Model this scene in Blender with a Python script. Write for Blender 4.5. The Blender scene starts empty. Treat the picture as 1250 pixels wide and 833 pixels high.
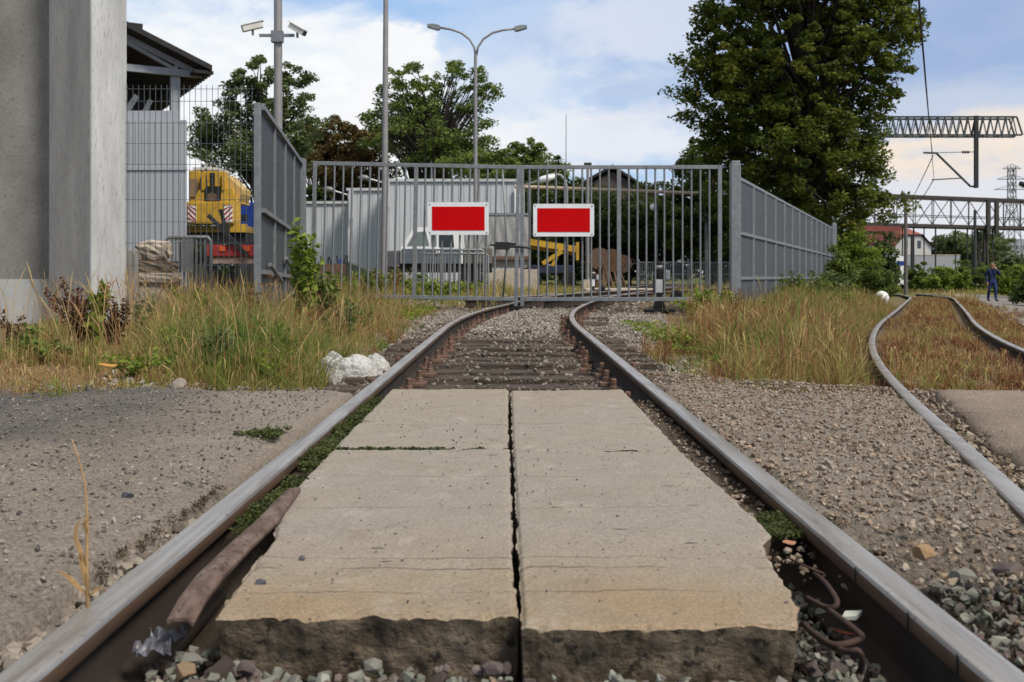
import bpy, bmesh, math, random
import numpy as np
from mathutils import Vector, Matrix
R = math.radians
random.seed(7); rng = np.random.default_rng(7)
scene = bpy.context.scene
COL = scene.collection
F = 1215.0; HZ = 333.0; CAM = 0.61

def P(px, py, Y):
    """point at depth Y seen in direction (px, py) of the 1250x833 photograph"""
    return Vector(((px - 625) / F * Y, Y, CAM - (py - HZ) / F * Y))
def X(px, Y): return (px - 625) / F * Y
def Z(py, Y): return CAM - (py - HZ) / F * Y

# ------------------------------------------------------------------ materials
def new_mat(name):
    m = bpy.data.materials.new(name); m.use_nodes = True
    nt = m.node_tree; b = nt.nodes['Principled BSDF']
    return m, nt, b
def node(nt, t, **kw):
    n = nt.nodes.new(t)
    for k, v in kw.items():
        if k in n.inputs: n.inputs[k].default_value = v
        else: setattr(n, k, v)
    return n
def ramp(nt, fac, stops):
    r = nt.nodes.new('ShaderNodeValToRGB')
    el = r.color_ramp.elements
    while len(el) > 1: el.remove(el[-1])
    el[0].position = stops[0][0]; el[0].color = (*stops[0][1], 1)
    for p, c in stops[1:]:
        e = el.new(p); e.color = (*c, 1)
    nt.links.new(fac, r.inputs['Fac'])
    return r.outputs['Color']
def mixc(nt, fac, a, b, mode='MIX'):
    n = nt.nodes.new('ShaderNodeMix'); n.data_type = 'RGBA'; n.blend_type = mode
    for s, v in ((n.inputs['Factor'], fac), (n.inputs['A'], a), (n.inputs['B'], b)):
        if isinstance(v, bpy.types.NodeSocket): nt.links.new(v, s)
        elif isinstance(v, (int, float)) and s.type != 'RGBA': s.default_value = v
        else: s.default_value = (*v, 1)
    return n.outputs['Result']
def math_n(nt, op, a, b=None, c=None, clamp=False):
    n = nt.nodes.new('ShaderNodeMath'); n.operation = op; n.use_clamp = clamp
    for i, v in enumerate((a, b, c)):
        if v is None: continue
        if isinstance(v, bpy.types.NodeSocket): nt.links.new(v, n.inputs[i])
        else: n.inputs[i].default_value = v
    return n.outputs[0]
def smooth(nt, v, lo, hi):
    n = nt.nodes.new('ShaderNodeMapRange'); n.interpolation_type = 'SMOOTHSTEP'
    nt.links.new(v, n.inputs['Value']); n.inputs['From Min'].default_value = lo; n.inputs['From Max'].default_value = hi
    return n.outputs['Result']
def coords(nt, scale=(1, 1, 1)):
    tc = nt.nodes.new('ShaderNodeTexCoord'); mp = nt.nodes.new('ShaderNodeMapping')
    mp.inputs['Scale'].default_value = scale
    nt.links.new(tc.outputs['Object'], mp.inputs['Vector'])
    return mp.outputs['Vector']
def noise(nt, vec, scale, detail=6, rough=0.6, dist=0.0):
    n = node(nt, 'ShaderNodeTexNoise', Scale=scale, Detail=detail, Roughness=rough, Distortion=dist)
    nt.links.new(vec, n.inputs['Vector']); return n.outputs['Fac']
def bump(nt, b, h, strength=0.3, dist=0.02):
    n = node(nt, 'ShaderNodeBump', Strength=strength, Distance=dist)
    nt.links.new(h, n.inputs['Height']); nt.links.new(n.outputs['Normal'], b.inputs['Normal'])
def M(name, c1, c2=None, scale=3.0, rough=0.8, metal=0.0, bmp=0.2, bscale=40.0, bdist=0.01, lo=0.3, hi=0.7, stretch=(1, 1, 1), c3=None, fine=None):
    """two-tone noise material; fine = (colour, scale, amount) adds small speckle of its own colour"""
    m, nt, b = new_mat(name); v = coords(nt, stretch)
    c2 = c2 or tuple(x * 0.75 for x in c1)
    n1 = noise(nt, v, scale)
    st = [(lo, c2), (hi, c1)]
    if c3: st = [(lo, c2), ((lo + hi) / 2, c1), (hi, c3)]
    c = ramp(nt, n1, st)
    if fine:
        f = smooth(nt, noise(nt, v, fine[1], 3), 0.56, 0.66)
        f = math_n(nt, 'MULTIPLY', f, fine[2])
        c = mixc(nt, f, c, fine[0])
    nt.links.new(c, b.inputs['Base Color'])
    b.inputs['Roughness'].default_value = rough; b.inputs['Metallic'].default_value = metal
    b.inputs['Specular IOR Level'].default_value = 0.3
    if bmp: bump(nt, b, noise(nt, v, bscale, 8, 0.65), bmp, bdist)
    return m
def flat_glass(name, c):
    m, nt, b = new_mat(name); b.inputs['Base Color'].default_value = (*c, 1); b.inputs['Roughness'].default_value = 0.08
    b.inputs['Specular IOR Level'].default_value = 0.8
    return m
def attr_mat(name, stops, rough=0.7, transl=0.25, nscale=0):
    """foliage: colour from the per-leaf 'tone' attribute"""
    m = bpy.data.materials.new(name); m.use_nodes = True; nt = m.node_tree
    nt.nodes.clear()
    out = nt.nodes.new('ShaderNodeOutputMaterial')
    at = nt.nodes.new('ShaderNodeAttribute'); at.attribute_name = 'tone'
    c = ramp(nt, at.outputs['Fac'], stops)
    d = node(nt, 'ShaderNodeBsdfPrincipled', Roughness=rough); d.inputs['Specular IOR Level'].default_value = 0.25
    t = nt.nodes.new('ShaderNodeBsdfTranslucent')
    nt.links.new(c, d.inputs['Base Color']); nt.links.new(c, t.inputs['Color'])
    mx = nt.nodes.new('ShaderNodeMixShader'); mx.inputs[0].default_value = transl
    nt.links.new(d.outputs[0], mx.inputs[1]); nt.links.new(t.outputs[0], mx.inputs[2])
    nt.links.new(mx.outputs[0], out.inputs['Surface'])
    return m

galv = M('galvanised_steel', (0.235, 0.245, 0.252), (0.15, 0.16, 0.168), 9, 0.5, 0.35, 0.08, 60, 0.003, fine=((0.34, 0.35, 0.36), 70, 0.35))
galv_dark = M('weathered_fence_sheet', (0.075, 0.08, 0.086), (0.055, 0.06, 0.064), 2.5, 0.6, 0.2, 0.06, 30, 0.004, stretch=(1, 1, 0.3))
darksteel = M('dark_steel', (0.035, 0.034, 0.034), (0.02, 0.02, 0.02), 8, 0.6, 0.2, 0.1)
rust = M('rusty_steel', (0.13, 0.075, 0.052), (0.055, 0.035, 0.027), 14, 0.75, 0.1, 0.35, 120, 0.004, c3=(0.2, 0.13, 0.1))
railside = M('rail_flank_rust', (0.125, 0.073, 0.045), (0.05, 0.032, 0.022), 10, 0.7, 0.25, 0.35, 140, 0.003, stretch=(1, 0.25, 1))
white_paint = M('white_paint', (0.78, 0.78, 0.77), (0.66, 0.66, 0.66), 3, 0.4, 0, 0.03)
sign_red = M('sign_red', (0.53, 0.001, 0.003), (0.46, 0.001, 0.003), 2, 0.6, 0, 0.0); sign_red.node_tree.nodes['Principled BSDF'].inputs['Specular IOR Level'].default_value = 0.08
sign_white = M('sign_white', (0.72, 0.74, 0.75), (0.62, 0.65, 0.67), 5, 0.5, 0, 0.03)
yellow = M('yellow_paint', (0.55, 0.34, 0.035), (0.4, 0.235, 0.028), 3, 0.5, 0, 0.08, fine=((0.16, 0.09, 0.03), 9, 0.5))
blue = M('blue_paint', (0.02, 0.06, 0.28), (0.014, 0.04, 0.2), 2, 0.45, 0, 0.03)
redpaint = M('red_paint', (0.35, 0.03, 0.03), (0.2, 0.02, 0.02), 5, 0.5, 0, 0.05)
lampmetal = M('lamp_post_metal', (0.27, 0.262, 0.258), (0.21, 0.204, 0.2), 3, 0.5, 0.2, 0.03)
lampgrey = M('lamp_head_grey', (0.24, 0.25, 0.25), (0.17, 0.18, 0.18), 5, 0.5, 0.2, 0.03)
cream = M('cream_housing', (0.62, 0.6, 0.55), (0.5, 0.48, 0.45), 6, 0.45, 0, 0.03)
black = M('black_rubber', (0.018, 0.018, 0.019), (0.01, 0.01, 0.01), 8, 0.7, 0, 0.1)
glass = flat_glass('dark_glass', (0.03, 0.04, 0.045))
glass_pale = flat_glass('pale_glass', (0.16, 0.2, 0.2))
timber = M('weathered_sleeper_timber', (0.066, 0.05, 0.039), (0.024, 0.019, 0.016), 7, 0.9, 0, 0.7, 30, 0.02, stretch=(0.35, 3.5, 3), c3=(0.13, 0.105, 0.085))
bark = M('bark', (0.05, 0.04, 0.03), (0.022, 0.018, 0.014), 8, 0.95, 0, 0.5, 20, 0.03, stretch=(2, 2, 0.5))
tarp = M('grey_tarpaulin', (0.33, 0.325, 0.315), (0.24, 0.235, 0.225), 1.2, 0.6, 0, 0.25, 4, 0.05)
tar_black = M('gate_hook_black', (0.03, 0.03, 0.03), None, 5, 0.5, 0.3, 0.05)
skin_m = M('skin', (0.42, 0.22, 0.15), (0.36, 0.18, 0.12), 8, 0.6, 0, 0)
navy = M('navy_workwear', (0.014, 0.022, 0.075), (0.009, 0.014, 0.05), 10, 0.85, 0, 0.2, 60)
hair_m = M('grey_hair', (0.13, 0.11, 0.09), None, 20, 0.8, 0, 0.2)

# ------------------------------------------------------------------ mesh builder
class MB:
    def __init__(s): s.v = []; s.f = []; s.mi = []
    def raw(s, v, f, mi=0):
        o = len(s.v); s.v += [tuple(p) for p in v]; s.f += [tuple(i + o for i in q) for q in f]; s.mi += [mi] * len(f); return s
    def box(s, x0, x1, y0, y1, z0, z1, mi=0, bev=0.0):
        if bev > 0:
            b = bev
            bm = bmesh.new(); bmesh.ops.create_cube(bm, size=1)
            for w in bm.verts:
                w.co = Vector((x0 if w.co.x < 0 else x1, y0 if w.co.y < 0 else y1, z0 if w.co.z < 0 else z1))
            bmesh.ops.bevel(bm, geom=bm.edges[:], offset=b, segments=2, affect='EDGES', profile=0.6)
            bm.verts.index_update()
            s.raw([w.co[:] for w in bm.verts], [[w.index for w in f.verts] for f in bm.faces], mi); bm.free(); return s
        v = [(x, y, z) for z in (z0, z1) for y in (y0, y1) for x in (x0, x1)]
        return s.raw(v, [(0, 2, 3, 1), (4, 5, 7, 6), (0, 1, 5, 4), (2, 6, 7, 3), (0, 4, 6, 2), (1, 3, 7, 5)], mi)
    def beam(s, p0, p1, w, h, mi=0, up=(0, 0, 1)):
        p0 = Vector(p0); p1 = Vector(p1); d = (p1 - p0).normalized(); u = Vector(up)
        if abs(d.dot(u)) > 0.98: u = Vector((0, 1, 0))
        a = d.cross(u).normalized(); b = a.cross(d).normalized()
        v = [p + a * (sx * w / 2) + b * (sy * h / 2) for p in (p0, p1) for sx, sy in ((-1, -1), (1, -1), (1, 1), (-1, 1))]
        return s.raw(v, [(0, 3, 2, 1), (4, 5, 6, 7), (0, 1, 5, 4), (1, 2, 6, 5), (2, 3, 7, 6), (3, 0, 4, 7)], mi)
    def tube(s, pts, r, n=8, mi=0, cap=True):
        pts = [Vector(p) for p in pts]; k = len(pts)
        rs = list(r) if hasattr(r, '__len__') else [r] * k
        v = []; prev = None
        for i, p in enumerate(pts):
            d = (pts[min(i + 1, k - 1)] - pts[max(i - 1, 0)]).normalized()
            if prev is None:
                u = Vector((0, 0, 1)) if abs(d.z) < 0.9 else Vector((1, 0, 0))
                a = d.cross(u).normalized()
            else:
                a = (prev - d * prev.dot(d)).normalized()
            prev = a; b = d.cross(a)
            for j in range(n):
                t = 2 * math.pi * j / n
                v.append(p + (a * math.cos(t) + b * math.sin(t)) * rs[i])
        f = [(i * n + j, i * n + (j + 1) % n, (i + 1) * n + (j + 1) % n, (i + 1) * n + j) for i in range(k - 1) for j in range(n)]
        if cap: f += [tuple(range(n - 1, -1, -1)), tuple((k - 1) * n + j for j in range(n))]
        return s.raw(v, f, mi)
    def lathe(s, c, prof, n=16, mi=0, axis='z'):
        v = []; c = Vector(c)
        for r, z in prof:
            for j in range(n):
                t = 2 * math.pi * j / n; a, b = r * math.cos(t), r * math.sin(t)
                v.append(c + (Vector((a, b, z)) if axis == 'z' else Vector((a, z, b)) if axis == 'y' else Vector((z, a, b))))
        k = len(prof)
        f = [(i * n + j, i * n + (j + 1) % n, (i + 1) * n + (j + 1) % n, (i + 1) * n + j) for i in range(k - 1) for j in range(n)]
        f += [tuple(range(n - 1, -1, -1)), tuple((k - 1) * n + j for j in range(n))]
        return s.raw(v, f, mi)
    def prism(s, poly, axis, a0, a1, mi=0):
        """extrude a 2-D polygon: axis 'y': poly=(x,z); 'x': poly=(y,z); 'z': poly=(x,y)"""
        n = len(poly); v = []
        for a in (a0, a1):
            for p, q in poly: v.append((p, a, q) if axis == 'y' else (a, p, q) if axis == 'x' else (p, q, a))
        f = [tuple(range(n - 1, -1, -1)), tuple(range(n, 2 * n))] + [(i, (i + 1) % n, n + (i + 1) % n, n + i) for i in range(n)]
        return s.raw(v, f, mi)
    def build(s, name, mats, parent=None, loc=None, rot=None, smoothed=False, auto=None):
        me = bpy.data.meshes.new(name); me.from_pydata(s.v, [], s.f)
        if not isinstance(mats, (list, tuple)): mats = [mats]
        for m in mats: me.materials.append(m)
        if len(mats) > 1: me.polygons.foreach_set('material_index', s.mi)
        bm = bmesh.new(); bm.from_mesh(me); bmesh.ops.recalc_face_normals(bm, faces=bm.faces[:]); bm.to_mesh(me); bm.free()
        if smoothed: me.polygons.foreach_set('use_smooth', [True] * len(me.polygons))
        if auto:
            me.polygons.foreach_set('use_smooth', [True] * len(me.polygons)); me.set_sharp_from_angle(angle=R(auto))
        o = bpy.data.objects.new(name, me); COL.objects.link(o)
        if parent: o.parent = parent
        if loc is not None: o.location = loc
        if rot is not None: o.rotation_euler = rot
        return o
def tag(o, label=None, cat=None, group=None, kind=None):
    if label: o['label'] = label
    if cat: o['category'] = cat
    if group: o['group'] = group
    if kind: o['kind'] = kind
    return o
def thing(name, label, cat, loc=(0, 0, 0), rz=0, group=None):
    o = bpy.data.objects.new(name, None); COL.objects.link(o); o.location = loc; o.rotation_euler = (0, 0, rz); o.empty_display_size = 0.2
    return tag(o, label, cat, group)
def dup(root, loc, rz=None, label=None):
    r = root.copy(); COL.objects.link(r); r.location = loc
    if rz is not None: r.rotation_euler = (0, 0, rz)
    if label: r['label'] = label
    for ch in list(root.children):
        c = ch.copy(); COL.objects.link(c); c.parent = r
        for g in list(ch.children):
            d = g.copy(); COL.objects.link(d); d.parent = c
    return r
def np_obj(name, V, T, mat, tone=None, smoothed=False, parent=None, quad=False, loc=None):
    """mesh object from numpy triangles (or quads), optional per-vertex 'tone' attribute"""
    V = np.ascontiguousarray(V, dtype=np.float32); T = np.ascontiguousarray(T, dtype=np.int32); k = T.shape[1]
    me = bpy.data.meshes.new(name)
    me.vertices.add(len(V)); me.vertices.foreach_set('co', V.ravel())
    me.loops.add(T.size); me.loops.foreach_set('vertex_index', T.ravel())
    me.polygons.add(len(T)); me.polygons.foreach_set('loop_start', np.arange(0, T.size, k, dtype=np.int32))
    me.polygons.foreach_set('use_smooth', np.full(len(T), smoothed, dtype=bool))
    me.update(calc_edges=True)
    if tone is not None:
        a = me.attributes.new('tone', 'FLOAT', 'POINT'); a.data.foreach_set('value', np.ascontiguousarray(tone, dtype=np.float32))
    for m in (mat if isinstance(mat, (list, tuple)) else [mat]): me.materials.append(m)
    o = bpy.data.objects.new(name, me); COL.objects.link(o)
    if parent: o.parent = parent
    if loc is not None: o.location = loc
    return o

# value noise (numpy) for relief
def vnoise(x, y, seed=0):
    xi = np.floor(x).astype(np.int64); yi = np.floor(y).astype(np.int64); fx = x - xi; fy = y - yi
    fx = fx * fx * (3 - 2 * fx); fy = fy * fy * (3 - 2 * fy)
    def h(a, b):
        n = (a * 374761393 + b * 668265263 + seed * 1442695041) & 0x7fffffff
        n = ((n ^ (n >> 13)) * 1274126177) & 0x7fffffff
        return ((n ^ (n >> 16)) & 0xffff) / 65535.0
    return (h(xi, yi) * (1 - fx) + h(xi + 1, yi) * fx) * (1 - fy) + (h(xi, yi + 1) * (1 - fx) + h(xi + 1, yi + 1) * fx) * fy
def fbm(x, y, oct=4, seed=0):
    s = 0; a = 0.5; t = 0
    for i in range(oct):
        s = s + a * vnoise(x * 2 ** i, y * 2 ** i, seed + i); t += a; a *= 0.5
    return s / t
def sstep(a, b, x):
    t = np.clip((x - a) / (b - a), 0, 1); return t * t * (3 - 2 * t)

# ------------------------------------------------------------------ track alignment and terrain
def main_c(Y):                      # centre line of the main track
    Y = np.asarray(Y, float); q = np.clip(Y - 11, 0, 13)
    return q * q / 104 + np.clip(Y - 24, 0, None) * 0.25
SY = np.array([-3, 0, 1.3, 2.7, 3.58, 5.5, 9.0, 12.3, 16.85, 24, 38.9, 55, 80, 120])
SX = np.array([-.2, .64, 1.0, 1.39, 1.66, 2.2, 3.28, 4.42, 6.2, 9.28, 15.6, 21.5, 27.5, 33])
SZ = np.array([0, 0, 0, 0.0, -.03, -.1, -.18, -.22, -.25, -.28, -.35, -.6, -.9, -1.0])
_k = np.linspace(-3, 120, 800)
def _sm(a, w=9):
    b = np.interp(_k, SY, a)
    for _ in range(3):
        p = np.pad(b, w, mode='edge'); 
        p[:w] = b[0] - (b[1] - b[0]) * np.arange(w, 0, -1); p[-w:] = b[-1] + (b[-1] - b[-2]) * np.arange(1, w + 1)
        b = np.convolve(p, np.ones(2 * w + 1) / (2 * w + 1), 'valid')
    return b
_sx, _sz = _sm(SX), _sm(SZ)
def side_l(Y): return np.interp(Y, _k, _sx)
def side_z(Y): return np.interp(Y, _k, _sz)
def gz(x, y):
    """terrain height (numpy)"""
    x = np.asarray(x, float); y = np.asarray(y, float)
    sl = side_l(np.clip(y, -3, 118)); sz = side_z(np.clip(y, -3, 118))
    c = main_c(np.clip(y, 0, 60))
    bed = -0.20 - 0.04 * sstep(4.9, 5.3, y) * sstep(12.6, 11.6, y) + 0.07 * sstep(1.95, 1.78, y) * sstep(.8, .66, np.abs(x))                                    # ballast bed of the main track
    left = -0.06 - 0.06 * sstep(5, 12, y) + 0.1 * sstep(-2, -6, x)
    t = sstep(1.2, 2.4, np.abs(x - c))
    z = np.where(x < c, bed * (1 - t) + left * t, bed)
    mid = sz - 0.13                                        # towards the side track
    t2 = np.clip((x - c - 1.0) / np.maximum(sl - c - 1.2, 0.4), 0, 1)
    z = np.where(x > c, bed + (mid - bed) * t2, z)
    far = -0.77 - 0.5 * sstep(45, 110, y)
    t3 = sstep(1.9, 4.5, x - sl) * sstep(4, 20, y)
    z = np.where(x > sl, z * (1 - t3) + far * t3, z)
    # yard behind the gate is level
    t4 = sstep(19, 26, y) * sstep(1.5, -1.5, x - (4.35 + 0.41 * (y - 19.5)))
    z = z * (1 - t4) + (-0.12) * t4
    return z
def gz1(x, y): return float(gz(np.array([x]), np.array([y]))[0])
EXPO = 0.65; SKY_S = 0.10; SUN_E = 2.7; CLOUD_K = 6.2
# ------------------------------------------------------------------ camera
cam = bpy.data.cameras.new('camera'); cam.lens = 35; cam.sensor_width = 36; cam.shift_y = -(416.5 - HZ) / 1250
cam.clip_start = 0.05; cam.clip_end = 5000
cam.dof.use_dof = True; cam.dof.focus_distance = 5.0; cam.dof.aperture_fstop = 7.0
co = bpy.data.objects.new('camera', cam); COL.objects.link(co); co.location = (0, 0, CAM); co.rotation_euler = (R(90), 0, 0)
scene.camera = co
scene.view_settings.view_transform = 'Standard'; scene.view_settings.look = 'None'
scene.view_settings.gamma = 1; scene.view_settings.exposure = EXPO

# ------------------------------------------------------------------ sky and sun
SUN_EL, SUN_AZ = 50, 132           # azimuth measured from +Y towards +X
sl_ = bpy.data.lights.new('sun', 'SUN'); sl_.energy = SUN_E; sl_.angle = R(16); sl_.color = (1.0, 0.94, 0.85)
so = bpy.data.objects.new('sun', sl_); COL.objects.link(so)
dv = Vector((math.sin(R(SUN_AZ)) * math.cos(R(SUN_EL)), math.cos(R(SUN_AZ)) * math.cos(R(SUN_EL)), math.sin(R(SUN_EL))))
so.rotation_euler = (-dv).to_track_quat('-Z', 'Y').to_euler(); so.location = dv * 60
w = bpy.data.worlds.new('World'); scene.world = w; w.use_nodes = True
nt = w.node_tree; bg = nt.nodes['Background']; bg.inputs['Strength'].default_value = SKY_S
sky = nt.nodes.new('ShaderNodeTexSky'); sky.sky_type = 'NISHITA'; sky.sun_disc = False
sky.sun_elevation = R(SUN_EL); sky.sun_rotation = R(SUN_AZ); sky.air_density = 1.0; sky.dust_density = 1.6; sky.ozone_density = 1.5
tc = nt.nodes.new('ShaderNodeTexCoord'); D = tc.outputs['Generated']
sp = nt.nodes.new('ShaderNodeSeparateXYZ'); nt.links.new(D, sp.inputs[0])
az = math_n(nt, 'ARCTAN2', sp.outputs['X'], sp.outputs['Y']); el = math_n(nt, 'ARCSINE', sp.outputs['Z'])
def wnoise(scale, detail, rough, dist=0.0, sc=(1, 1, 2.2)):
    mp = nt.nodes.new('ShaderNodeMapping'); mp.inputs['Scale'].default_value = sc; nt.links.new(D, mp.inputs['Vector'])
    return noise(nt, mp.outputs['Vector'], scale, detail, rough, dist)
n1 = wnoise(7, 9, 0.55, 0.35); n2 = wnoise(3.2, 8, 0.55, 0.2); n3 = wnoise(16, 7, 0.6, 0.3)
def cloud(px, py, rx, ry, noisev, amp, edge):
    """soft mask: ellipse in azimuth / elevation with a ragged border"""
    a0 = math.atan((px - 625) / F); e0 = math.atan((HZ - py) / F)
    dx = math_n(nt, 'DIVIDE', math_n(nt, 'SUBTRACT', az, a0), rx / F); dy = math_n(nt, 'DIVIDE', math_n(nt, 'SUBTRACT', el, e0), ry / F)
    q = math_n(nt, 'SQRT', math_n(nt, 'ADD', math_n(nt, 'MULTIPLY', dx, dx), math_n(nt, 'MULTIPLY', dy, dy)))
    q = math_n(nt, 'ADD', q, math_n(nt, 'MULTIPLY', math_n(nt, 'SUBTRACT', noisev, 0.5), amp))
    return smooth(nt, q, 1.0 + edge, 1.0 - edge)
K = CLOUD_K
def cc(r, g, b): return (r * K, g * K, b * K)
base = mixc(nt, 0.7, sky.outputs[0], cc(0.31, 0.56, 0.95))                       # thin veil lightening the blue
# broad overcast all round the dome, broken by blue
c = mixc(nt, math_n(nt, 'MULTIPLY', smooth(nt, n2, 0.46, 0.66), 0.5), base, cc(0.82, 0.87, 0.95))
c = mixc(nt, math_n(nt, 'MULTIPLY', smooth(nt, el, 0.30, 0.48), 0.9), c, mixc(nt, n2, cc(0.50, 0.50, 0.50), cc(0.84, 0.82, 0.79)))   # overcast above the frame
def over(c, mask, col, k=1.0):
    return mixc(nt, math_n(nt, 'MULTIPLY', mask, k), c, col)
c = over(c, cloud(1190, 20, 420, 140, n1, 1.1, 0.55), mixc(nt, n3, cc(0.30, 0.41, 0.65), cc(0.45, 0.55, 0.77)), 0.85)       # blue-grey layer, upper right
c = over(c, cloud(790, 30, 100, 60, n3, 2.4, 0.5), cc(0.74, 0.80, 0.92), 0.8)
c = over(c, cloud(720, 170, 210, 38, n3, 2.2, 0.5), mixc(nt, n3, cc(0.80, 0.82, 0.89), cc(0.96, 0.95, 0.97)), 0.85)
c = over(c, cloud(620, 125, 90, 50, n3, 2.4, 0.5), cc(0.84, 0.89, 0.96), 0.6)
c = over(c, cloud(140, 120, 330, 135, n1, 2.6, 0.4), mixc(nt, smooth(nt, n3, 0.35, 0.65), cc(0.88, 0.93, 0.98), cc(1.03, 1.03, 1.02)), 0.95)
c = over(c, cloud(482, 112, 56, 92, n3, 1.9, 0.16), mixc(nt, smooth(nt, n1, 0.35, 0.65), cc(0.95, 0.96, 0.99), cc(1.05, 1.04, 1.03)), 0.95)      # cumulus right of the thin mast
c = over(c, cloud(415, 190, 230, 60, n3, 1.2, 0.5), cc(0.98, 0.98, 0.99), 0.85)
c = over(c, cloud(1150, 150, 260, 30, n3, 1.6, 0.6), cc(0.66, 0.71, 0.82), 0.7)
c = over(c, cloud(1190, 245, 330, 55, n3, 0.8, 0.6), cc(0.80, 0.81, 0.86), 0.9)       # pale air low on the right
c = over(c, cloud(1150, 200, 140, 30, n3, 3.2, 0.3), mixc(nt, smooth(nt, n3, 0.4, 0.62), cc(0.80, 0.76, 0.76), cc(1.0, 0.85, 0.68)), 0.9)        # warm clouds low on the right
c = over(c, cloud(1235, 175, 70, 20, n3, 2.0, 0.5), cc(0.98, 0.86, 0.74), 0.7)
c = over(c, smooth(nt, el, 0.10, -0.02), cc(0.86, 0.88, 0.92), 0.8)
nt.links.new(c, bg.inputs['Color'])

# ------------------------------------------------------------------ ground sheet
def axis(lo, hi, fine_lo, fine_hi, step, grow):
    a = list(np.arange(fine_lo, fine_hi, step)); s = step; x = a[-1]
    while x < hi: s *= grow; x += s; a.append(x)
    s = step; x = a[0]; pre = []
    while x > lo: s *= grow; x -= s; pre.append(x)
    return np.array(pre[::-1] + a)
def grid(xs, ys):
    Xg, Yg = np.meshgrid(xs, ys); nx, ny = len(xs), len(ys)
    i = np.arange(nx * ny).reshape(ny, nx)
    Q = np.stack([i[:-1, :-1], i[:-1, 1:], i[1:, 1:], i[1:, :-1]], -1).reshape(-1, 4)
    return Xg.ravel(), Yg.ravel(), Q
gx, gy, Q = grid(axis(-1500, 1500, -3.2, 4.6, 0.03, 1.055), axis(-30, 2500, 1.0, 8, 0.03, 1.028))
z = gz(gx, gy)
inner = sstep(0.80, 0.74, np.abs(gx)) * sstep(2.2, 2.7, gy) * sstep(5.35, 5.15, gy)
z = z * (1 - inner) + (-0.062) * inner
near = sstep(40, 12, gy)
z += near * ((fbm(gx * 5, gy * 5, 4, 3) - 0.5) * 0.035 + (fbm(gx * 28, gy * 28, 3, 9) - 0.5) * 0.02)
z += sstep(60, 300, np.hypot(gx, gy)) * -0.3
sl = side_l(np.clip(gy, -3, 118)); mc = main_c(np.clip(gy, 0, 60))
tone = 0.55 + 0 * gx                                                         # 0 ballast soil, 0.5 dry earth, 1 green
tone = np.where(np.abs(gx - mc) < 1.5, 0.15, tone)
tone = np.where((gx > mc) & (gx < sl) & (gy > 5.4) & (gy < 8), 0.12, tone)
tone = np.where((gx > sl - 0.3) & (gx < sl + 1.9), 0.38, tone)
tone = tone + sstep(26, 60, gy) * 0.35
m, nt, b = new_mat('soil_and_turf'); v = coords(nt)
at = nt.nodes.new('ShaderNodeAttribute'); at.attribute_name = 'tone'
t = math_n(nt, 'ADD', at.outputs['Fac'], math_n(nt, 'MULTIPLY', math_n(nt, 'SUBTRACT', noise(nt, v, 1.6, 8), 0.5), 0.55))
c = ramp(nt, t, [(0.0, (0.045, 0.036, 0.03)), (0.25, (0.1, 0.082, 0.064)), (0.5, (0.16, 0.12, 0.075)), (0.75, (0.14, 0.125, 0.05)), (1.0, (0.075, 0.1, 0.03))])
c = mixc(nt, 0.55, c, mixc(nt, noise(nt, v, 45, 5), (0.35, 0.35, 0.35), (1.5, 1.45, 1.4)), 'MULTIPLY')
nt.links.new(c, b.inputs['Base Color']); b.inputs['Roughness'].default_value = 0.95; b.inputs['Specular IOR Level'].default_value = 0.1
bump(nt, b, noise(nt, v, 60, 8, 0.7), 0.6, 0.02)
soil_mat = m
tag(np_obj('ground', np.stack([gx, gy, z], 1), Q, soil_mat, tone, True), kind='structure')

# ------------------------------------------------------------------ roads of the crossing
def road_mat(name, cA, cB, cC):
    m, nt, b = new_mat(name); v = coords(nt)
    at = nt.nodes.new('ShaderNodeAttribute'); at.attribute_name = 'tone'
    big = noise(nt, v, 2.2, 8, 0.6)
    t = math_n(nt, 'ADD', at.outputs['Fac'], math_n(nt, 'MULTIPLY', math_n(nt, 'SUBTRACT', big, 0.5), 0.9))
    c = ramp(nt, t, [(0.1, cA), (0.5, cB), (0.95, cC)])
    grit = noise(nt, v, 95, 4, 0.75)
    c = mixc(nt, 0.75, c, mixc(nt, smooth(nt, grit, 0.3, 0.7), (0.5, 0.48, 0.46), (1.4, 1.38, 1.35)), 'MULTIPLY')
    vo = node(nt, 'ShaderNodeTexVoronoi', Scale=70); nt.links.new(v, vo.inputs['Vector'])
    pit = smooth(nt, vo.outputs['Distance'], 0.17, 0.07)
    pit = math_n(nt, 'MULTIPLY', pit, smooth(nt, noise(nt, v, 9, 4), 0.42, 0.62))
    c = mixc(nt, math_n(nt, 'MULTIPLY', pit, 0.7), c, (0.06, 0.05, 0.045))
    nt.links.new(c, b.inputs['Base Color']); b.inputs['Roughness'].default_value = 0.9; b.inputs['Specular IOR Level'].default_value = 0.2
    h = math_n(nt, 'ADD', noise(nt, v, 55, 8, 0.72), math_n(nt, 'MULTIPLY', grit, 0.5))
    bump(nt, b, h, 1.0, 0.03)
    return m
rm_left = road_mat('old_road_concrete', (0.41, 0.355, 0.295), (0.3, 0.262, 0.222), (0.15, 0.142, 0.135))
rm_right = road_mat('compacted_gravel', (0.38, 0.33, 0.272), (0.31, 0.268, 0.222), (0.19, 0.162, 0.136))
rm_pale = road_mat('pale_road_concrete', (0.4, 0.32, 0.25), (0.31, 0.25, 0.198), (0.16, 0.122, 0.095))
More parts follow.
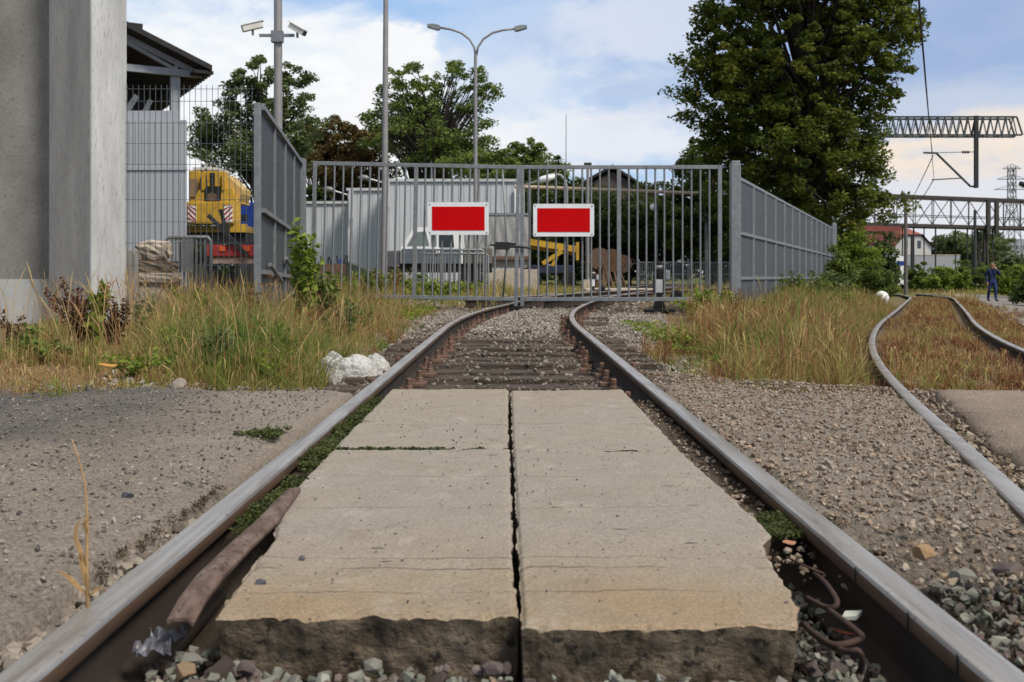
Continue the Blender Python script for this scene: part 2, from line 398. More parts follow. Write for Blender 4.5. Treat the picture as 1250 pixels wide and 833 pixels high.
# left of the main track: broken concrete and tarry gravel
xs = np.concatenate([np.arange(-10, -3, 0.05), np.arange(-3, -0.79, 0.014)]); ys = np.concatenate([np.arange(1.5, 3.2, 0.014), np.arange(3.2, 5.8, 0.03)])
gx, gy, Q = grid(xs, ys)
e1 = gy - (1.70 + 0.10 * (fbm(gx * 3, gy * 0 + 1, 4, 21) - 0.5) * 2 + 0.05 * (fbm(gx * 16, gy * 16, 3, 22) - 0.5))
e2 = (-0.835 - 0.045 * sstep(3.2, 2.0, gy) - 0.09 * (fbm(gy * 4, gx * 0 + 4, 4, 23) - 0.35) * sstep(4.2, 2.8, gy) + 0.03 * (fbm(gx * 20, gy * 20, 3, 24) - 0.5)) - gx
e3 = (5.42 + 0.25 * (fbm(gx * 2, gy * 0, 3, 25) - 0.5)) - gy
d = np.minimum(np.minimum(e1, e2), e3)
z = -0.012 + (fbm(gx * 1.2, gy * 1.2, 3, 31) - 0.5) * 0.03 + (fbm(gx * 9, gy * 9, 4, 32) - 0.5) * 0.022 + (fbm(gx * 40, gy * 40, 3, 33) - 0.5) * 0.014
z -= 0.02 * sstep(0.16, 0.02, d + 0.08 * (fbm(gx * 12, gy * 12, 3, 35) - 0.5)) + 0.16 * sstep(0.035, -0.03, d)
z -= 0.25 * sstep(-0.02, -0.08, d)
crack = np.abs(gy - (2.08 + 0.05 * (fbm(gx * 3, gx * 0 + 9, 4, 41) - 0.5) * 2)) ; z -= 0.05 * sstep(0.022, 0.006, crack) * sstep(-2.2, -1.9, gx) * sstep(-1.0, -1.05, gx)
z -= 0.018 * sstep(0.3, 0.02, 2.08 - gy) * sstep(2.1, 2.08, gy) * 0
tone = 0.28 + 0.62 * sstep(2.6, 4.6, gy + 0.42 * (-gx - 1.6)) * sstep(-0.95, -1.7, gx + 0.25 * (gy - 4))
tag(np_obj('road', np.stack([gx, gy, z], 1), Q, rm_left, tone, True), kind='structure')
# between the two tracks: compacted gravel
us = np.linspace(0, 1, 150); ys = np.concatenate([np.arange(1.9, 4.0, 0.016), np.arange(4.0, 7.2, 0.03)])
gu, gy, Q = grid(us, ys)
x0 = 0.80; x1 = side_l(gy) - 0.03; gx = x0 + gu * (x1 - x0); sz = side_z(gy)
z = -0.026 + (sz + 0.01) * gu + (fbm(gx * 4, gy * 4, 4, 51) - 0.5) * 0.035 + (fbm(gx * 18, gy * 18, 3, 52) - 0.5) * 0.022 + (fbm(gx * 50, gy * 50, 2, 53) - 0.5) * 0.012
e1 = gy - (2.32 + 0.25 * (fbm(gx * 2.5, gy * 0 + 3, 3, 54) - 0.5)); e3 = (5.95 + 0.7 * (fbm(gx * 2, gy * 0 + 6, 4, 55) - 0.5)) - gy
d = np.minimum(e1, e3)
z -= 0.15 * sstep(0.22, -0.25, d); z -= 0.2 * sstep(-0.2, -0.45, d)
z -= 0.035 * sstep(0.09, 0.0, gx - x0) * (fbm(gx * 9, gy * 9, 2, 57) > 0.4)
tone = 0.35 + 0.35 * sstep(0.35, 0.0, d) + 0 * gx
tag(np_obj('gravel_road', np.stack([gx, gy, z], 1), Q, rm_right, tone, True), kind='structure')
# right of the side track: old concrete
us = np.linspace(0, 1, 120); ys = np.concatenate([np.arange(2.0, 6.6, 0.03)])
gu, gy, Q = grid(us, ys)
x0 = side_l(gy) + 0.075 + 0.06 * sstep(3.6, 5.5, gy); gx = x0 + gu ** 1.5 * 6; sz = side_z(gy)
e1 = gx - x0 - 0.05 * fbm(gy * 6, gy * 0, 3, 61); e3 = 6.25 + 0.12 * (fbm(gx * 3, gy * 0, 3, 62) - 0.5) - gy
d = np.minimum(e1, e3)
z = sz - 0.012 + (fbm(gx * 2, gy * 2, 4, 63) - 0.5) * 0.03 + (fbm(gx * 20, gy * 20, 3, 64) - 0.5) * 0.012 - 0.14 * sstep(0.06, -0.05, d)
tag(np_obj('pavement', np.stack([gx, gy, z], 1), Q, rm_pale, 0.25 + 0.45 * sstep(.25, .0, d) + .5 * (fbm(gx * 1.2, gy * 3, 4, 66) - .45), True), kind='structure')
# gravel path the walker uses
us = np.linspace(0, 1, 24); ys = np.arange(14, 75, 0.5); gu, gy, Q = grid(us, ys)
xc = np.interp(gy, [14, 22, 33, 45, 60, 75], [9.3, 12.0, 16.6, 21.9, 27.5, 31]); gx = xc + (gu - 0.35) * 3.2
z = gz(gx, gy) + 0.04 + 0.02 * np.sin(gu * 3.14)
path_mat = M('path_gravel', (0.22, 0.2, 0.185), (0.13, 0.12, 0.11), 2, 0.9, 0, 0.4, 30, 0.02)
tag(np_obj('path', np.stack([gx, gy, z], 1), Q, path_mat, None, True), kind='structure')

# ------------------------------------------------------------------ stones
def rock_protos(n, pts, flat=0.7, seed=3):
    r = random.Random(seed); out = []
    for _ in range(n):
        bm = bmesh.new()
        for _ in range(pts):
            v = Vector((r.gauss(0, 1), r.gauss(0, 1), r.gauss(0, 1))).normalized()
            bm.verts.new((v.x * r.uniform(.75, 1), v.y * r.uniform(.6, 1) * .85, v.z * flat))
        bmesh.ops.convex_hull(bm, input=bm.verts[:])
        bmesh.ops.delete(bm, geom=[v for v in bm.verts if not v.link_faces], context='VERTS')
        bmesh.ops.triangulate(bm, faces=bm.faces[:]); bm.verts.index_update()
        out.append((np.array([v.co[:] for v in bm.verts]), np.array([[v.index for v in f.verts] for f in bm.faces]))); bm.free()
    return out
PRO_HI = rock_protos(16, 13, 0.7, 3); PRO_LO = rock_protos(8, 11, 0.65, 5)
def scatter(protos, pos, size, seed=0, tone=None, tilt=0.5):
    g = np.random.default_rng(seed); n = len(pos); Vs = []; Ts = []; tn = []; off = 0
    which = g.integers(0, len(protos), n); tone = g.random(n) if tone is None else tone
    for k, (pv, pf) in enumerate(protos):
        idx = np.where(which == k)[0]
        if not len(idx): continue
        a = g.random(len(idx)) * 2 * np.pi; b = g.normal(0, tilt, len(idx)); c_ = g.normal(0, tilt, len(idx))
        ca, sa, cb, sb, cc_, sc = np.cos(a), np.sin(a), np.cos(b), np.sin(b), np.cos(c_), np.sin(c_)
        v = pv[None] * size[idx][:, None, None]
        x, y, zz = v[..., 0], v[..., 1], v[..., 2]
        y, zz = y * cb[:, None] - zz * sb[:, None], y * sb[:, None] + zz * cb[:, None]
        x, zz = x * cc_[:, None] + zz * sc[:, None], -x * sc[:, None] + zz * cc_[:, None]
        x, y = x * ca[:, None] - y * sa[:, None], x * sa[:, None] + y * ca[:, None]
        v = np.stack([x, y, zz], -1) + pos[idx][:, None, :]
        Vs.append(v.reshape(-1, 3)); Ts.append((pf[None] + (np.arange(len(idx)) * len(pv))[:, None, None] + off).reshape(-1, 3))
        tn.append(np.repeat(tone[idx], len(pv))); off += len(idx) * len(pv)
    return np.concatenate(Vs), np.concatenate(Ts), np.concatenate(tn)
def stone_mat(name, stops):
    m, nt, b = new_mat(name); v = coords(nt)
    at = nt.nodes.new('ShaderNodeAttribute'); at.attribute_name = 'tone'
    c = ramp(nt, at.outputs['Fac'], stops)
    c = mixc(nt, 0.6, c, mixc(nt, noise(nt, v, 60, 6, 0.7), (0.5, 0.5, 0.5), (1.4, 1.4, 1.4)), 'MULTIPLY')
    nt.links.new(c, b.inputs['Base Color']); b.inputs['Roughness'].default_value = 0.85; b.inputs['Specular IOR Level'].default_value = 0.25
    bump(nt, b, noise(nt, v, 150, 5, 0.7), 0.4, 0.004); return m
st_front = stone_mat('ballast_stone', [(0.0, (0.06, 0.045, 0.04)), (0.2, (0.12, 0.09, 0.08)), (0.38, (0.17, 0.15, 0.14)), (0.55, (0.15, 0.152, 0.128)), (0.75, (0.19, 0.195, 0.16)), (0.93, (0.27, 0.265, 0.225)), (0.985, (0.2, 0.14, 0.09))])
st_mid = stone_mat('dusty_ballast_stone', [(0.0, (0.09, 0.075, 0.06)), (0.3, (0.17, 0.145, 0.12)), (0.6, (0.25, 0.215, 0.18)), (0.9, (0.34, 0.3, 0.25)), (1.0, (0.45, 0.42, 0.38))])
st_brown = stone_mat('brown_stone', [(0.0, (0.05, 0.035, 0.028)), (0.3, (0.12, 0.085, 0.06)), (0.6, (0.2, 0.15, 0.11)), (0.85, (0.3, 0.26, 0.21)), (1.0, (0.3, 0.215, 0.145))])
st_grit = stone_mat('road_grit', [(0.0, (0.06, 0.054, 0.05)), (0.3, (0.17, 0.148, 0.13)), (0.7, (0.28, 0.245, 0.21)), (1.0, (0.42, 0.38, 0.33))])
def pts(n, x0, x1, y0, y1, seed): g = np.random.default_rng(seed); return g.uniform(x0, x1, n), g.uniform(y0, y1, n)

def stones(name, protos, mat, x, y, z, size, seed, tone=None, label=None, tilt=0.5):
    V, T, tn = scatter(protos, np.stack([x, y, z], 1), size, seed, tone, tilt)
    return tag(np_obj(name, V, T, mat, tn), label, None, None, 'stuff')
g = np.random.default_rng(99)
# front ballast, on both sides of the rails and round the slab ends
x, y = pts(24000, -2.4, 2.5, 1.15, 2.6, 11)
keep = ((y < 1.80) | ((x < -0.56) & (x > -0.70) & (y < 2.0)) | ((x > .54) & (x < .70) & (y < 2.4)) | ((x > 0.80) & (y < 2.42)) | ((x < -0.8) & (y < 1.75))) & ~((np.abs(np.abs(x) - 0.7525) < 0.035))
keep &= ~((y > 1.785) & (x > -.545) & (x < 0)) & ~((y > 1.735) & (x >= 0) & (x < .53))
x, y = x[keep], y[keep]; n = len(x)
stones('ballast', PRO_HI, st_front, x, y, -0.195 + g.uniform(0, 0.05, n) + 0.06 * sstep(0.8, 1.0, x) + 0.055 * sstep(2.0, 1.8, y) * sstep(.72, .6, np.abs(x)), g.uniform(0.007, 0.019, n) * (1 + 0.7 * (g.random(n) > 0.94)), 12, label='grey green ballast stones at the near end of the concrete slabs')
# track bed beyond the slabs
x, y = pts(40000, -1.9, 2.3, 5.15, 20, 13)
keep = g.random(len(x)) < np.where((y > 12.0) | (np.abs(x) > 1.35), 1.0, 0.62)
x, y = x[keep], y[keep]; x = x + main_c(y); n = len(x)
z = gz(x, y) + 0.005 + g.uniform(0, 0.025, n) + 0.055 * sstep(11.5, 13, y) * sstep(0.62, 0.5, np.abs(x - main_c(y)))
stones('ballast', PRO_LO, st_mid, x, y, z, g.uniform(0.014, 0.034, n), 14, label='dusty ballast stones between the sleepers of the main track')
# stony fringe between gravel road and right grass, brownish
x, y = pts(7500, 0.9, 3.3, 5.3, 7.6, 15); keep = (x < side_l(y) - 0.1) & (y > 5.45 + 0.7 * g.random(len(x))); x, y = x[keep], y[keep]; n = len(x)
stones('rubble', PRO_LO, st_brown, x, y, gz(x, y) + 0.02 + g.uniform(0, 0.03, n) + .03 * (y < 5.9), g.uniform(0.012, 0.036, n), 16, .8 * g.random(n), label='brown rubble along the edge of the gravel road')
# grit on the roads
x, y = pts(16000, -4.4, -0.9, 1.8, 5.4, 17); n = len(x); t_ = g.random(n) * np.where(y > 3.4, 0.6, .8)
stones('grit', PRO_LO, st_grit, x, y, -0.008 + (fbm(x * 1.2, y * 1.2, 3, 31) - 0.5) * 0.03 + (fbm(x * 9, y * 9, 4, 32) - 0.5) * 0.022, 0.0022 + 0.009 * g.random(n) ** 3, 18, t_, label='loose grit on the concrete road left of the track')
x, y = pts(30000, 0.82, 3.2, 2.0, 6.4, 19); keep = x < side_l(y) - 0.05; x, y = x[keep], y[keep]; n = len(x)
u_ = (x - 0.8) / (side_l(y) - 0.83)
z = -0.022 + (side_z(y) + 0.01) * u_ + (fbm(x * 4, y * 4, 4, 51) - 0.5) * 0.035 + (fbm(x * 18, y * 18, 3, 52) - 0.5) * 0.022
stones('grit', PRO_LO, st_brown, x, y, z, 0.003 + 0.013 * g.random(n) ** 3, 20, 0.35 + 0.65 * g.random(n), label='loose grit on the gravel road between the two tracks')
x, y = pts(900, -2.6, -1.0, 5.2, 10, 23); n = len(x)
stones('rubble', PRO_LO, st_mid, x, y, gz(x, y) + 0.02, g.uniform(0.012, 0.04, n), 24, label='pale stones beside the left grass verge')
x, y = pts(500, 0.56, 0.72, 2.1, 5.2, 25); n = len(x)
stones('grit', PRO_LO, st_brown, x, y, -0.055 + 0 * x, 0.004 + 0.012 * g.random(n) ** 2, 26, label='dirt and grit between the right slabs and the rail')
x, y = pts(3000, -1.25, 1.25, 5.4, 12.5, 37); keep = (np.abs(np.abs(x) - .7525) > .05) & (np.random.default_rng(38).random(len(x)) < .25 + .75 * (fbm(x * 3, y * 3, 3, 65) > .5)); x, y = x[keep] + main_c(y[keep]), y[keep]; n = len(x)
stones('ballast', PRO_LO, st_mid, x, y, -.168 + g.uniform(0, .012, n), .006 + .024 * g.random(n) ** 2, 38, .62 * g.random(n), label='stray ballast stones lying across the sleepers')
a_ = np.random.default_rng(39); x = np.concatenate([a_.uniform(-3, -.95, 700), -.86 - np.abs(a_.normal(0, .03, 500))]); y = np.concatenate([1.66 + a_.normal(0, .035, 700), a_.uniform(1.7, 2.7, 500)]); n = len(x)
stones('rubble', PRO_HI, st_mid, x, y, -.06 - .07 * a_.random(n), .006 + .026 * a_.random(n) ** 2, 40, .25 + .5 * a_.random(n), label='crumbled concrete along the broken near edge of the left road')
# inside the side track and the yard
x, y = pts(2500, -3.5, 6, 20, 34, 27); n = len(x)
stones('ballast', PRO_LO, st_mid, x, y, gz(x, y) + 0.01, g.uniform(0.03, 0.07, n), 28, label='pale ballast in the yard behind the gate')

# individual stones one can point at
def rock(name, label, loc, size, mat, seed, grp=None, flat=0.6):
    pv, pf = rock_protos(1, 22, flat, seed)[0]
    o = np_obj(name, pv * size, pf, mat, np.full(len(pv), 0.5)); o.location = loc
    return tag(o, label, 'stone', grp)
ochre = M('ochre_stone', (0.3, 0.19, 0.095), (0.2, 0.14, 0.085), 30, 0.85, 0, 0.3, 90)
slate = M('slate_stone', (0.1, 0.1, 0.11), (0.05, 0.05, 0.055), 30, 0.8, 0, 0.3, 90)
rock('stone', 'ochre stone on the gravel just right of the main right rail', P(1127, 674, 2.2), 0.03, ochre, 31)
rock('stone', 'small dark pebble near the broken front of the left slab', P(318, 712, 1.98) + Vector((0, 0, .002)), 0.013, slate, 32)
rock('stone', 'tiny dark pebble at the left edge of the front left slab', P(369, 681, 2.14), 0.009, slate, 33)
rock('stone', 'dark pebble on the concrete road between the weed stalk and rail', P(156, 605, 2.72), 0.02, slate, 34)
rock('stone', 'grey stone lump at the foot of the left grass verge', P(219, 470, 5.35), 0.05, st_mid, 35, flat=0.8)
for k, (px, py, Y, s) in enumerate([(232, 806, 1.80, .024), (300, 815, 1.755, .024), (455, 812, 1.755, .022), (600, 816, 1.73, .024), (1175, 705, 2.06, .034), (1230, 697, 2.1, .036)]):
    rock('stone', ['large brown stone in the ballast below the left slab near the rusty strip', 'flat purplish stone leaning on the foot of the front left slab', 'grey wedge of stone under the middle of the front left slab',
                   'brown stone wedged under the gap between the two front slabs', 'dark brown stone right of the main right rail', 'brown stone at the right edge of the ballast by the gravel road'][k],
         P(px, py, Y), s, [st_front, M('purplish_stone', (0.11, 0.085, 0.08), (0.07, 0.055, 0.05), 25, 0.85, 0, 0.3, 80)][k % 2], 40 + k)

# ------------------------------------------------------------------ concrete slabs
m, nt, b = new_mat('slab_concrete'); v = coords(nt)
at = nt.nodes.new('ShaderNodeAttribute'); at.attribute_name = 'tone'
c = ramp(nt, math_n(nt, 'ADD', at.outputs['Fac'], math_n(nt, 'MULTIPLY', math_n(nt, 'SUBTRACT', noise(nt, v, 3, 8), 0.5), 0.9)),
         [(0.0, (0.262, 0.235, 0.2)), (0.5, (0.27, 0.23, 0.18)), (0.9, (0.27, 0.2, 0.128))])
c = mixc(nt, 0.8, c, mixc(nt, smooth(nt, noise(nt, v, 130, 5, 0.75), 0.3, 0.7), (0.68, 0.67, 0.66), (1.3, 1.3, 1.28)), 'MULTIPLY')
c = mixc(nt, 0.7, c, mixc(nt, noise(nt, v, 9, 8, 0.65), (0.72, 0.7, 0.68), (1.26, 1.26, 1.26)), 'MULTIPLY')
vs = coords(nt, (0.25, 3, 1)); st = smooth(nt, noise(nt, vs, 14, 6, 0.6), 0.62, 0.72)
c = mixc(nt, math_n(nt, 'MULTIPLY', st, 0.35), c, (0.2, 0.17, 0.14))
vo = node(nt, 'ShaderNodeTexVoronoi', Scale=26); nt.links.new(v, vo.inputs['Vector'])
pit = math_n(nt, 'MULTIPLY', smooth(nt, vo.outputs['Distance'], 0.11, 0.05), smooth(nt, noise(nt, v, 5, 5), 0.42, 0.5))
v2 = coords(nt, (0.3, 1, 1)); vo2 = node(nt, 'ShaderNodeTexVoronoi', Scale=11); nt.links.new(v2, vo2.inputs['Vector'])
pit2 = math_n(nt, 'MULTIPLY', smooth(nt, vo2.outputs['Distance'], 0.075, 0.045), smooth(nt, noise(nt, v, 2.3, 4), 0.44, 0.5))
pp = math_n(nt, 'MAXIMUM', pit, pit2)
xyz = nt.nodes.new('ShaderNodeSeparateXYZ'); nt.links.new(v, xyz.inputs[0])
wob = noise(nt, coords(nt, (1, .2, 1)), 9, 6, 0.7); gate_n = smooth(nt, noise(nt, coords(nt, (1, 1, 1)), 3.1, 3), 0.40, 0.55)
for yc, wd_ in ((2.085, .0035), (2.16, .0022), (1.93, .002), (2.62, .0016), (3.02, .0018), (4.05, .003), (4.6, .003)):
    dd = math_n(nt, 'ABSOLUTE', math_n(nt, 'SUBTRACT', math_n(nt, 'ADD', xyz.outputs['Y'], math_n(nt, 'MULTIPLY', math_n(nt, 'SUBTRACT', wob, .5), .05)), yc))
    pp = math_n(nt, 'MAXIMUM', pp, math_n(nt, 'MULTIPLY', math_n(nt, 'MULTIPLY', smooth(nt, dd, wd_ * 1.6, wd_ * .5), gate_n), .75))
stain = smooth(nt, noise(nt, v, 4.2, 6, 0.7, 0.6), 0.56, 0.72)
c = mixc(nt, math_n(nt, 'MULTIPLY', stain, 0.42), c, (0.17, 0.135, 0.1))
pale = smooth(nt, noise(nt, coords(nt, (1, .7, 1.3)), 6.3, 7, 0.7), 0.56, 0.7)
c = mixc(nt, math_n(nt, 'MULTIPLY', pale, 0.4), c, (0.42, 0.385, 0.34))
c = mixc(nt, math_n(nt, 'MULTIPLY', pp, 0.85), c, (0.055, 0.045, 0.038))
nt.links.new(c, b.inputs['Base Color']); b.inputs['Roughness'].default_value = 0.88; b.inputs['Specular IOR Level'].default_value = 0.25
bump(nt, b, math_n(nt, 'SUBTRACT', noise(nt, v, 70, 8, 0.7), math_n(nt, 'MULTIPLY', pp, 1.5)), 0.55, 0.014)
slab_top = m
slab_side = M('broken_slab_face', (0.2, 0.155, 0.105), (0.06, 0.046, 0.034), 9, 0.95, 0, 1.0, 45, 0.04, c3=(0.33, 0.265, 0.185), fine=((0.02, 0.016, 0.013), 32, 0.85))
def slab(label, xl, xr, y0, y1, seed, tonef, chipf=1.0, bottom=-0.26):
    """closed slab: worn top surface, chipped rim, rough flanks"""
    nu, nv = 110, 190
    u = np.linspace(0, 1, nu); u = 0.5 - 0.5 * np.cos(np.pi * u) * (0.35 + 0.65 * np.abs(np.cos(np.pi * u)) ** 0.5); u = (u - u[0]) / (u[-1] - u[0])
    vv = np.linspace(0, 1, nv) ** 1.25; vv = np.concatenate([[0, .002, .005, .009], vv[2:-2], [.992, .996, 1]])
    nv = len(vv)
    U, V_ = np.meshgrid(u, vv); U = U.ravel(); V_ = V_.ravel()
    yy = y0 + V_ * (y1 - y0); xx = xl(yy) + U * (xr(yy) - xl(yy))
    xx += (fbm(yy * 22, U * 3, 4, seed) - 0.5) * 0.014 * (np.abs(U - 0.5) * 2) ** 6
    yy += (fbm(xx * 20, V_ * 3, 4, seed + 1) - 0.5) * 0.018 * (np.abs(V_ - 0.5) * 2) ** 8
    dx = np.minimum(xx - xl(yy), xr(yy) - xx); dy = np.minimum(yy - y0, y1 - yy)
    d = np.minimum(np.clip(dx, 0, 1), np.clip(dy, 0, 1))
    z = -0.008 + (fbm(xx * 2.5, yy * 2.5, 3, seed + 2) - 0.5) * 0.012 + (fbm(xx * 25, yy * 25, 3, seed + 3) - 0.5) * 0.0035
    ch = fbm(xx * 38, yy * 38, 4, seed + 4)
    z -= 0.007 * sstep(0.010, 0.0, d) + chipf * 0.014 * sstep(0.5, 0.8, ch) * sstep(0.028 * ch + 0.004, 0.0, d)
    n = len(xx); top = np.stack([xx, yy, z], 1)
    i = np.arange(n).reshape(nv, nu); Qt = np.stack([i[:-1, :-1], i[:-1, 1:], i[1:, 1:], i[1:, :-1]], -1).reshape(-1, 4)
    ring = np.concatenate([i[0, :], i[1:, -1], i[-1, -2::-1], i[-2:0:-1, 0]])
    rp = top[ring]; cx = rp[:, :2].mean(0); L = [ring]; Vall = [top]; off = n; prev = ring; Qs = []
    lev = 18
    for k in range(1, lev + 1):
        zz = rp[:, 2] + (bottom - rp[:, 2]) * k / lev
        dirv = rp[:, :2] - cx; dirv /= np.maximum(np.abs(dirv).max(1, keepdims=True), 1e-6)
        s_ = (fbm(rp[:, 0] * 24 + rp[:, 1] * 15, zz * 30, 5, seed + 7) - 0.47) * 0.04 * (0.25 + 0.75 * k / lev) - 0.004 * k
        p = np.stack([rp[:, 0] + dirv[:, 0] * s_ * 0.3, rp[:, 1] + dirv[:, 1] * s_, zz], 1)
        Vall.append(p); cur = np.arange(off, off + len(ring)); off += len(ring)
        a = prev; Qs.append(np.stack([a, cur, np.roll(cur, -1), np.roll(a, -1)], 1)); prev = cur
    Vv = np.concatenate(Vall); Qall = np.concatenate([Qt] + Qs)
    tn = np.concatenate([tonef(xx, yy), np.full(len(Vv) - n, 0.8)])
    o = np_obj('concrete_slab', Vv, Qall, [slab_top, slab_side], tn, True)
    mi = np.zeros(len(Qall), np.int32); mi[len(Qt):] = 1
    o.data.polygons.foreach_set('material_index', mi)
    o.data.set_sharp_from_angle(angle=R(50))
    return tag(o, label, 'concrete slab', 'concrete slabs of the crossing between the rails')
ti = lambda ys, xs: (lambda y: np.interp(y, ys, xs))
near_t = lambda x, y: 0.05 + 0.75 * sstep(2.5, 1.8, y)
far_t = lambda x, y: 0.1 + 0.25 * sstep(4.4, 5.3, y)
slab('front left concrete slab with chipped brown front face', ti([1.7, 1.82, 2.0, 2.2, 2.32, 2.42, 2.6, 2.75, 3.5], [-.53, -.54, -.545, -.55, -.553, -.575, -.6, -.622, -.628]), ti([1.7, 2.3, 3.5], [.010, .001, -.008]), 1.80, 3.485, 70, near_t, .55)
slab('front right concrete slab with broken right corner and sharp front face', ti([1.6, 3.5], [.019, .004]), ti([1.7, 1.78, 1.86, 1.96, 2.06, 2.18, 2.28, 2.35, 2.45, 3.5], [.485, .512, .535, .545, .548, .560, .572, .615, .618, .588]), 1.745, 3.455, 80, near_t, .5)
slab('far left concrete slab with moss along its near joint', ti([3.5, 5.4], [-.632, -.642]), ti([3.4, 5.4], [-.012, -.022]), 3.53, 5.30, 90, far_t, 0.6)
slab('far right concrete slab ending at the first sleeper', ti([3.4, 5.4], [.003, -.006]), ti([3.4, 5.4], [.588, .582]), 3.472, 5.24, 100, far_t, 0.6)

x, y = pts(2200, -.62, .57, 1.85, 5.2, 29); keep = (np.abs(x) > .03) & (np.random.default_rng(30).random(len(x)) < .35 + .65 * (fbm(x * 4, y * 4, 3, 64) > .5)); x, y = x[keep], y[keep]; n = len(x)
stones('grit', PRO_LO, st_grit, x, y, -.006 + 0 * x, .0012 + .0045 * g.random(n) ** 4, 30, .6 * g.random(n), label='loose grit lying on the concrete slabs')
x, y = pts(2600, 0, 1, 2.1, 6.4, 33); x = side_l(y) + .05 + .22 * x ** 1.5; n = len(x)
stones('grit', PRO_LO, st_brown, x, y, side_z(y) - .05 + g.uniform(0, .03, n), .004 + .02 * g.random(n) ** 2, 34, label='dirt and stones between the side track and the pale pavement')
x, y = pts(3000, 1.7, 4.6, 2.6, 6.2, 35); keep = x > side_l(y) + .15; x, y = x[keep], y[keep]; n = len(x)
stones('grit', PRO_LO, st_grit, x, y, side_z(y) - .012 + (fbm(x * 2, y * 2, 4, 63) - .5) * .03, .002 + .007 * g.random(n) ** 3, 36, .3 + .7 * g.random(n), label='grit on the pale pavement at the right edge')
# ------------------------------------------------------------------ rails
m, nt, b = new_mat('worn_rail_top'); v = coords(nt, (14, 0.5, 1))
c = ramp(nt, noise(nt, v, 3, 8, 0.6), [(0.2, (0.2, 0.165, 0.14)), (0.45, (0.42, 0.39, 0.36)), (0.8, (0.62, 0.6, 0.58))])
vf = coords(nt); sp_ = smooth(nt, noise(nt, vf, 60, 5), 0.6, 0.68)
c = mixc(nt, math_n(nt, 'MULTIPLY', sp_, 0.5), c, (0.13, 0.085, 0.06))
rb_ = smooth(nt, noise(nt, coords(nt, (3, .35, 1)), 4, 7, 0.7), 0.5, 0.68)
c = mixc(nt, math_n(nt, 'MULTIPLY', rb_, 0.6), c, (0.2, 0.15, 0.12))
nt.links.new(c, b.inputs['Base Color']); b.inputs['Metallic'].default_value = 0.75; b.inputs['Roughness'].default_value = 0.4
bump(nt, b, noise(nt, v, 8, 6), 0.15, 0.003)
railtop = m
railweb = M('shaded_rail_web', (0.042, 0.03, 0.023), (0.018, 0.014, 0.012), 9, 0.85, 0.1, 0.4, 90, 0.004, stretch=(1, .4, 1))  # web and foot near black: shade below the rail head put into the colour
PROF = [(-.07, -.172), (.07, -.172), (.07, -.160), (.014, -.140), (.009, -.128), (.009, -.05), (.033, -.04), (.036, -.034), (.036, -.010), (.031, -.003), (.018, 0), (-.018, 0), (-.031, -.003), (-.036, -.010), (-.036, -.034), (-.033, -.04), (-.009, -.05), (-.009, -.128), (-.014, -.140), (-.07, -.160)]
def rail(pts3, label, group='rails of the two tracks', seams=()):
    p = np.array(pts3); n = len(p); k = len(PROF)
    tg = np.gradient(p[:, :2], axis=0); tg /= np.linalg.norm(tg, axis=1, keepdims=True); nr = np.stack([tg[:, 1], -tg[:, 0]], 1)
    pr = np.array(PROF)
    V = np.zeros((n, k, 3)); V[:, :, :2] = p[:, None, :2] + nr[:, None, :] * pr[None, :, 0:1]; V[:, :, 2] = p[:, None, 2] + pr[None, :, 1]
    i = np.arange(n * k).reshape(n, k); j = np.roll(i, -1, axis=1)
    Qr = np.stack([i[:-1], j[:-1], j[1:], i[1:]], -1).reshape(-1, 4)
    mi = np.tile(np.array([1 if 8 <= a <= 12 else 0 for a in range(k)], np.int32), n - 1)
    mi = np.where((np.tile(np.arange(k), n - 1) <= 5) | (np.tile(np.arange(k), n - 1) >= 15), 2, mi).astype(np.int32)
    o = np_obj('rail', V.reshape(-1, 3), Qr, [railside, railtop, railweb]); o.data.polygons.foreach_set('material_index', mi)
    bm = bmesh.new(); bm.from_mesh(o.data); bm.verts.ensure_lookup_table()
    bm.faces.new([bm.verts[q] for q in range(k)]); bm.faces.new([bm.verts[(n - 1) * k + q] for q in range(k - 1, -1, -1)])
    bmesh.ops.recalc_face_normals(bm, faces=bm.faces[:]); bm.to_mesh(o.data); bm.free()
    o.data.polygons.foreach_set('use_smooth', [True] * len(o.data.polygons)); o.data.set_sharp_from_angle(angle=R(40))
    return tag(o, label, 'rail', group)
def offset_path(xf, zf, ys, off):
    p = np.stack([xf(ys), ys], 1); tg = np.gradient(p, axis=0); tg /= np.linalg.norm(tg, axis=1, keepdims=True)
    q = p + np.stack([tg[:, 1], -tg[:, 0]], 1) * off
    return np.stack([q[:, 0], q[:, 1], zf(ys)], 1)
ysm = np.arange(-1.5, 46, 0.35)
def main_z(y): return np.interp(y, [0, 12, 19, 25, 60], [0, 0, 0.0, 0.05, 0.05])
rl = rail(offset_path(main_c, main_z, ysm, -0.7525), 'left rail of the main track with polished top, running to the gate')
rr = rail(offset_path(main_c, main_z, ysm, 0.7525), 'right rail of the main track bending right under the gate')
for q, Yq in enumerate((2.075, 1.80, 1.60)):
    MB().box(0.7145, 0.7162, Yq - 0.0022, Yq + 0.0022, -0.036, -0.004).build('seam', black, rr)
yss = np.arange(1.0, 60, 0.4)
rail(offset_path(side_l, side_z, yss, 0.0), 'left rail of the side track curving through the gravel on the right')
rail(offset_path(side_l, side_z, np.arange(3.0, 60, 0.4), 1.505), 'right rail of the side track in dry grass at the right')
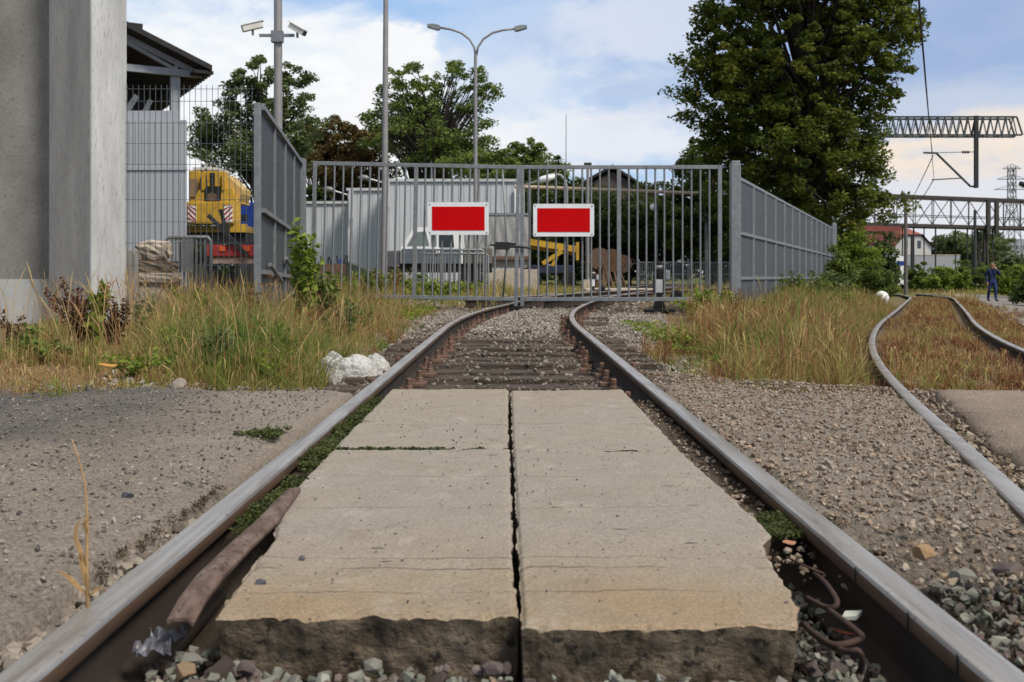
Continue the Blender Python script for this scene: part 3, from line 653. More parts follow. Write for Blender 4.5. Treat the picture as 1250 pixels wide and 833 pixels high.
# the turnout behind the gate
tz = lambda y: np.full_like(np.asarray(y, float), 0.045)
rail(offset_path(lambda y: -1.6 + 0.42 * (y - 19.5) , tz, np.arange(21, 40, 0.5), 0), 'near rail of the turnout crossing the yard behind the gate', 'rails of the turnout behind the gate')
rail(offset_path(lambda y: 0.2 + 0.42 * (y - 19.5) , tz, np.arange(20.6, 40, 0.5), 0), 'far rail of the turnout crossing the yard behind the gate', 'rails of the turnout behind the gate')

# ------------------------------------------------------------------ sleepers with their clips
def sleeper_mesh(L=2.55):
    mb = MB(); mb.box(-L / 2, L / 2, -0.12, 0.12, -0.15, 0, bev=0.012); return mb
sp0 = None
ORD = ['first', 'second', 'third', 'fourth', 'fifth', 'sixth', 'seventh', 'eighth', 'ninth', 'tenth', 'eleventh', 'twelfth', 'thirteenth', 'fourteenth', 'fifteenth', 'sixteenth', 'seventeenth', 'eighteenth', 'nineteenth', 'twentieth', 'twenty-first', 'twenty-second', 'twenty-third', 'twenty-fourth', 'twenty-fifth', 'twenty-sixth']
yk = 5.62; k = 0
while yk < 19.6:
    lab = f'dark weathered timber sleeper, {ORD[k]} from the far end of the slabs'
    ang = -math.atan(float(np.gradient(main_c(np.array([yk - .1, yk, yk + .1])), 0.1)[1])) + random.gauss(0, 0.022)
    loc = (float(main_c(yk)) + random.gauss(0, 0.03), yk, -0.168 + random.gauss(0, 0.010))
    if sp0 is None:
        sp0 = thing('sleeper', lab, 'sleeper', loc, ang, 'timber sleepers of the main track'); root = sp0
        sleeper_mesh().build('beam', timber, sp0)
        for s in (-1, 1):
            for q in (-1, 1):
                mb = MB(); xx = s * 0.7525 + q * 0.115
                mb.box(xx - .05, xx + .05, -.07, .07, 0.001, .03, bev=.006); mb.lathe((xx, 0, .03), [(.026, 0), (.026, .03), (.018, .035), (.018, .075), (.012, .08)], 8)
                mb.box(xx - .022 - q * .03, xx + .022 - q * .03, -.03, .03, .03, .05)
                mb.build('rail_clip', rust, sp0)
    else:
        root = dup(sp0, loc, ang, lab)
    yk += 0.58 + random.gauss(0, 0.03); k += 1
# ------------------------------------------------------------------ rusty strip, wire and litter between rail and slab
def strip():
    ys = [1.80, 1.88, 2.0, 2.2, 2.45, 2.6, 2.78, 2.95]; xs = [-.600, -.603, -.606, -.602, -.598, -.600, -.612, -.622]
    zs = [-.020, -.004, .004, .008, .006, .012, .002, -.03]; hw = [.025, .026, .026, .026, .025, .022, .018, .014]
    v = []; f = []
    for a, (y, x, z_, h) in enumerate(zip(ys, xs, zs, hw)):
        arch = .006
        sec = [(-h, 0), (-h * .5, arch), (h * .5, arch), (h, -.004), (h * .96, -.012), (h * .5, arch - .007), (-h * .5, arch - .007), (-h * .96, -.007)]
        v += [(x + p, y, z_ + q) for p, q in sec]
    k = 8
    for a in range(len(ys) - 1): f += [(a * k + j, a * k + (j + 1) % k, (a + 1) * k + (j + 1) % k, (a + 1) * k + j) for j in range(k)]
    f += [tuple(range(k)), tuple((len(ys) - 1) * k + j for j in range(k))[::-1]]
    o = MB().raw(v, f).build('steel_strip', M('rusty_strip', (0.135, 0.088, 0.068), (0.07, 0.045, 0.036), 16, 0.65, 0.3, 0.5, 90, 0.004, c3=(0.2, 0.155, 0.13), stretch=(2, .8, 1), fine=((0.035, 0.022, 0.017), 60, 0.7)), auto=45)
    return tag(o, 'bent rusty flat steel strip lying between left rail and front left slab', 'steel strip')
strip()
def crumple():
    c = P(196, 772, 1.85); n = 14; u, v = np.meshgrid(np.linspace(-1, 1, n), np.linspace(-1, 1, n)); u = u.ravel(); v = v.ravel()
    z = (fbm(u * 2.2 + 5, v * 2.2, 3, 900) - .5) * .07 + (np.abs(fbm(u * 3, v * 3, 2, 901) - .5)) * .05
    Vv = np.stack([u * .036 + .008 * np.sin(v * 3), v * .04 + .006 * np.sin(u * 4), z * .7], 1); q_ = np.arange(n * n).reshape(n, n)
    o = np_obj('plastic_scrap', Vv, np.stack([q_[:-1, :-1], q_[:-1, 1:], q_[1:, 1:], q_[1:, :-1]], -1).reshape(-1, 4), M('grey_plastic', (0.12, 0.12, 0.14), (0.08, 0.08, 0.095), 20, 0.35, 0, 0.2), None, False, loc=(c.x, c.y, -.075))
    md = o.modifiers.new('s', 'SOLIDIFY'); md.thickness = .001
    tag(o, 'crumpled grey plastic scrap under the end of the rusty strip', 'litter')
crumple()
rebar_m = M('dark_rusted_rod', (0.07, 0.04, 0.03), (0.035, 0.022, 0.018), 25, 0.8, 0.1, 0.3, 120, 0.003)
def wire_loop(pts_, r, label):
    out = []
    for a in range(len(pts_) - 1):
        p0, p1 = Vector(pts_[a]), Vector(pts_[a + 1]); p_1 = Vector(pts_[max(a - 1, 0)]); p2 = Vector(pts_[min(a + 2, len(pts_) - 1)])
        for t in np.linspace(0, 1, 6, endpoint=False):
            out.append(0.5 * ((2 * p0) + (-p_1 + p1) * t + (2 * p_1 - 5 * p0 + 4 * p1 - p2) * t * t + (-p_1 + 3 * p0 - 3 * p1 + p2) * t ** 3))
    out.append(Vector(pts_[-1]))
    return tag(MB().tube(out, r, 7).build('rebar', rebar_m, smoothed=True), label, 'rebar', 'rusted rods beside the front right slab')
def q(px, py, z_): Y = (CAM - z_) * F / (py - HZ); return P(px, py, Y)
wire_loop([q(985, 730, -.06), q(1010, 742, -.05), q(1022, 735, -.04), q(1008, 712, -.05), q(994, 700, -.07)], .0055, 'upper rusted rod curled against the corner of the right slab')
wire_loop([q(1012, 745, -.05), q(1045, 770, -.05), q(1050, 780, -.06), q(1020, 788, -.07), q(995, 775, -.08), q(982, 762, -.09)], .0065, 'middle rusted rod bent into a hook beside the right slab')
wire_loop([q(1000, 780, -.10), q(1030, 795, -.07), q(1048, 795, -.06), q(1052, 812, -.09), q(1044, 832, -.13)], .006, 'lowest rusted rod hooking down into the ballast by the right slab')
wire_loop([q(960, 680, -.04), q(985, 692, -.035), q(1005, 700, -.05)], .0025, 'thin brown twig of wire above the rusted rods')
c = q(1040, 752, -.07)
tag(MB().raw([c + Vector((-.022, -.006, 0)), c + Vector((.004, -.012, .004)), c + Vector((.024, .010, .008)), c + Vector((-.008, .018, .004)), c + Vector((-.022, -.006, -.006)), c + Vector((.004, -.012, -.004)), c + Vector((.024, .010, 0)), c + Vector((-.008, .018, -.004))],
    [(0, 1, 2, 3), (7, 6, 5, 4), (0, 4, 5, 1), (1, 5, 6, 2), (2, 6, 7, 3), (3, 7, 4, 0)]).build('tile_shard', M('tile', (0.5, 0.52, 0.46), None, 20, 0.5, 0, 0.05)), 'pale tile shard lying by the rusted rods and right rail', 'shard')
leafm = M('dry_leaf', (0.36, 0.2, 0.13), (0.24, 0.1, 0.05), 40, 0.7, 0, 0.1)
def dry_leaf(c, s, label, mat=leafm, rz=0):
    v = []; 
    for a, (u, w_) in enumerate([(-1, 0), (-.5, .45), (0, .6), (.5, .4), (1, 0), (.5, -.4), (0, -.6), (-.5, -.45)]):
        v.append((u * s, w_ * s, s * (.25 * abs(w_) + .2 * u * u)))
    v += [(-.5 * s, 0, .05 * s), (0, 0, 0), (.5 * s, 0, .05 * s)]
    f = [(0, 8, 1), (1, 8, 9, 2), (2, 9, 10, 3), (3, 10, 4), (0, 7, 8), (7, 6, 9, 8), (6, 5, 10, 9), (5, 4, 10)]
    o = MB().raw(v, f).build('dry_leaf', mat, loc=c, rot=(.2, .1, rz)); md = o.modifiers.new('s', 'SOLIDIFY'); md.thickness = .0008
    return tag(o, label, 'leaf')
dry_leaf(q(963, 664, -.03), .022, 'curled pinkish dry leaf beside the right slab and right rail', rz=.5)
dry_leaf(P(131, 448, 5.9), .07, 'large orange dry leaf on the soil before the left verge', M('orange_leaf', (0.45, 0.22, 0.06), None, 10, 0.7, 0, 0.1), 1)
dry_leaf(q(1030, 775, -.11), .03, 'reddish dry leaf under the rusted rods', M('red_leaf', (0.22, 0.05, 0.02), None, 10, 0.7, 0, 0.1), 2)

# ------------------------------------------------------------------ gate with two leaves
YG = 19.5
def gate_leaf(label, hinge, width, sag, mirror, mid, bars, bent=None):
    g_ = thing('gate_leaf', label, 'gate', hinge, 0, 'leaves of the railway gate'); g_.rotation_euler = (0, sag, 0)
    s = -1 if mirror else 1; H0, H1 = 0.06, 2.72; t = .075
    def xs(a): return s * a
    def bx(a0, a1, z0, z1, d=.05):
        x0, x1 = sorted((xs(a0), xs(a1))); return MB().box(x0, x1, -d / 2, d / 2, z0, z1, bev=.006)
    bx(t + .002, width - t - .002, H1 - t, H1).build('top_rail', galv, g_); bx(t + .002, width - t - .002, H0, H0 + t).build('bottom_rail', galv, g_)
    bx(0, t, H0, H1).build('stile', galv, g_); bx(width - t, width, H0 - .1, H1).build('stile', galv, g_)
    bx(mid - .04, mid + .04, H0 + t + .002, H1 - t - .002).build('stile', galv, g_)
    for i, a in enumerate(bars):
        x_ = xs(a)
        if bent is not None and i == bent:
            MB().tube([(x_, 0, H0 + t), (x_ + .06 * s, 0, 1.0), (x_ + .02 * s, 0, 1.6), (x_ - .06 * s, 0, H1 - t)], .019, 8).build('bar', galv, g_, smoothed=True)
        else: MB().tube([(x_, 0, H0 + t), (x_, 0, H1 - t)], .019, 8).build('bar', galv, g_, auto=50)
    return g_
scale = 1 / (F / YG)
lx = X(379, YG); wl = X(632, YG) - lx
bl = [(379 + v / 1031 * 260 + .8 - 379) * scale for v in (58, 101, 144, 187, 230, 273, 316, 359, 402, 445, 541, 585, 628, 671, 714, 757, 799, 842, 885, 928)]
gl = gate_leaf('left leaf of the barred galvanised gate, sagging towards the middle', (lx, YG, Z(197, YG) - 2.72), wl, R(1.15), False, (505 - 379) * scale, bl, 19)
rx = X(881, YG); wr = rx - X(635, YG)
br = [(881 - (620 + v * 260 / 1031)) * scale for v in (975, 931, 888, 845, 799, 757, 713, 670, 627, 585, 488, 445, 403, 360, 317, 275, 232, 190, 147, 104)]
gr = gate_leaf('right leaf of the barred galvanised gate, level', (rx, YG, Z(202, YG) - 2.72), wr, 0, True, (881 - 755.5) * scale, br)
lat = MB(); lat.box(-.32, .0, -.02, .02, -.05, .05, bev=.008); lat.tube([(-.5, -.03, .0), (.12, -.03, -.03), (.3, -.03, -.05)], .022, 8); lat.box(-.4, -.12, -.05, -.022, -.09, .06, bev=.006)
lat.build('latch', tar_black, gl, loc=(wl - .06, -.035, 1.15))
MB().box(-.2, 0, -.03, .03, -.012, .02, bev=.004).build('drop_plate', tar_black, gl, loc=(wl - .12, -.035, .05))
for s_, lab, pxc, pyc in ((1, 'red warning sign with white border on the left gate leaf', 559.5, 267), (-1, 'red warning sign with white border on the right gate leaf', 688, 269)):
    c = P(pxc, pyc, YG - .075); hw, hh = 36.5 / 2 * 2 / 2 * scale * 1.0, 19.8 * scale
    hw = 37 * scale
    t_ = thing('warning_sign', lab, 'sign', c, 0, 'red signs on the railway gate')
    mb = MB(); bmv = .03
    poly = []
    for cx_, cz_, a0 in ((hw - bmv, hh - bmv, 0), (-hw + bmv, hh - bmv, 90), (-hw + bmv, -hh + bmv, 180), (hw - bmv, -hh + bmv, 270)):
        for a in range(0, 91, 30): poly.append((cx_ + bmv * math.cos(R(a0 + a)), cz_ + bmv * math.sin(R(a0 + a))))
    mb.prism(poly, 'y', -.012, .012).build('board', sign_white, t_)
    MB().box(-hw + .08, hw - .08, -.018, -.0125, -hh + .085, hh - .085, bev=.002).build('red_panel', sign_red, t_)
    for bx_ in (-1, 1):
        for bz_ in (-1, 1): MB().lathe((bx_ * (hw - .04), -.012, bz_ * (hh - .042)), [(.014, -.008), (.014, 0)], 8, axis='y').build('bolt', galv, t_)
    for a in (-.6, .6):
        MB().box(a * hw - .02, a * hw + .02, .013, .095, -.03, .03).build('clamp', galv, t_)

# ------------------------------------------------------------------ fence running from the gate along the side track
fr = thing('fence', 'grey sheet metal fence receding from the gate between yard and side track', 'fence', (4.37, YG, 0))
def fence_post(mb, x, y, zb, zt, r=.095):
    mb.box(x - r, x + r, y - r, y + r, zb, zt, bev=.012); mb.box(x - r * .85, x + r * .85, y - r * .85, y + r * .85, zt + .001, zt + .05, bev=.015)
mb = MB(); fence_post(mb, 0, 0, -.4, Z(200, YG)); mb.build('post', galv, fr)
dirx = 0.41; L0, L1 = .35, 21.6; npan = 13
zt = lambda y: 2.47
for a in range(npan):
    y0 = L0 + (L1 - L0) * a / npan; y1 = L0 + (L1 - L0) * (a + 1) / npan
    x0, x1 = dirx * y0, dirx * y1
    zb0, zb1 = gz1(4.37 + x0 + .1, YG + y0) - .05, gz1(4.37 + x1 + .1, YG + y1) - .05
    top0, top1 = 2.47 - .06 * (y0 / 21), 2.47 - .06 * (y1 / 21)
    n_ = Vector((1, -dirx, 0)).normalized()
    v = []
    for off in (-.012, .012):
        v += [(x0 + n_.x * off, y0 + n_.y * off, zb0 + .2), (x1 + n_.x * off, y1 + n_.y * off, zb1 + .2), (x1 + n_.x * off, y1 + n_.y * off, top1), (x0 + n_.x * off, y0 + n_.y * off, top0)]
    MB().raw(v, [(0, 1, 2, 3), (7, 6, 5, 4), (0, 4, 5, 1), (1, 5, 6, 2), (2, 6, 7, 3), (3, 7, 4, 0)]).build('sheet_panel', galv_dark, fr)
    e = -.05
    MB().beam((x0 + n_.x * e, y0 + n_.y * e, zb0), (x0 + n_.x * e, y0 + n_.y * e, top0 + .04), .07, .06, up=(0, 1, 0)).build('rib', galv, fr)
for nm, za, zb in (('top_rail', 2.49, 2.43), ('middle_rail', 1.40, 1.27), ('bottom_rail', .50, .40)):
    e = .045 if nm != 'top_rail' else 0; n_ = Vector((1, -dirx, 0)).normalized()
    e = -e
    MB().beam((dirx * L0 - .05 * n_.x * (nm != 'top_rail') , L0, za), (dirx * L1 - .05 * n_.x * (nm != 'top_rail'), L1, zb), .07, .06).build(nm, galv, fr)
# camera side shows the ribs: put slim cover strips on the near face too
for a in range(1, npan + 1):
    y0 = L0 + (L1 - L0) * a / npan; x0 = dirx * y0; n_ = Vector((1, -dirx, 0)).normalized()
    MB().beam((x0 + n_.x * .03, y0 + n_.y * .03, gz1(4.37 + x0 + .1, YG + y0)), (x0 + n_.x * .03, y0 + n_.y * .03, 2.46), .05, .03, up=(0, 1, 0)).build('rib', galv, fr)
for za, zb in ((1.40, 1.28), (.50, .40)):
    MB().beam((dirx * L0 + .035, L0, za), (dirx * L1 + .035, L1, zb), .04, .06).build('rail_cover', galv, fr)
mb = MB(); fence_post(mb, dirx * L1 + .1, L1 + .1, -.5, 2.62, .09); mb.build('post', galv, fr)
MB().box(dirx * L1 + .2, dirx * L1 + .24, L1 - .0, L1 + .15, 1.0, 1.25, bev=.01).build('lock_box', redpaint, fr)

# ------------------------------------------------------------------ fence on the left of the gate
fl = thing('fence', 'grey sheet metal fence left of the gate with a tall near post', 'fence', (X(314.5, 12.7), 12.7, 0))
dx_ = X(367, YG) - X(314.5, 12.7); Lf = YG - 12.7
mb = MB(); mb.box(-.04, .04, -.04, .04, -.3, Z(126, 12.7), bev=.008); mb.build('post', galv, fl)
mb = MB(); mb.box(dx_ - .095, dx_ + .095, Lf - .095, Lf + .095, -.3, Z(194, YG), bev=.014); mb.build('post', galv, fl)
for a in range(4):
    t0, t1 = .02 + a / 4 * .95, .02 + (a + 1) / 4 * .95
    x0, x1, y0, y1 = dx_ * t0, dx_ * t1, Lf * t0, Lf * t1; tp = 2.72
    v = []
    for off in (-.012, .012): v += [(x0 + off, y0, .16), (x1 + off, y1, .16), (x1 + off, y1, tp), (x0 + off, y0, tp)]
    MB().raw(v, [(0, 1, 2, 3), (7, 6, 5, 4), (0, 4, 5, 1), (1, 5, 6, 2), (2, 6, 7, 3), (3, 7, 4, 0)]).build('sheet_panel', galv_dark, fl)
    MB().box(x1 - .035 + .04, x1 + .045, y1 - .03, y1 + .03, -.05, tp + .05, bev=.006).build('rib', galv, fl)
for za, zb, nm in ((2.75, 2.73, 'top_rail'), (1.42, 1.30, 'middle_rail'), (.62, .5, 'bottom_rail')):
    MB().beam((dx_ * .03 + .045, Lf * .03, za), (dx_ * .97 + .045, Lf * .97, zb), .05, .06).build(nm, galv, fl)
for a, zz in ((.12, .60), (.45, .72)):   # loose diagonal stays
    MB().tube([(dx_ * a + .07, Lf * a, zz + .12), (dx_ * (a + .22) + .08, Lf * (a + .22), zz - .12)], .028, 8).build('stay', galv, fl, auto=50)

# ------------------------------------------------------------------ wire mesh fence beside the pier
YM = 12.75
fm = thing('mesh_fence', 'tall wire mesh fence panel between the concrete pier and the sheet fence', 'fence', (X(152, YM), YM, 0))
wid = X(311, YM) - X(152, YM); mesh_m = M('mesh_wire', (0.11, 0.125, 0.135), None, 5, 0.55, 0.3, 0)
mb = MB(); a = -.4
while a < wid: mb.box(a - .003, a + .003, -.003, .003, .0, Z(104, YM)); a += 6.93 / F * YM
for py in (109, 124, 150.5, 175.5, 201, 208, 244, 271, 297, 324): mb.box(-.45, wid, -.0092, -.0032, Z(py, YM) - .003, Z(py, YM) + .003)
mb.build('wire_mesh', mesh_m, fm)
mb = MB(); mb.box(-.5, -.45, -.03, .03, -.2, 3.05); mb.build('post', galv, fm)

# ------------------------------------------------------------------ concrete pier at the left edge
pier_m = M('raw_concrete', (0.26, 0.247, 0.23), (0.155, 0.146, 0.134), 1.6, 0.9, 0, 0.35, 30, 0.02, stretch=(1, 1, .8), fine=((0.09, 0.085, 0.08), 30, 0.6))
pier_side = M('streaked_column_concrete', (0.31, 0.3, 0.285), (0.2, 0.193, 0.185), 2.2, 0.9, 0, 0.3, 26, 0.02, stretch=(1.6, 1.6, .3), fine=((0.12, 0.115, 0.11), 26, 0.4))
plinth_m = M('plinth_render', (0.42, 0.415, 0.40), (0.32, 0.315, 0.3), 1.2, 0.9, 0, 0.2, 20, 0.02)
white_m = M('whitewashed_concrete', (0.58, 0.578, 0.57), (0.36, 0.357, 0.35), 2.0, 0.85, 0, 0.3, 26, 0.02, stretch=(2, 2, .4), fine=((0.2, 0.2, 0.198), 22, 0.55))
pr = thing('concrete_pier', 'weathered concrete pier with whitewashed column edge at the left of the verge', 'pier', (0, 0, 0))
YW = 12.4; H = 6.2
MB().box(X(-260, YW), X(72, YW) - .01, YW, YW + .5, -.4, H).build('wall', pier_m, pr)
MB().box(X(-260, YW) + .01, X(70, YW) - .03, YW - .05, YW - .003, -.4, Z(341, YW)).build('plinth', plinth_m, pr)
cx0, cx1, cx2 = X(66, YW), X(110, 11.75), X(154, 12.5)
poly = [(cx0, YW - .06), (cx0 + .05, YW - .22)]
poly += [(cx0 + .16, YW - .33), (cx1 - .05, 11.76)]
MB().prism([(cx0, YW + .49), (cx0, YW - .05), (cx0 + .03, YW - .2), (cx0 + .10, YW - .34), (cx1 - .012, 11.76), (cx1 - .012, YW + .49)], 'z', -.4, H).build('column', pier_side, pr, auto=35)
MB().prism([(cx1 - .010, 11.76), (cx1 + .02, 11.74), (X(153, 12.46), 12.46), (X(153, 12.6), 12.6), (X(151, YW + .49), YW + .49), (cx1 - .010, YW + .49)], 'z', -.4, H).build('whitewashed_edge', white_m, pr)

# ------------------------------------------------------------------ block pile and barrier behind the mesh
Yb = 14.0
conc = M('rough_concrete_block', (0.5, 0.43, 0.35), (0.34, 0.29, 0.24), 4, 0.95, 0, 0.6, 18, 0.04)
def blob_block(x0, x1, y0, y1, z0, z1, seed, mat, label, cat, grp=None, amp=.05, name='concrete_block', rnd=.12):
    bm = bmesh.new(); bmesh.ops.create_cube(bm, size=1); bmesh.ops.subdivide_edges(bm, edges=bm.edges[:], cuts=5, use_grid_fill=True)
    r = random.Random(seed)
    for v in bm.verts:
        c = v.co; q_ = Vector((c.x, c.y, c.z)); q_ = q_ * (1 - rnd * max(0, q_.length - .5))
        n_ = float(fbm(np.array([q_.x * 5 + seed * 3.1 + q_.z * 3]), np.array([q_.y * 5 + q_.z * 4]), 3, seed)[0]) - .5
        q_ += q_.normalized() * n_ * amp * 4
        v.co = Vector(((q_.x + .5) * (x1 - x0) + x0, (q_.y + .5) * (y1 - y0) + y0, (q_.z + .5) * (z1 - z0) + z0))
    me = bpy.data.meshes.new(name); bm.to_mesh(me); bm.free(); me.materials.append(mat)
    o = bpy.data.objects.new(name, me); COL.objects.link(o); return tag(o, label, cat, grp)
blob_block(X(150, Yb), X(206, Yb), Yb, Yb + .6, Z(345, Yb), Z(333, Yb), 3, conc, 'lower flat concrete slab in the pile behind the mesh fence', 'concrete block', amp=.02)
blob_block(X(152, Yb), X(202, Yb), Yb + .03, Yb + .6, Z(333.5, Yb), Z(318, Yb), 4, M('dark_earth_block', (0.24, 0.18, 0.13), (0.12, 0.09, 0.07), 6, 0.95, 0, 0.6, 20, 0.04), 'dark earthy block in the middle of the pile behind the mesh fence', 'concrete block', amp=.03)
blob_block(X(158, Yb), X(200, Yb), Yb + .05, Yb + .5, Z(319, Yb), Z(293, Yb), 5, conc, 'pale rounded rubble block on top of the pile behind the mesh fence', 'concrete block', amp=.07, rnd=.75)
blob_block(X(140, Yb), X(200, Yb), Yb + .05, Yb + .7, -.2, Z(344, Yb), 6, conc, 'half buried block at the bottom of the pile behind the mesh fence', 'concrete block', amp=.02)
slm = M('grey_weathered_board', (0.42, 0.4, 0.375), (0.28, 0.265, 0.25), 5, 0.9, 0, 0.3, 30, stretch=(3, 3, .4))
for k, (a, b_, top) in enumerate(((153, 158.5, 304), (159, 164, 306), (164.5, 169.5, 310))):
    o = MB().box(X(a, 13.6), X(b_, 13.6), 13.55, 13.6, -.05, Z(top, 13.6), bev=.006).build('board', slm)
    tag(o, ['tallest grey board upright next to the whitewashed pier edge', 'middle grey board of three upright beside the pier', 'right and shortest grey board of three upright beside the pier'][k], 'board', 'grey boards stood on end by the pier')
Yc = 14.6
cb = thing('crowd_barrier', 'galvanised crowd barrier with close uprights behind the mesh fence', 'barrier', (X(230, Yc), Yc, 0))
w2 = (X(258, Yc) - X(203, Yc)) / 2; h_ = Z(290, Yc)
MB().tube([(-w2, 0, .02), (-w2, 0, h_ - .05), (-w2 + .04, 0, h_), (w2 - .04, 0, h_), (w2, 0, h_ - .05), (w2, 0, .02)], .03, 8).build('frame', galv, cb, auto=50)
MB().beam((-w2, 0, .32), (w2, 0, .32), .035, .035).build('lower_rail', galv, cb)
mb = MB()
for k in range(9): xx = -w2 + .09 + k * (2 * w2 - .18) / 8; mb.tube([(xx, 0, .335), (xx, 0, h_ - .02)], .017, 6)
mb.build('uprights', galv, cb)
for s in (-1, 1): MB().beam((s * w2 * .8, -.28, .012), (s * w2 * .8, .28, .012), .05, .02).build('foot', galv, cb)
MB().box(-w2 + .25, -w2 + .42, -.055, -.035, h_ - .5, h_ - .02).build('bracket_plate', galv, cb)

# ------------------------------------------------------------------ shed with open gable
clad = M('grey_cladding', (0.36, 0.375, 0.4), (0.32, 0.335, 0.36), 1.2, 0.6, 0.1, 0.05, 8)
roofm = M('dark_roof_sheet', (0.026, 0.025, 0.025), (0.016, 0.016, 0.016), 3, 0.8, 0, 0.2)  # near black so the colour carries the shade under the shed roof
steelg = M('grey_painted_steel', (0.3, 0.32, 0.34), (0.22, 0.235, 0.25), 4, 0.55, 0.1, 0.05)
th = R(30)
sh = thing('shed', 'tall grey shed with dark open gable roof behind the pier', 'shed', (X(215, 29.2), 29.2, 0), th)
# local: x along the gable (negative = left), y = depth
def rz_(x): return 6.62 - .0 + (-x) * .36 if x < 0 else 6.62 - x * .36
HW = 5.2
OV, EZ = .88, 6.5
def roof_poly(dz0, dz1): return [(OV, EZ + dz0), (-HW, EZ + dz0 + (OV + HW) * .42), (-2 * HW - OV, EZ + dz0), (-2 * HW - OV, EZ + dz1), (-HW, EZ + dz1 + (OV + HW) * .42), (OV, EZ + dz1)]
rf = MB().prism(roof_poly(.0, .16), 'y', -.7, 14).build('roof', roofm, sh)
mb = MB()
for k in range(40): yy = -.65 + k * .36; mb.box(OV - .5, OV + .05, yy, yy + .18, EZ - .09, EZ - .002)
mb.build('eave_corrugation', roofm, rf)
def slope_z(x): return EZ + (OV - x) * .42
tr = MB()
CZ = EZ - .02; tr.beam((.62, 0, CZ), (-2 * HW, 0, CZ), .14, .2); tr.beam((.75, 0, slope_z(.75) - .1), (-HW, 0, slope_z(-HW) - .1), .12, .16); tr.beam((-HW, 0, slope_z(-HW) - .1), (-2 * HW - .8, 0, EZ), .12, .16)
for a, b_ in ((-1.9, -4.2), (-1.9, -.0), (-4.2, -4.2)): tr.beam((a, 0.02, slope_z(a) - .2), (b_, 0.02, CZ + .07), .1, .1)
tr.beam((0, .01, CZ), (0, .01, slope_z(0) - .1), .1, .1)
tr.build('truss', steelg, sh)
for xx in (0, -HW, -2 * HW): MB().box(xx - .13, xx + .13, .05, .31, -.3, CZ - .1).build('column', steelg, sh)
for xx in (-.9,): MB().beam((xx - .9, 1.2, 4.4), (xx, 1.2, 5.9), .16, .16).build('strut', cream, sh)
MB().beam((-1.1, 1.5, 4.5), (-.45, 1.5, 5.85), .14, .14).build('strut', cream, sh)
MB().box(-2 * HW, -.35, 12.5, 12.7, -.3, 6.4).build('back_wall', roofm, sh)
MB().box(-2 * HW - .2, -2 * HW, .3, 12.7, -.3, 6.1).build('side_wall', clad, sh)
MB().box(-2 * HW, -.35, 3.4, 3.55, -.3, 8.6).build('interior_shade_sheet', roofm, sh)  # dark sheet added to paint the shade inside the open gable
mb = MB(); nst = 11; Ycl = 27.9; xl_, xr_ = X(142, Ycl) - X(215, 29.2), X(228, Ycl) - X(215, 29.2); yb = Ycl - 29.2
for k in range(nst):
    w_ = (xr_ - xl_) / nst; mb.box(xl_ + k * w_ + .01, xl_ + (k + 1) * w_ - .01, yb - .02, yb, -.3, Z(147, Ycl))
mb.box(xl_, xr_ - .01, yb + .001, yb + .04, -.3, Z(147, Ycl) - .02); mb.build('cladding_wall', clad, sh, rot=(0, 0, -th))
MB().box(xl_, xr_ + .02, yb - .06, yb - .022, Z(208, Ycl), Z(204, Ycl)).build('band', clad, sh, rot=(0, 0, -th))
MB().box(xl_, X(212, Ycl) - X(215, 29.2), yb + .045, yb + .2, Z(150, Ycl), Z(135, Ycl)).build('parapet', clad, sh, rot=(0, 0, -th))


# ------------------------------------------------------------------ lorry mounted crane, blue lorry and red trailer seen through the mesh
Yq = 36.0
cr = thing('mobile_crane', 'yellow mobile crane seen from behind with striped counterweight', 'crane', (X(260, Yq), Yq, 0))
def rel(o_, px, py, Y): p = P(px, py, Y); return (p.x - o_.location.x, p.z)
def rbox(o_, pxa, pxb, pya, pyb, Y, y0, y1, mb=None, bev=0.0):
    mb = mb or MB(); xa, z1 = rel(o_, pxa, pya, Y); xb, z0 = rel(o_, pxb, pyb, Y); return mb.box(xa, xb, y0, y1, z0, z1, bev=bev)
(x0, z0), (x1, z1) = rel(cr, 231, 274, Yq), rel(cr, 289, 247, Yq)
cwm = rbox(cr, 231, 289, 247, 274, Yq, -.3, .6, bev=.05).build('counterweight', yellow, cr)
for a, b_ in ((233, 243), (276, 287)):
    xa, zt_ = rel(cr, a, 251, Yq); xb, zb_ = rel(cr, b_, 272, Yq)
    pn = MB().box(xa, xb, -.32, -.303, zb_, zt_).build('stripe_panel', white_paint, cr)
    mb = MB(); hgt = zt_ - zb_; wd = xb - xa
    for k in range(-1, 4):
        zc = zb_ + k * hgt / 3.2
        pl_ = [(xa, zc + wd * (1.0 if a < 250 else 0)), (xb, zc + wd * (0 if a < 250 else 1.0)), (xb, zc + .085 + wd * (0 if a < 250 else 1.0)), (xa, zc + .085 + wd * (1.0 if a < 250 else 0))]
        pl_ = [(u_, min(max(v_, zb_), zt_)) for u_, v_ in pl_]
        if max(v_ for _, v_ in pl_) - min(v_ for _, v_ in pl_) > .02: mb.prism(pl_, 'y', -.326, -.3215)
    mb.build('red_stripes', redpaint, pn)
t = [(rel(cr, *p, Yq)) for p in ((236, 247), (243, 232), (283, 230), (289, 247))]
MB().prism(t, 'y', .0, 1.8).build('upper_housing', yellow, cr)
rbox(cr, 246, 274, 209, 228, Yq, .05, .5, bev=.03).build('boom_head', yellow, cr)
rbox(cr, 250, 270, 229, 245, Yq, -.03, .1).build('winch_recess', black, cr)
rbox(cr, 256, 262, 211, 227, Yq, .03, .1).build('head_slot', darksteel, cr)
x_, z_ = rel(cr, 250, 206, Yq); MB().tube([(x_, .1, z_), (x_ + .1, .0, z_ - .9), (x_ + .3, -.1, z_ - 1.4)], .03, 6).build('hose', black, cr)
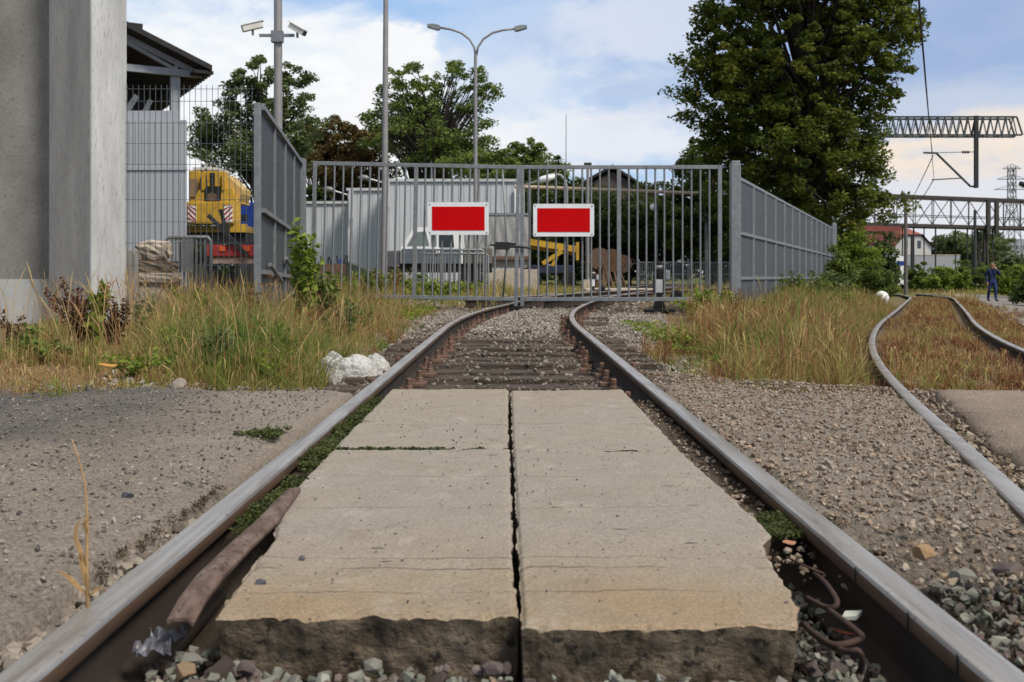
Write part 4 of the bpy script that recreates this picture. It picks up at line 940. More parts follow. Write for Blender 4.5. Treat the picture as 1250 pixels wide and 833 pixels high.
for a in (247, 271.5): rbox(cr, a, a + 3.5, 212, 232, Yq, -.06, .3).build('winch_plate', yellow, cr)
x_, z_ = rel(cr, 260, 241, Yq); MB().lathe((x_, -.12, z_), [(.16, -.06), (.16, .06)], 14, axis='y').build('winch_drum', rust, cr)
rbox(cr, 228, 242, 208, 262, Yq, .2, 2.0, bev=.04).build('cab', yellow, cr)
rbox(cr, 230, 240, 218, 240, Yq, .15, .195).build('cab_window', M('tinted_cab_window', (0.3, 0.2, 0.12), None, 3, 0.2, 0, 0), cr)
t = [(rel(cr, *p, Yq)) for p in ((273, 212), (292, 230), (292, 236), (288, 247), (275, 232))]
MB().prism(t, 'y', .3, 1.6).build('boom', M('tan_paint', (0.5, 0.33, 0.1), (0.38, 0.25, 0.09), 2, 0.5, 0, 0.05), cr)
rbox(cr, 229, 300, 276, 284, Yq, -.1, 2.6, bev=.03).build('chassis', M('dark_yellow_paint', (0.28, 0.18, 0.04), None, 3, 0.6, 0, 0.1), cr)
rbox(cr, 231, 300, 284, 296, Yq, -.05, 2.6).build('undercarriage', black, cr)
rbox(cr, 231, 262, 203, 207, Yq, .4, 2.2).build('roof_plate', cream, cr)
rbox(cr, 283, 303, 274, 284, Yq, -.2, -.11).build('bumper', yellow, cr)
for px in (240, 292):
    x_, _ = rel(cr, px, 300, Yq)
    for yy in (.6, 1.9): MB().lathe((x_, yy, .42), [(.3, -.16), (.52, -.15), (.54, -.08), (.54, .08), (.52, .15), (.3, .16)], 20, axis='x').build('wheel', black, cr, auto=40)
Yl = 41.0
bt = thing('lorry', 'blue lorry half hidden beside the yellow crane', 'lorry', (X(302, Yl), Yl, 0))
rbox(bt, 287, 318, 247, 293, Yl, 0, 2.3, bev=.08).build('cab', blue, bt)
rbox(bt, 295, 303, 262, 269, Yl, -.02, -.002).build('window', glass, bt)
rbox(bt, 286, 318, 293, 303, Yl, .05, 7).build('chassis', black, bt)
for px in (293, 313):
    x_, _ = rel(bt, px, 300, Yl); MB().lathe((x_, 1, .4), [(.3, -.14), (.5, -.13), (.52, 0), (.5, .13), (.3, .14)], 18, axis='x').build('wheel', black, bt, auto=40)
Yt = 25.0
rt = thing('trailer', 'low red plant trailer with raised black loading ramps behind the mesh fence', 'trailer', (X(287, Yt), Yt, 0))
rbox(rt, 252, 330, 299, 313, Yt, .0, 4.2, bev=.02).build('bed', redpaint, rt)
for px in (268, 297): rbox(rt, px, px + 8, 301, 307, Yt, -.03, -.002, bev=.008).build('tail_light', M('tail_light_lens', (0.6, 0.09, 0.02), None, 5, 0.3, 0, 0), rt)
rbox(rt, 258, 328, 315, 322, Yt, .05, .12).build('bumper', M('bumper_grime', (0.3, 0.24, 0.2), (0.2, 0.1, 0.08), 8, 0.7, 0, 0.1), rt)
for px in (258, 320):
    x_, _ = rel(rt, px, 325, Yt)
    for yy in (.7, 1.7): MB().lathe((x_, yy, .24), [(.2, -.1), (.34, -.1), (.36, 0), (.34, .1), (.2, .1)], 18, axis='x').build('wheel', black, rt, auto=40)
for (xa, ya), (xb, yb), w_ in (((256, 263), (303, 313), .1), ((271, 256), (281, 300), .09)):
    pa, za = rel(rt, xa, ya, Yt); pb, zb = rel(rt, xb, yb, Yt)
    MB().beam((pa, -.12, za), (pb, -.05, zb), w_, .06, up=(0, 1, 0)).build('loading_ramp', darksteel, rt)

# ------------------------------------------------------------------ cctv pole, masts and lamps
Yp = 24.0
cp = thing('cctv_pole', 'pale steel pole carrying two security cameras left of the gate', 'pole', (X(339.5, Yp), Yp, 0))
MB().tube([(0, 0, -.3), (0, 0, 3.2), (0, 0, 9.5)], [.11, .105, .095], 16).build('pole', lampmetal, cp, auto=50)
zc = Z(45, Yp)
MB().beam((-.42, -.12, zc), (.42, -.12, zc), .05, .07).build('crossarm', galv, cp)
MB().box(-.14, .14, -.16, .0, zc - .16, zc + .12, bev=.01).build('bracket', galv, cp)
def cctv(px0, py0, px1, py1, yy):
    a = Vector(((px0 - 339.5) / F * Yp, yy, Z(py0, Yp))); b_ = Vector(((px1 - 339.5) / F * Yp, yy - .12, Z(py1, Yp)))
    d = (b_ - a); mid = (a + b_) / 2
    hs = MB().beam(a, b_, .15, .13).build('camera_housing', cream, cp)
    MB().beam(a - d * .05 + Vector((0, 0, .085)), b_ + d * .1 + Vector((0, 0, .085)), .19, .018).build('sunshield', cream, hs)
    MB().beam(b_ + d * .01, b_ + d * .06, .13, .11).build('lens_glass', glass, hs)
    MB().tube([mid + Vector((0, 0, -.06)), mid + Vector((0, .02, -.2))], .03, 8).build('mount', galv, hs)
cctv(322, 32, 300, 39, -.13); cctv(356, 33, 374, 44, -.13)
Ym = 33.0
tm = thing('light_mast', 'tall thin tapering mast running out of the top of the view', 'mast', (X(469.5, Ym), Ym, 0))
MB().tube([(-.03, 0, -.2), (0, 0, 2.5), (.07, 0, 14.5)], [.115, .105, .07], 14).build('pole', lampmetal, tm, auto=50)
MB().lathe((-.03, 0, -.12), [(.24, 0), (.24, .03), (.15, .05), (.14, .35)], 14).build('base_flange', galv, tm)
MB().tube([(.07, 0, 14.5), (.07, -.3, 14.9), (.07, -.9, 15.05)], .04, 8).build('arm', lampmetal, tm)
MB().box(-.06, .2, -1.5, -.9, 14.98, 15.12, bev=.04).build('lamp_head', lampgrey, tm)
Yd = 40.0
dl = thing('street_lamp', 'double armed street lamp with curved arms behind the gate', 'street lamp', (X(580.5, Yd), Yd, 0))
MB().tube([(0, 0, -.2), (0, 0, Z(66, Yd))], [.10, .065], 14).build('pole', lampmetal, dl, auto=50)
for s, pts_ in ((-1, [(580.5, 68), (579, 58), (573, 48), (563, 40.5), (550, 36), (537, 34)]), (1, [(581.5, 68), (583.5, 58), (590, 48), (601, 40.5), (614, 37), (628, 35.5)])):
    MB().tube([Vector(((a - 580.5) / F * Yd, 0, Z(b_, Yd))) for a, b_ in pts_], .045, 10).build('arm', lampmetal, dl, smoothed=True)
    ex, ez = (pts_[-1][0] - 580.5) / F * Yd, Z(pts_[-1][1], Yd)
    MB().prism([(ex, ez - .08), (ex, ez + .07), (ex + s * .25, ez + .13), (ex + s * .5, ez + .12), (ex + s * .5, ez + .02), (ex + s * .1, ez - .1)], 'y', -.13, .13).build('lamp_head', lampgrey, dl)

# warehouse with stepped walls
Yh = 60.0
wh = thing('warehouse', 'pale grey metal warehouse with stepped flat roof behind the gate', 'warehouse', (X(500, Yh), Yh, 0))
wclad = M('pale_metal_cladding', (0.5, 0.515, 0.54), (0.45, 0.465, 0.49), .5, 0.6, 0.05, 0.05, 6)
def clad_block(pxa, pxb, pyt, y0, depth, n):
    Y = Yh + y0; xa = X(pxa, Y) - wh.location.x; xb = X(pxb, Y) - wh.location.x; zt_ = Z(pyt, Y); st = (xb - xa) / n
    mb = MB(); mb.box(xa + .02, xb - .02, y0 + .09, y0 + depth, -.4, zt_ - .02)
    for k in range(n): mb.box(xa + k * st + .02, xa + (k + 1) * st - .02, y0 + .06, y0 + .085, -.4, zt_)
    mb.build('wall', wclad, wh); MB().box(xa - .05, xb + .05, y0 - .06, y0 + .2, zt_ + .002, zt_ + .16).build('roof_trim', M('trim_white', (0.55, 0.55, 0.56), None, 3, 0.5, 0, 0) if 'trim_white' not in bpy.data.materials else bpy.data.materials['trim_white'], wh)
clad_block(366, 432, 249, 2.0, 9, 10); clad_block(424, 473, 233, .0, 11, 8); clad_block(468, 638, 222, -2.0, 13, 26)
MB().box(X(402, Yh + 3) - wh.location.x, X(424, Yh + 3) - wh.location.x, 2.5, 4, Z(249, Yh + 2) + .17, Z(245, Yh + 2)).build('roof_unit', cream, wh)
MB().box(X(628, Yh - 2) - wh.location.x, X(638, Yh - 2) - wh.location.x + .1, -2.2, -2.05, Z(262, 58), Z(230, 58)).build('door_frame', white_paint, wh)
for lab, px, py, mx, my, Y in (('upper of two small wall lamps on the warehouse', 445, 218, 468, 223, 57.6), ('lower of two small wall lamps on the warehouse', 402, 232, 424, 238, 59.6)):
    o_ = P(mx, my, Y); wl_ = thing('wall_lamp', lab, 'lamp', o_, 0, 'wall lamps of the warehouse'); e = P(px, py, Y) - o_
    MB().tube([(0, .2, 0), (e.x * .5, -.25, e.z * .55), (e.x * .8, -.3, e.z * .9)], .04, 8).build('arm', white_paint, wl_)
    MB().tube([(e.x * .72, -.3, e.z * .85), (e.x * .85, -.3, e.z), (e.x * 1.1, -.3, e.z * 1.1), (e.x * 1.3, -.3, e.z * .95)], [.07, .15, .17, .06], 10).build('lamp_head', lampgrey, wl_, smoothed=True)
    MB().box(.1, .35, -.0, .2, -1.4, .25).build('wall_bracket', wclad, wl_)
hk = thing('hook_lamp', 'small white hooked lamp pole rising above the warehouse roof', 'lamp', (X(527, 75), 75, 0))
MB().tube([(0, 0, -.3), (0, 0, Z(203, 75)), (-.05, 0, Z(196, 75)), (-.22, 0, Z(192.5, 75)), (-.42, 0, Z(194, 75))], .07, 8).build('pole', white_paint, hk, smoothed=True)
MB().tube([(-.36, 0, Z(193, 75)), (-.5, 0, Z(196, 75))], [.12, .09], 8).build('lamp_head', white_paint, hk)

# van with flat bed, curtain trailer
Yv = 40.0
va = thing('pickup_truck', 'white cab pickup truck with grey bed parked behind the left gate leaf', 'truck', (X(540, Yv), Yv, 0))
vz = lambda py: Z(py, Yv); vx = lambda px: (px - 540) / F * Yv
cabp = [(vx(489), vz(303)), (vx(492), vz(298)), (vx(503), vz(281)), (vx(512), vz(277.5)), (vx(556), vz(277)), (vx(563), vz(283)), (vx(565), vz(306)), (vx(565), vz(322)), (vx(489), vz(322))]
MB().prism(cabp, 'y', 0, 1.9).build('cab', white_paint, va); MB().box(vx(489) + .05, vx(563), -.05, -.004, vz(322), vz(304), bev=.015).build('lower_door', M('slate_blue_paint', (0.11, 0.135, 0.16), (0.08, 0.1, 0.12), 4, 0.5, 0, 0), va)
for pg, nm, mt in (([(497, 300), (506, 284), (520, 282.5), (524, 300)], 'side_window', glass_pale), ([(536, 285), (553, 285), (554.5, 302), (536, 302)], 'side_window', glass), ([(526, 284), (533, 284.5), (533, 301), (527, 301)], 'side_window', glass_pale)):
    MB().prism([(vx(a), vz(b_)) for a, b_ in pg], 'y', -.02, -.003).build(nm, mt, va)
MB().box(vx(464), vx(489) - .005, .05, 1.85, vz(327), vz(306), bev=.06).build('bonnet', M('dark_bonnet', (0.1, 0.1, 0.11), None, 5, 0.4, 0, 0), va)
MB().box(vx(566), vx(600), .0, 1.9, vz(322), vz(303), bev=.02).build('bed', M('brown_cargo_bed', (0.16, 0.14, 0.12), (0.1, 0.09, 0.08), 5, 0.7, 0, 0.1), va)
MB().box(vx(470), vx(600), .1, 1.8, vz(333), vz(322) - .004).build('chassis', black, va)
for px in (484, 580): MB().lathe((vx(px), .12, .33), [(.2, -.1), (.33, -.1), (.36, -.05), (.36, .1), (.33, .13), (.2, .13)], 20, axis='y').build('wheel', black, va, auto=40)
MB().box(vx(532), vx(537), -.14, -.02, vz(309), vz(303), bev=.03).build('mirror', white_paint, va)
Yr = 44.0
tl = thing('curtain_trailer', 'grey tarpaulin covered lorry trailer beside the white pickup', 'trailer', (X(615, Yr), Yr, 0))
mb = MB(); xa, xb = X(566, Yr) - X(615, Yr), X(646, Yr) - X(615, Yr); z0, z1 = Z(313, Yr), Z(263, Yr)
gxn = 40
vv = []; ff = []
for k in range(gxn + 1):
    u = k / gxn
    for j in range(9):
        vv.append((xa + (xb - xa) * u, .03 * math.sin(u * 40 + j * .9) * (.3 + .7 * math.sin(math.pi * j / 8)), z0 + (z1 - z0) * j / 8))
for k in range(gxn):
    for j in range(8): ff.append((k * 9 + j, (k + 1) * 9 + j, (k + 1) * 9 + j + 1, k * 9 + j + 1))
mb.raw(vv, ff); mb.build('side_curtain', tarp, tl, smoothed=True)
MB().box(xa, xb, .04, 2.4, z0, z1).build('cargo_box', tarp, tl)
MB().box(xa, xb, -.04, 2.4, z1 + .002, z1 + .1).build('roof_rail', lampgrey, tl)
MB().box(xa, xb, -.03, 2.3, z0 - .16, z0 - .002).build('bed_rail', rust, tl)
MB().box(xa + .1, xb - .1, .2, 2.2, Z(327, Yr), z0 - .17).build('side_guard', M('beige_guard', (0.3, 0.28, 0.25), None, 3, 0.7, 0, 0.1), tl)
MB().box(xa + .5, xb + .4, -.1, .19, -.15, Z(329, Yr), bev=.02).build('support_block', conc, tl)
for k in range(5): MB().beam((xa + .5 + k * .45, -.05, z0 + .05), (xa + .9 + k * .45, -.05, z0 + .9), .03, .01, up=(0, 1, 0)).build('strap', lampgrey, tl)
for px in (575, 590): MB().lathe((X(px, Yr) - X(615, Yr), .1, .4), [(.3, -.1), (.48, -.1), (.5, .1), (.3, .15)], 18, axis='y').build('wheel', black, tl, auto=40)
# barrier stacks in front of the pickup
bs0 = None
for k, (pa, pb, pt, Y, lab) in enumerate(((505, 590, 305, 33.0, 'rear galvanised barrier leaning in the row before the white pickup'), (515, 596, 310, 32.2, 'front galvanised barrier in the row before the white pickup'))):
    t_ = thing('crowd_barrier', lab, 'barrier', (X((pa + pb) / 2, Y), Y, -.1), R(4 - 8 * k), 'barriers in front of the white pickup')
    hw = X(pb, Y) / 2 - X(pa, Y) / 2; hh = Z(pt, Y) + .1
    MB().tube([(-hw, 0, .02), (-hw, 0, hh - .06), (-hw + .05, 0, hh), (hw - .05, 0, hh), (hw, 0, hh - .06), (hw, 0, .02)], .035, 8).build('frame', galv, t_, auto=50)
    mb = MB()
    for j in range(13): xx = -hw + .1 + j * (2 * hw - .2) / 12; mb.tube([(xx, 0, .25), (xx, 0, hh - .03)], .022, 6)
    mb.build('uprights', galv, t_); MB().beam((-hw, 0, .25), (hw, 0, .25), .04, .05).build('lower_rail', galv, t_)
    for s in (-1, 1): MB().beam((s * hw * .8, -.3, .015), (s * hw * .8, .3, .015), .06, .03).build('foot', galv, t_)
# dark rubble container at the left inside the yard
sk = thing('skip', 'rusty brown skip with scrap behind the left end of the gate', 'skip', (X(402, 38), 38, -.1))
w_ = X(420, 38) - X(402, 38)
MB().prism([(-w_, 0), (w_ * .8, 0), (w_, 1.05), (-w_ * 1.1, 1.05)], 'y', 0, 1.8).build('body', rust, sk)
for k in range(7): MB().beam((-w_ + k * .2, .3 + .15 * (k % 3), 1.0), (-w_ + k * .2 + random.uniform(-.1, .1), .3 + .15 * (k % 3), 1.25 + random.uniform(0, .2)), .05, .05).build('scrap_bar', darksteel, sk)
MB().beam((w_ * .6, .1, .95), (w_ * .75, .1, 1.25), .12, .08).build('blue_scrap', blue, sk)
dc = thing('tipping_bucket', 'dark tipping bucket beside the rusty skip', 'bucket', (X(436, 38.5), 38.5, -.1))
MB().prism([(-.5, .5), (-.5, 1.15), (.55, .75), (.45, .2), (-.1, .15)], 'y', 0, 1.2).build('body', M('dark_green_steel', (0.05, 0.06, 0.05), None, 4, 0.6, 0.1, 0.1), dc)
for s in (.1, 1.1): MB().beam((-.3, s, 0), (-.1, s, .4), .08, .08).build('leg', darksteel, dc)

# yellow loader arm, scrap heap, lever and signals
Ye = 48.0
ld = thing('aerial_lift', 'yellow folded aerial lift behind the right gate leaf', 'lift', (X(672, Ye), Ye, 0))
lxf = lambda px: (px - 672) / F * Ye; lz = lambda py: Z(py, Ye)
MB().beam((lxf(636), 0, lz(294)), (lxf(706), 0, lz(305)), .3, .36, up=(0, 1, 0)).build('boom', yellow, ld)
MB().beam((lxf(640), .3, lz(300)), (lxf(700), .3, lz(309)), .22, .22, up=(0, 1, 0)).build('lower_boom', yellow, ld)
MB().beam((lxf(662), -.15, lz(322)), (lxf(686), -.15, lz(307)), .2, .24, up=(0, 1, 0)).build('arm', yellow, ld)
MB().beam((lxf(684), -.1, lz(304)), (lxf(674), -.1, lz(325)), .16, .2, up=(0, 1, 0)).build('hydraulic_ram', yellow, ld)
MB().box(lxf(703), lxf(706.5), -.2, .2, lz(318), lz(296)).build('end_frame', yellow, ld)
MB().box(lxf(645), lxf(700), -.2, 1.6, lz(334), lz(324), bev=.04).build('chassis', M('deep_blue_chassis', (0.03, 0.035, 0.07), None, 4, 0.6, 0, 0.05), ld)
for px in (652, 694): MB().lathe((lxf(px), -.1, .22), [(.2, -.15), (.36, -.14), (.38, 0), (.36, .14), (.2, .15)], 18, axis='y').build('wheel', black, ld, auto=40)
sc_ = thing('scrap_heap', 'heap of rusty cable drums and scrap behind the right gate leaf', 'scrap heap', (X(745, 47), 47, -.1), 0)
for k, (px, py, r_) in enumerate(((732, 316, .52), (748, 318, .55), (762, 322, .42), (728, 330, .4))):
    c = P(px, py, 47) - sc_.location
    MB().lathe((c.x, .2 * k, c.z), [(r_, 0), (r_, .08), (r_ * .5, .1), (r_ * .5, .5), (r_, .52), (r_, .6)], 18, axis='y').build('cable_drum', [rust, M('brown_wood', (0.16, 0.085, 0.05), (0.09, 0.05, 0.03), 5, 0.9, 0, 0.3)][k % 2], sc_, auto=40)
for k in range(9):
    MB().beam((-.9 + k * .2, -.3, .0), (-.8 + k * .18 + random.uniform(-.2, .2), -.1, .9 + random.uniform(-.2, .3)), .1, .07).build('plank', rust, sc_)
for lab, px, Y, zb, H_ in (('black and white point lever standing behind the right gate leaf', 804.5, 20.6, -.2, 1.06), ('smaller distant point lever behind the right sign', 724, 31.0, -.12, .82)):
    t_ = thing('point_lever', lab, 'point lever', (X(px, Y), Y, zb), 0, 'point levers of the turnout')
    k = H_ / 1.06
    MB().box(-.3 * k, .3 * k, -.15, .15, 0, .06, bev=.01).build('base_plate', darksteel, t_)
    MB().prism([(-.13 * k, .06), (.13 * k, .06), (.06 * k, .3 * k), (.05 * k, .55 * k), (-.05 * k, .55 * k), (-.06 * k, .3 * k)], 'y', -.08, .08).build('stand', darksteel, t_)
    MB().box(-.12 * k, .12 * k, -.07, .07, .36 * k, .72 * k, bev=.03 * k).build('housing', black, t_)
    MB().box(.13 * k, .22 * k, -.06, .04, .66 * k, .86 * k, bev=.02 * k).build('side_lamp', M('pale_lamp_glass', (0.45, 0.5, 0.52), None, 5, .3, 0, 0), t_)
    MB().box(-.075 * k, .06 * k, -.085, -.0705, .40 * k, .67 * k).build('white_plate', white_paint, t_)
    MB().lathe((0, 0, .8 * k), [(.085 * k, -.08 * k), (.075 * k, .06 * k), (.04 * k, .1 * k)], 12).build('neck', black, t_)
    MB().lathe((0, 0, .9 * k), [(.05 * k, 0), (.07 * k, .03 * k), (.07 * k, .06 * k)], 12).build('white_band', white_paint, t_)
    MB().lathe((0, 0, .961 * k), [(.07 * k, 0), (.06 * k, .05 * k), (.02 * k, .09 * k)], 12).build('cap', black, t_)
    MB().tube([(.05 * k, 0, .2 * k), (.3 * k, -.02, .3 * k)], .025 * k, 8).build('weight_arm', darksteel, t_)
    MB().lathe((.36 * k, -.02, .32 * k), [(.08 * k, -.07), (.13 * k, -.05), (.13 * k, .05), (.08 * k, .07)], 16, axis='y').build('counterweight', black, t_, auto=40)
pb = thing('pipeline', 'long beige overhead pipe crossing the yard behind the gate', 'pipe', (X(640, 52), 52, 0))
MB().tube([(-.5, 0, Z(228, 52)), (X(870, 54) - X(640, 52), 2, Z(237, 54))], .1, 10).build('pipe', M('beige_pipe', (0.5, 0.4, 0.3), (0.4, 0.3, 0.22), 2, 0.6, 0, 0.05), pb)
for px, Y in ((646, 52), (717, 52.6), (862, 53.9)): MB().tube([(X(px, Y) - X(640, 52), Y - 52, -.2), (X(px, Y) - X(640, 52), Y - 52, Z(231, Y))], .09, 8).build('support', lampmetal, pb)
for lab, px, top, Y in (('arched lamp post with white head behind the right gate leaf', 691, 214, 46.0),):
    al = thing('street_lamp', lab, 'street lamp', (X(px, Y), Y, 0)); ax = lambda a: (a - px) / F * Y
    MB().tube([(ax(692), 0, -.15), (ax(692), 0, Z(230, Y)), (ax(690), 0, Z(221, Y)), (ax(685), 0, Z(214.5, Y)), (ax(677), 0, Z(212.5, Y)), (ax(668), 0, Z(214, Y))], .06, 10).build('pole', lampmetal, al, smoothed=True)
    MB().tube([(ax(678), 0, Z(215, Y)), (ax(670), 0, Z(217.5, Y)), (ax(661), 0, Z(219.5, Y)), (ax(657), 0, Z(221.5, Y))], [.1, .17, .15, .05], 10).build('lamp_head', white_paint, al, smoothed=True)
    MB().tube([(ax(657), 0, Z(221, Y)), (ax(640), 0, Z(226.5, Y))], .04, 8).build('arm', lampmetal, al)
ps = thing('camera_mast', 'white post with a dark top box behind the right gate leaf', 'post', (X(717.5, 43), 43, 0))
MB().tube([(0, 0, -.2), (0, 0, Z(203, 43))], .065, 10).build('pole', lampmetal, ps); MB().box(-.16, .16, -.12, .12, Z(203, 43), Z(199, 43), bev=.02).build('top_box', darksteel, ps)
MB().box(-.2, .2, -.2, .2, -.2, .3, bev=.02).build('footing', conc, ps)
wb = thing('hanging_lamp', 'small white globe lamp on a thin pole before the dark trees', 'lamp', (X(797, 50), 50, 0))
MB().tube([(.2, 0, -.2), (.2, 0, Z(248, 50)), (.1, 0, Z(246, 50)), (0, 0, Z(249, 50))], .035, 8).build('pole', lampgrey, wb)
MB().lathe((0, 0, Z(257, 50)), [(.05, 0), (.13, .06), (.16, .16), (.12, .28), (.04, .33)], 14).build('globe', white_paint, wb, smoothed=True)
db = thing('building', 'dark gabled building with chimney among the trees behind the gate', 'building', (X(748, 95), 95, 0))
bxz = lambda px, py: ((px - 748) / F * 95, Z(py, 95))
darkbr = M('dark_brick', (0.09, 0.07, 0.065), (0.06, 0.05, 0.045), 2, 0.9, 0, 0.1)
MB().prism([bxz(690, 238), bxz(690, 330), bxz(804, 330), bxz(804, 242), bxz(748, 210)], 'y', 0, 12).build('wall', darkbr, db)
MB().prism([bxz(686, 240), bxz(747, 205), bxz(808, 244), bxz(808, 241), bxz(747, 201.5), bxz(686, 236)], 'y', -.5, 12.5).build('roof', roofm, db)
MB().prism([bxz(770, 232), bxz(775, 232), bxz(775, 210), bxz(770, 210)], 'y', 3, 3.5).build('chimney', darkbr, db)
yf = thing('mesh_fence', 'grey wire fence at the back of the yard before dark trees', 'fence', (X(780, 46), 46, -.12))
mb = MB(); wd = X(900, 46) - X(780, 46); a = 0
while a < wd: mb.box(a - .01, a + .01, -.01, .01, .05, 1.25); a += .09
for zz in (.1, .65, 1.2): mb.box(0, wd, -.03, -.011, zz - .015, zz + .015)
mb.build('wire_mesh', galv, yf)
for k in range(3): MB().box(k * wd / 2 - .03, k * wd / 2 + .03, .02, .07, 0, 1.35).build('post', galv, yf)
an = tag(MB().tube([(0, 0, 0), (0, 0, Z(139, 120))], [.12, .04], 6).build('antenna_mast', lampgrey, loc=(X(691, 120), 120, 0)), 'hair thin antenna mast standing far off above the gate', 'antenna')
# low kerb edge of the loading ramp in the yard
tag(MB().box(X(715, 34), X(800, 34), 34, 35.2, -.2, .06, bev=.03).build('loading_platform', conc), 'low pale concrete platform in the yard behind the right gate leaf', 'platform')
# ------------------------------------------------------------------ trees
def leaf_mat(name, dark, mid, light, extra=None, transl=0.4):
    st = [(0.0, dark), (0.45, mid), (0.85, light)]
    if extra: st += [(0.93, extra)]
    return attr_mat(name, st, 0.6, transl)
def leaves_np(centers, per, rad, size, seed, upbias=0.6, flat=0.75, tone_c=None, aspect=0.55):
    g = np.random.default_rng(seed); n = len(centers) * per; flat = flat * .8
    c = np.repeat(centers, per, 0); rr = np.repeat(np.broadcast_to(rad, (len(centers),)), per)
    d = g.normal(0, 1, (n, 3)); d /= np.linalg.norm(d, axis=1, keepdims=True); d *= (g.random(n) ** 0.45 * rr)[:, None]; d[:, 2] *= flat
    p = c + d
    nrm = g.normal(0, 1, (n, 3)); nrm[:, 2] = np.abs(nrm[:, 2]) + upbias; nrm /= np.linalg.norm(nrm, axis=1, keepdims=True)
    a = g.normal(0, 1, (n, 3)); a -= nrm * (a * nrm).sum(1, keepdims=True); a /= np.linalg.norm(a, axis=1, keepdims=True); b = np.cross(nrm, a)
    s = size * g.uniform(0.6, 1.3, n)[:, None]
    V = np.stack([p - a * s, p + b * s * aspect + nrm * s * .12, p + a * s, p - b * s * aspect + nrm * s * .12], 1).reshape(-1, 3)
    i = np.arange(n) * 4; T = np.concatenate([np.stack([i, i + 1, i + 2], 1), np.stack([i, i + 2, i + 3], 1)])
    tc = np.repeat(g.random(len(centers)) if tone_c is None else tone_c, per)
    t = np.clip(tc * 0.55 + g.random(n) * 0.5 - 0.02, 0, 1)
    t = np.where(g.random(n) < 0.006, 0.97, np.minimum(t, 0.88))
    return V, T, np.repeat(t, 4)
def env_points(ells, n, seed, inner=0.35):
    """cluster centres in a union of ellipsoids (cx, cy, cz, rx, ry, rz), thinned towards the middle"""
    g = np.random.default_rng(seed); vol = np.array([e[3] * e[4] * e[5] for e in ells]) ** 0.8; out = []
    k = g.choice(len(ells), n, p=vol / vol.sum())
    for j in k:
        e = ells[j]; d = g.normal(0, 1, 3); d /= np.linalg.norm(d); r = inner + (1 - inner) * g.random() ** 0.6
        out.append([e[0] + d[0] * r * e[3], e[1] + d[1] * r * e[4], e[2] + d[2] * r * e[5]])
    return np.array(out)
def tree(name, label, base, ells, ncl, per, rad, lsize, mat, trunk_r, seed, group='trees around the yard', fork=None, cat='tree', limbs=60, upbias=.6, inner=.35):
    r = random.Random(seed); t_ = thing(name, label, cat, base, 0, group)
    C = env_points(ells, ncl, seed, inner); C = C[C[:, 2] > 0.2]
    V, T, tn = leaves_np(C, per, rad * np.random.default_rng(seed).uniform(.6, 1.25, len(C)), lsize, seed + 1, upbias)
    np_obj('crown', V, T, mat, tn, False, t_)
    top = max(e[2] + e[5] for e in ells); fork = fork or top * .25
    mb = MB(); tp = [Vector((r.gauss(0, .12) * q_, r.gauss(0, .12) * q_, top * .9 * q_)) for q_ in np.linspace(0, 1, 8)]; tp[0] = Vector((0, 0, -.3))
    mb.tube(tp, [trunk_r * (1.25 if q_ == 0 else 1 - .85 * q_ / 7) for q_ in range(8)], 9)
    idx = np.random.default_rng(seed + 5).permutation(len(C))[:limbs]
    for j in idx:
        c = Vector(C[j]); h = max(fork, min(c.z * r.uniform(.45, .75), top * .85)) ; q_ = h / (top * .9) * 7; k = min(int(q_), 6); s = tp[k].lerp(tp[k + 1], q_ - k)
        m1 = s.lerp(c, .4) + Vector((r.gauss(0, .15), r.gauss(0, .15), (c - s).length * .12)); m2 = s.lerp(c, .75) + Vector((r.gauss(0, .12), r.gauss(0, .12), (c - s).length * .08))
        rr = trunk_r * (.16 + .28 * (1 - h / top)); mb.tube([s, m1, m2, c], [rr, rr * .7, rr * .42, rr * .15], 6, cap=False)
    mb.build('trunk', bark, t_, smoothed=True)
    return t_
L_maple = leaf_mat('maple_leaf', (0.026, 0.041, 0.008), (0.08, 0.108, 0.016), (0.165, 0.195, 0.028), (0.2, 0.13, 0.02))
L_dark = leaf_mat('dark_leaf', (0.02, 0.033, 0.01), (0.05, 0.074, 0.02), (0.1, 0.135, 0.032))
L_mid = leaf_mat('mid_green_leaf', (0.055, 0.082, 0.02), (0.115, 0.16, 0.034), (0.2, 0.25, 0.055))
L_grey = leaf_mat('grey_green_leaf', (0.046, 0.066, 0.024), (0.1, 0.13, 0.048), (0.175, 0.215, 0.08))
L_brown = leaf_mat('copper_leaf', (0.042, 0.028, 0.012), (0.1, 0.07, 0.022), (0.16, 0.115, 0.036))
L_fresh = leaf_mat('fresh_leaf', (0.075, 0.11, 0.016), (0.15, 0.205, 0.026), (0.24, 0.3, 0.045))
def E(px, py, rx, ry_, Y, base, dy=0, depth=None):
    """ellipsoid given by its photograph centre and radii, in metres around the tree's base"""
    p = P(px, py, Y); return (p.x - base[0], dy, p.z - base[2], rx / F * Y, depth or rx / F * Y, ry_ / F * Y)
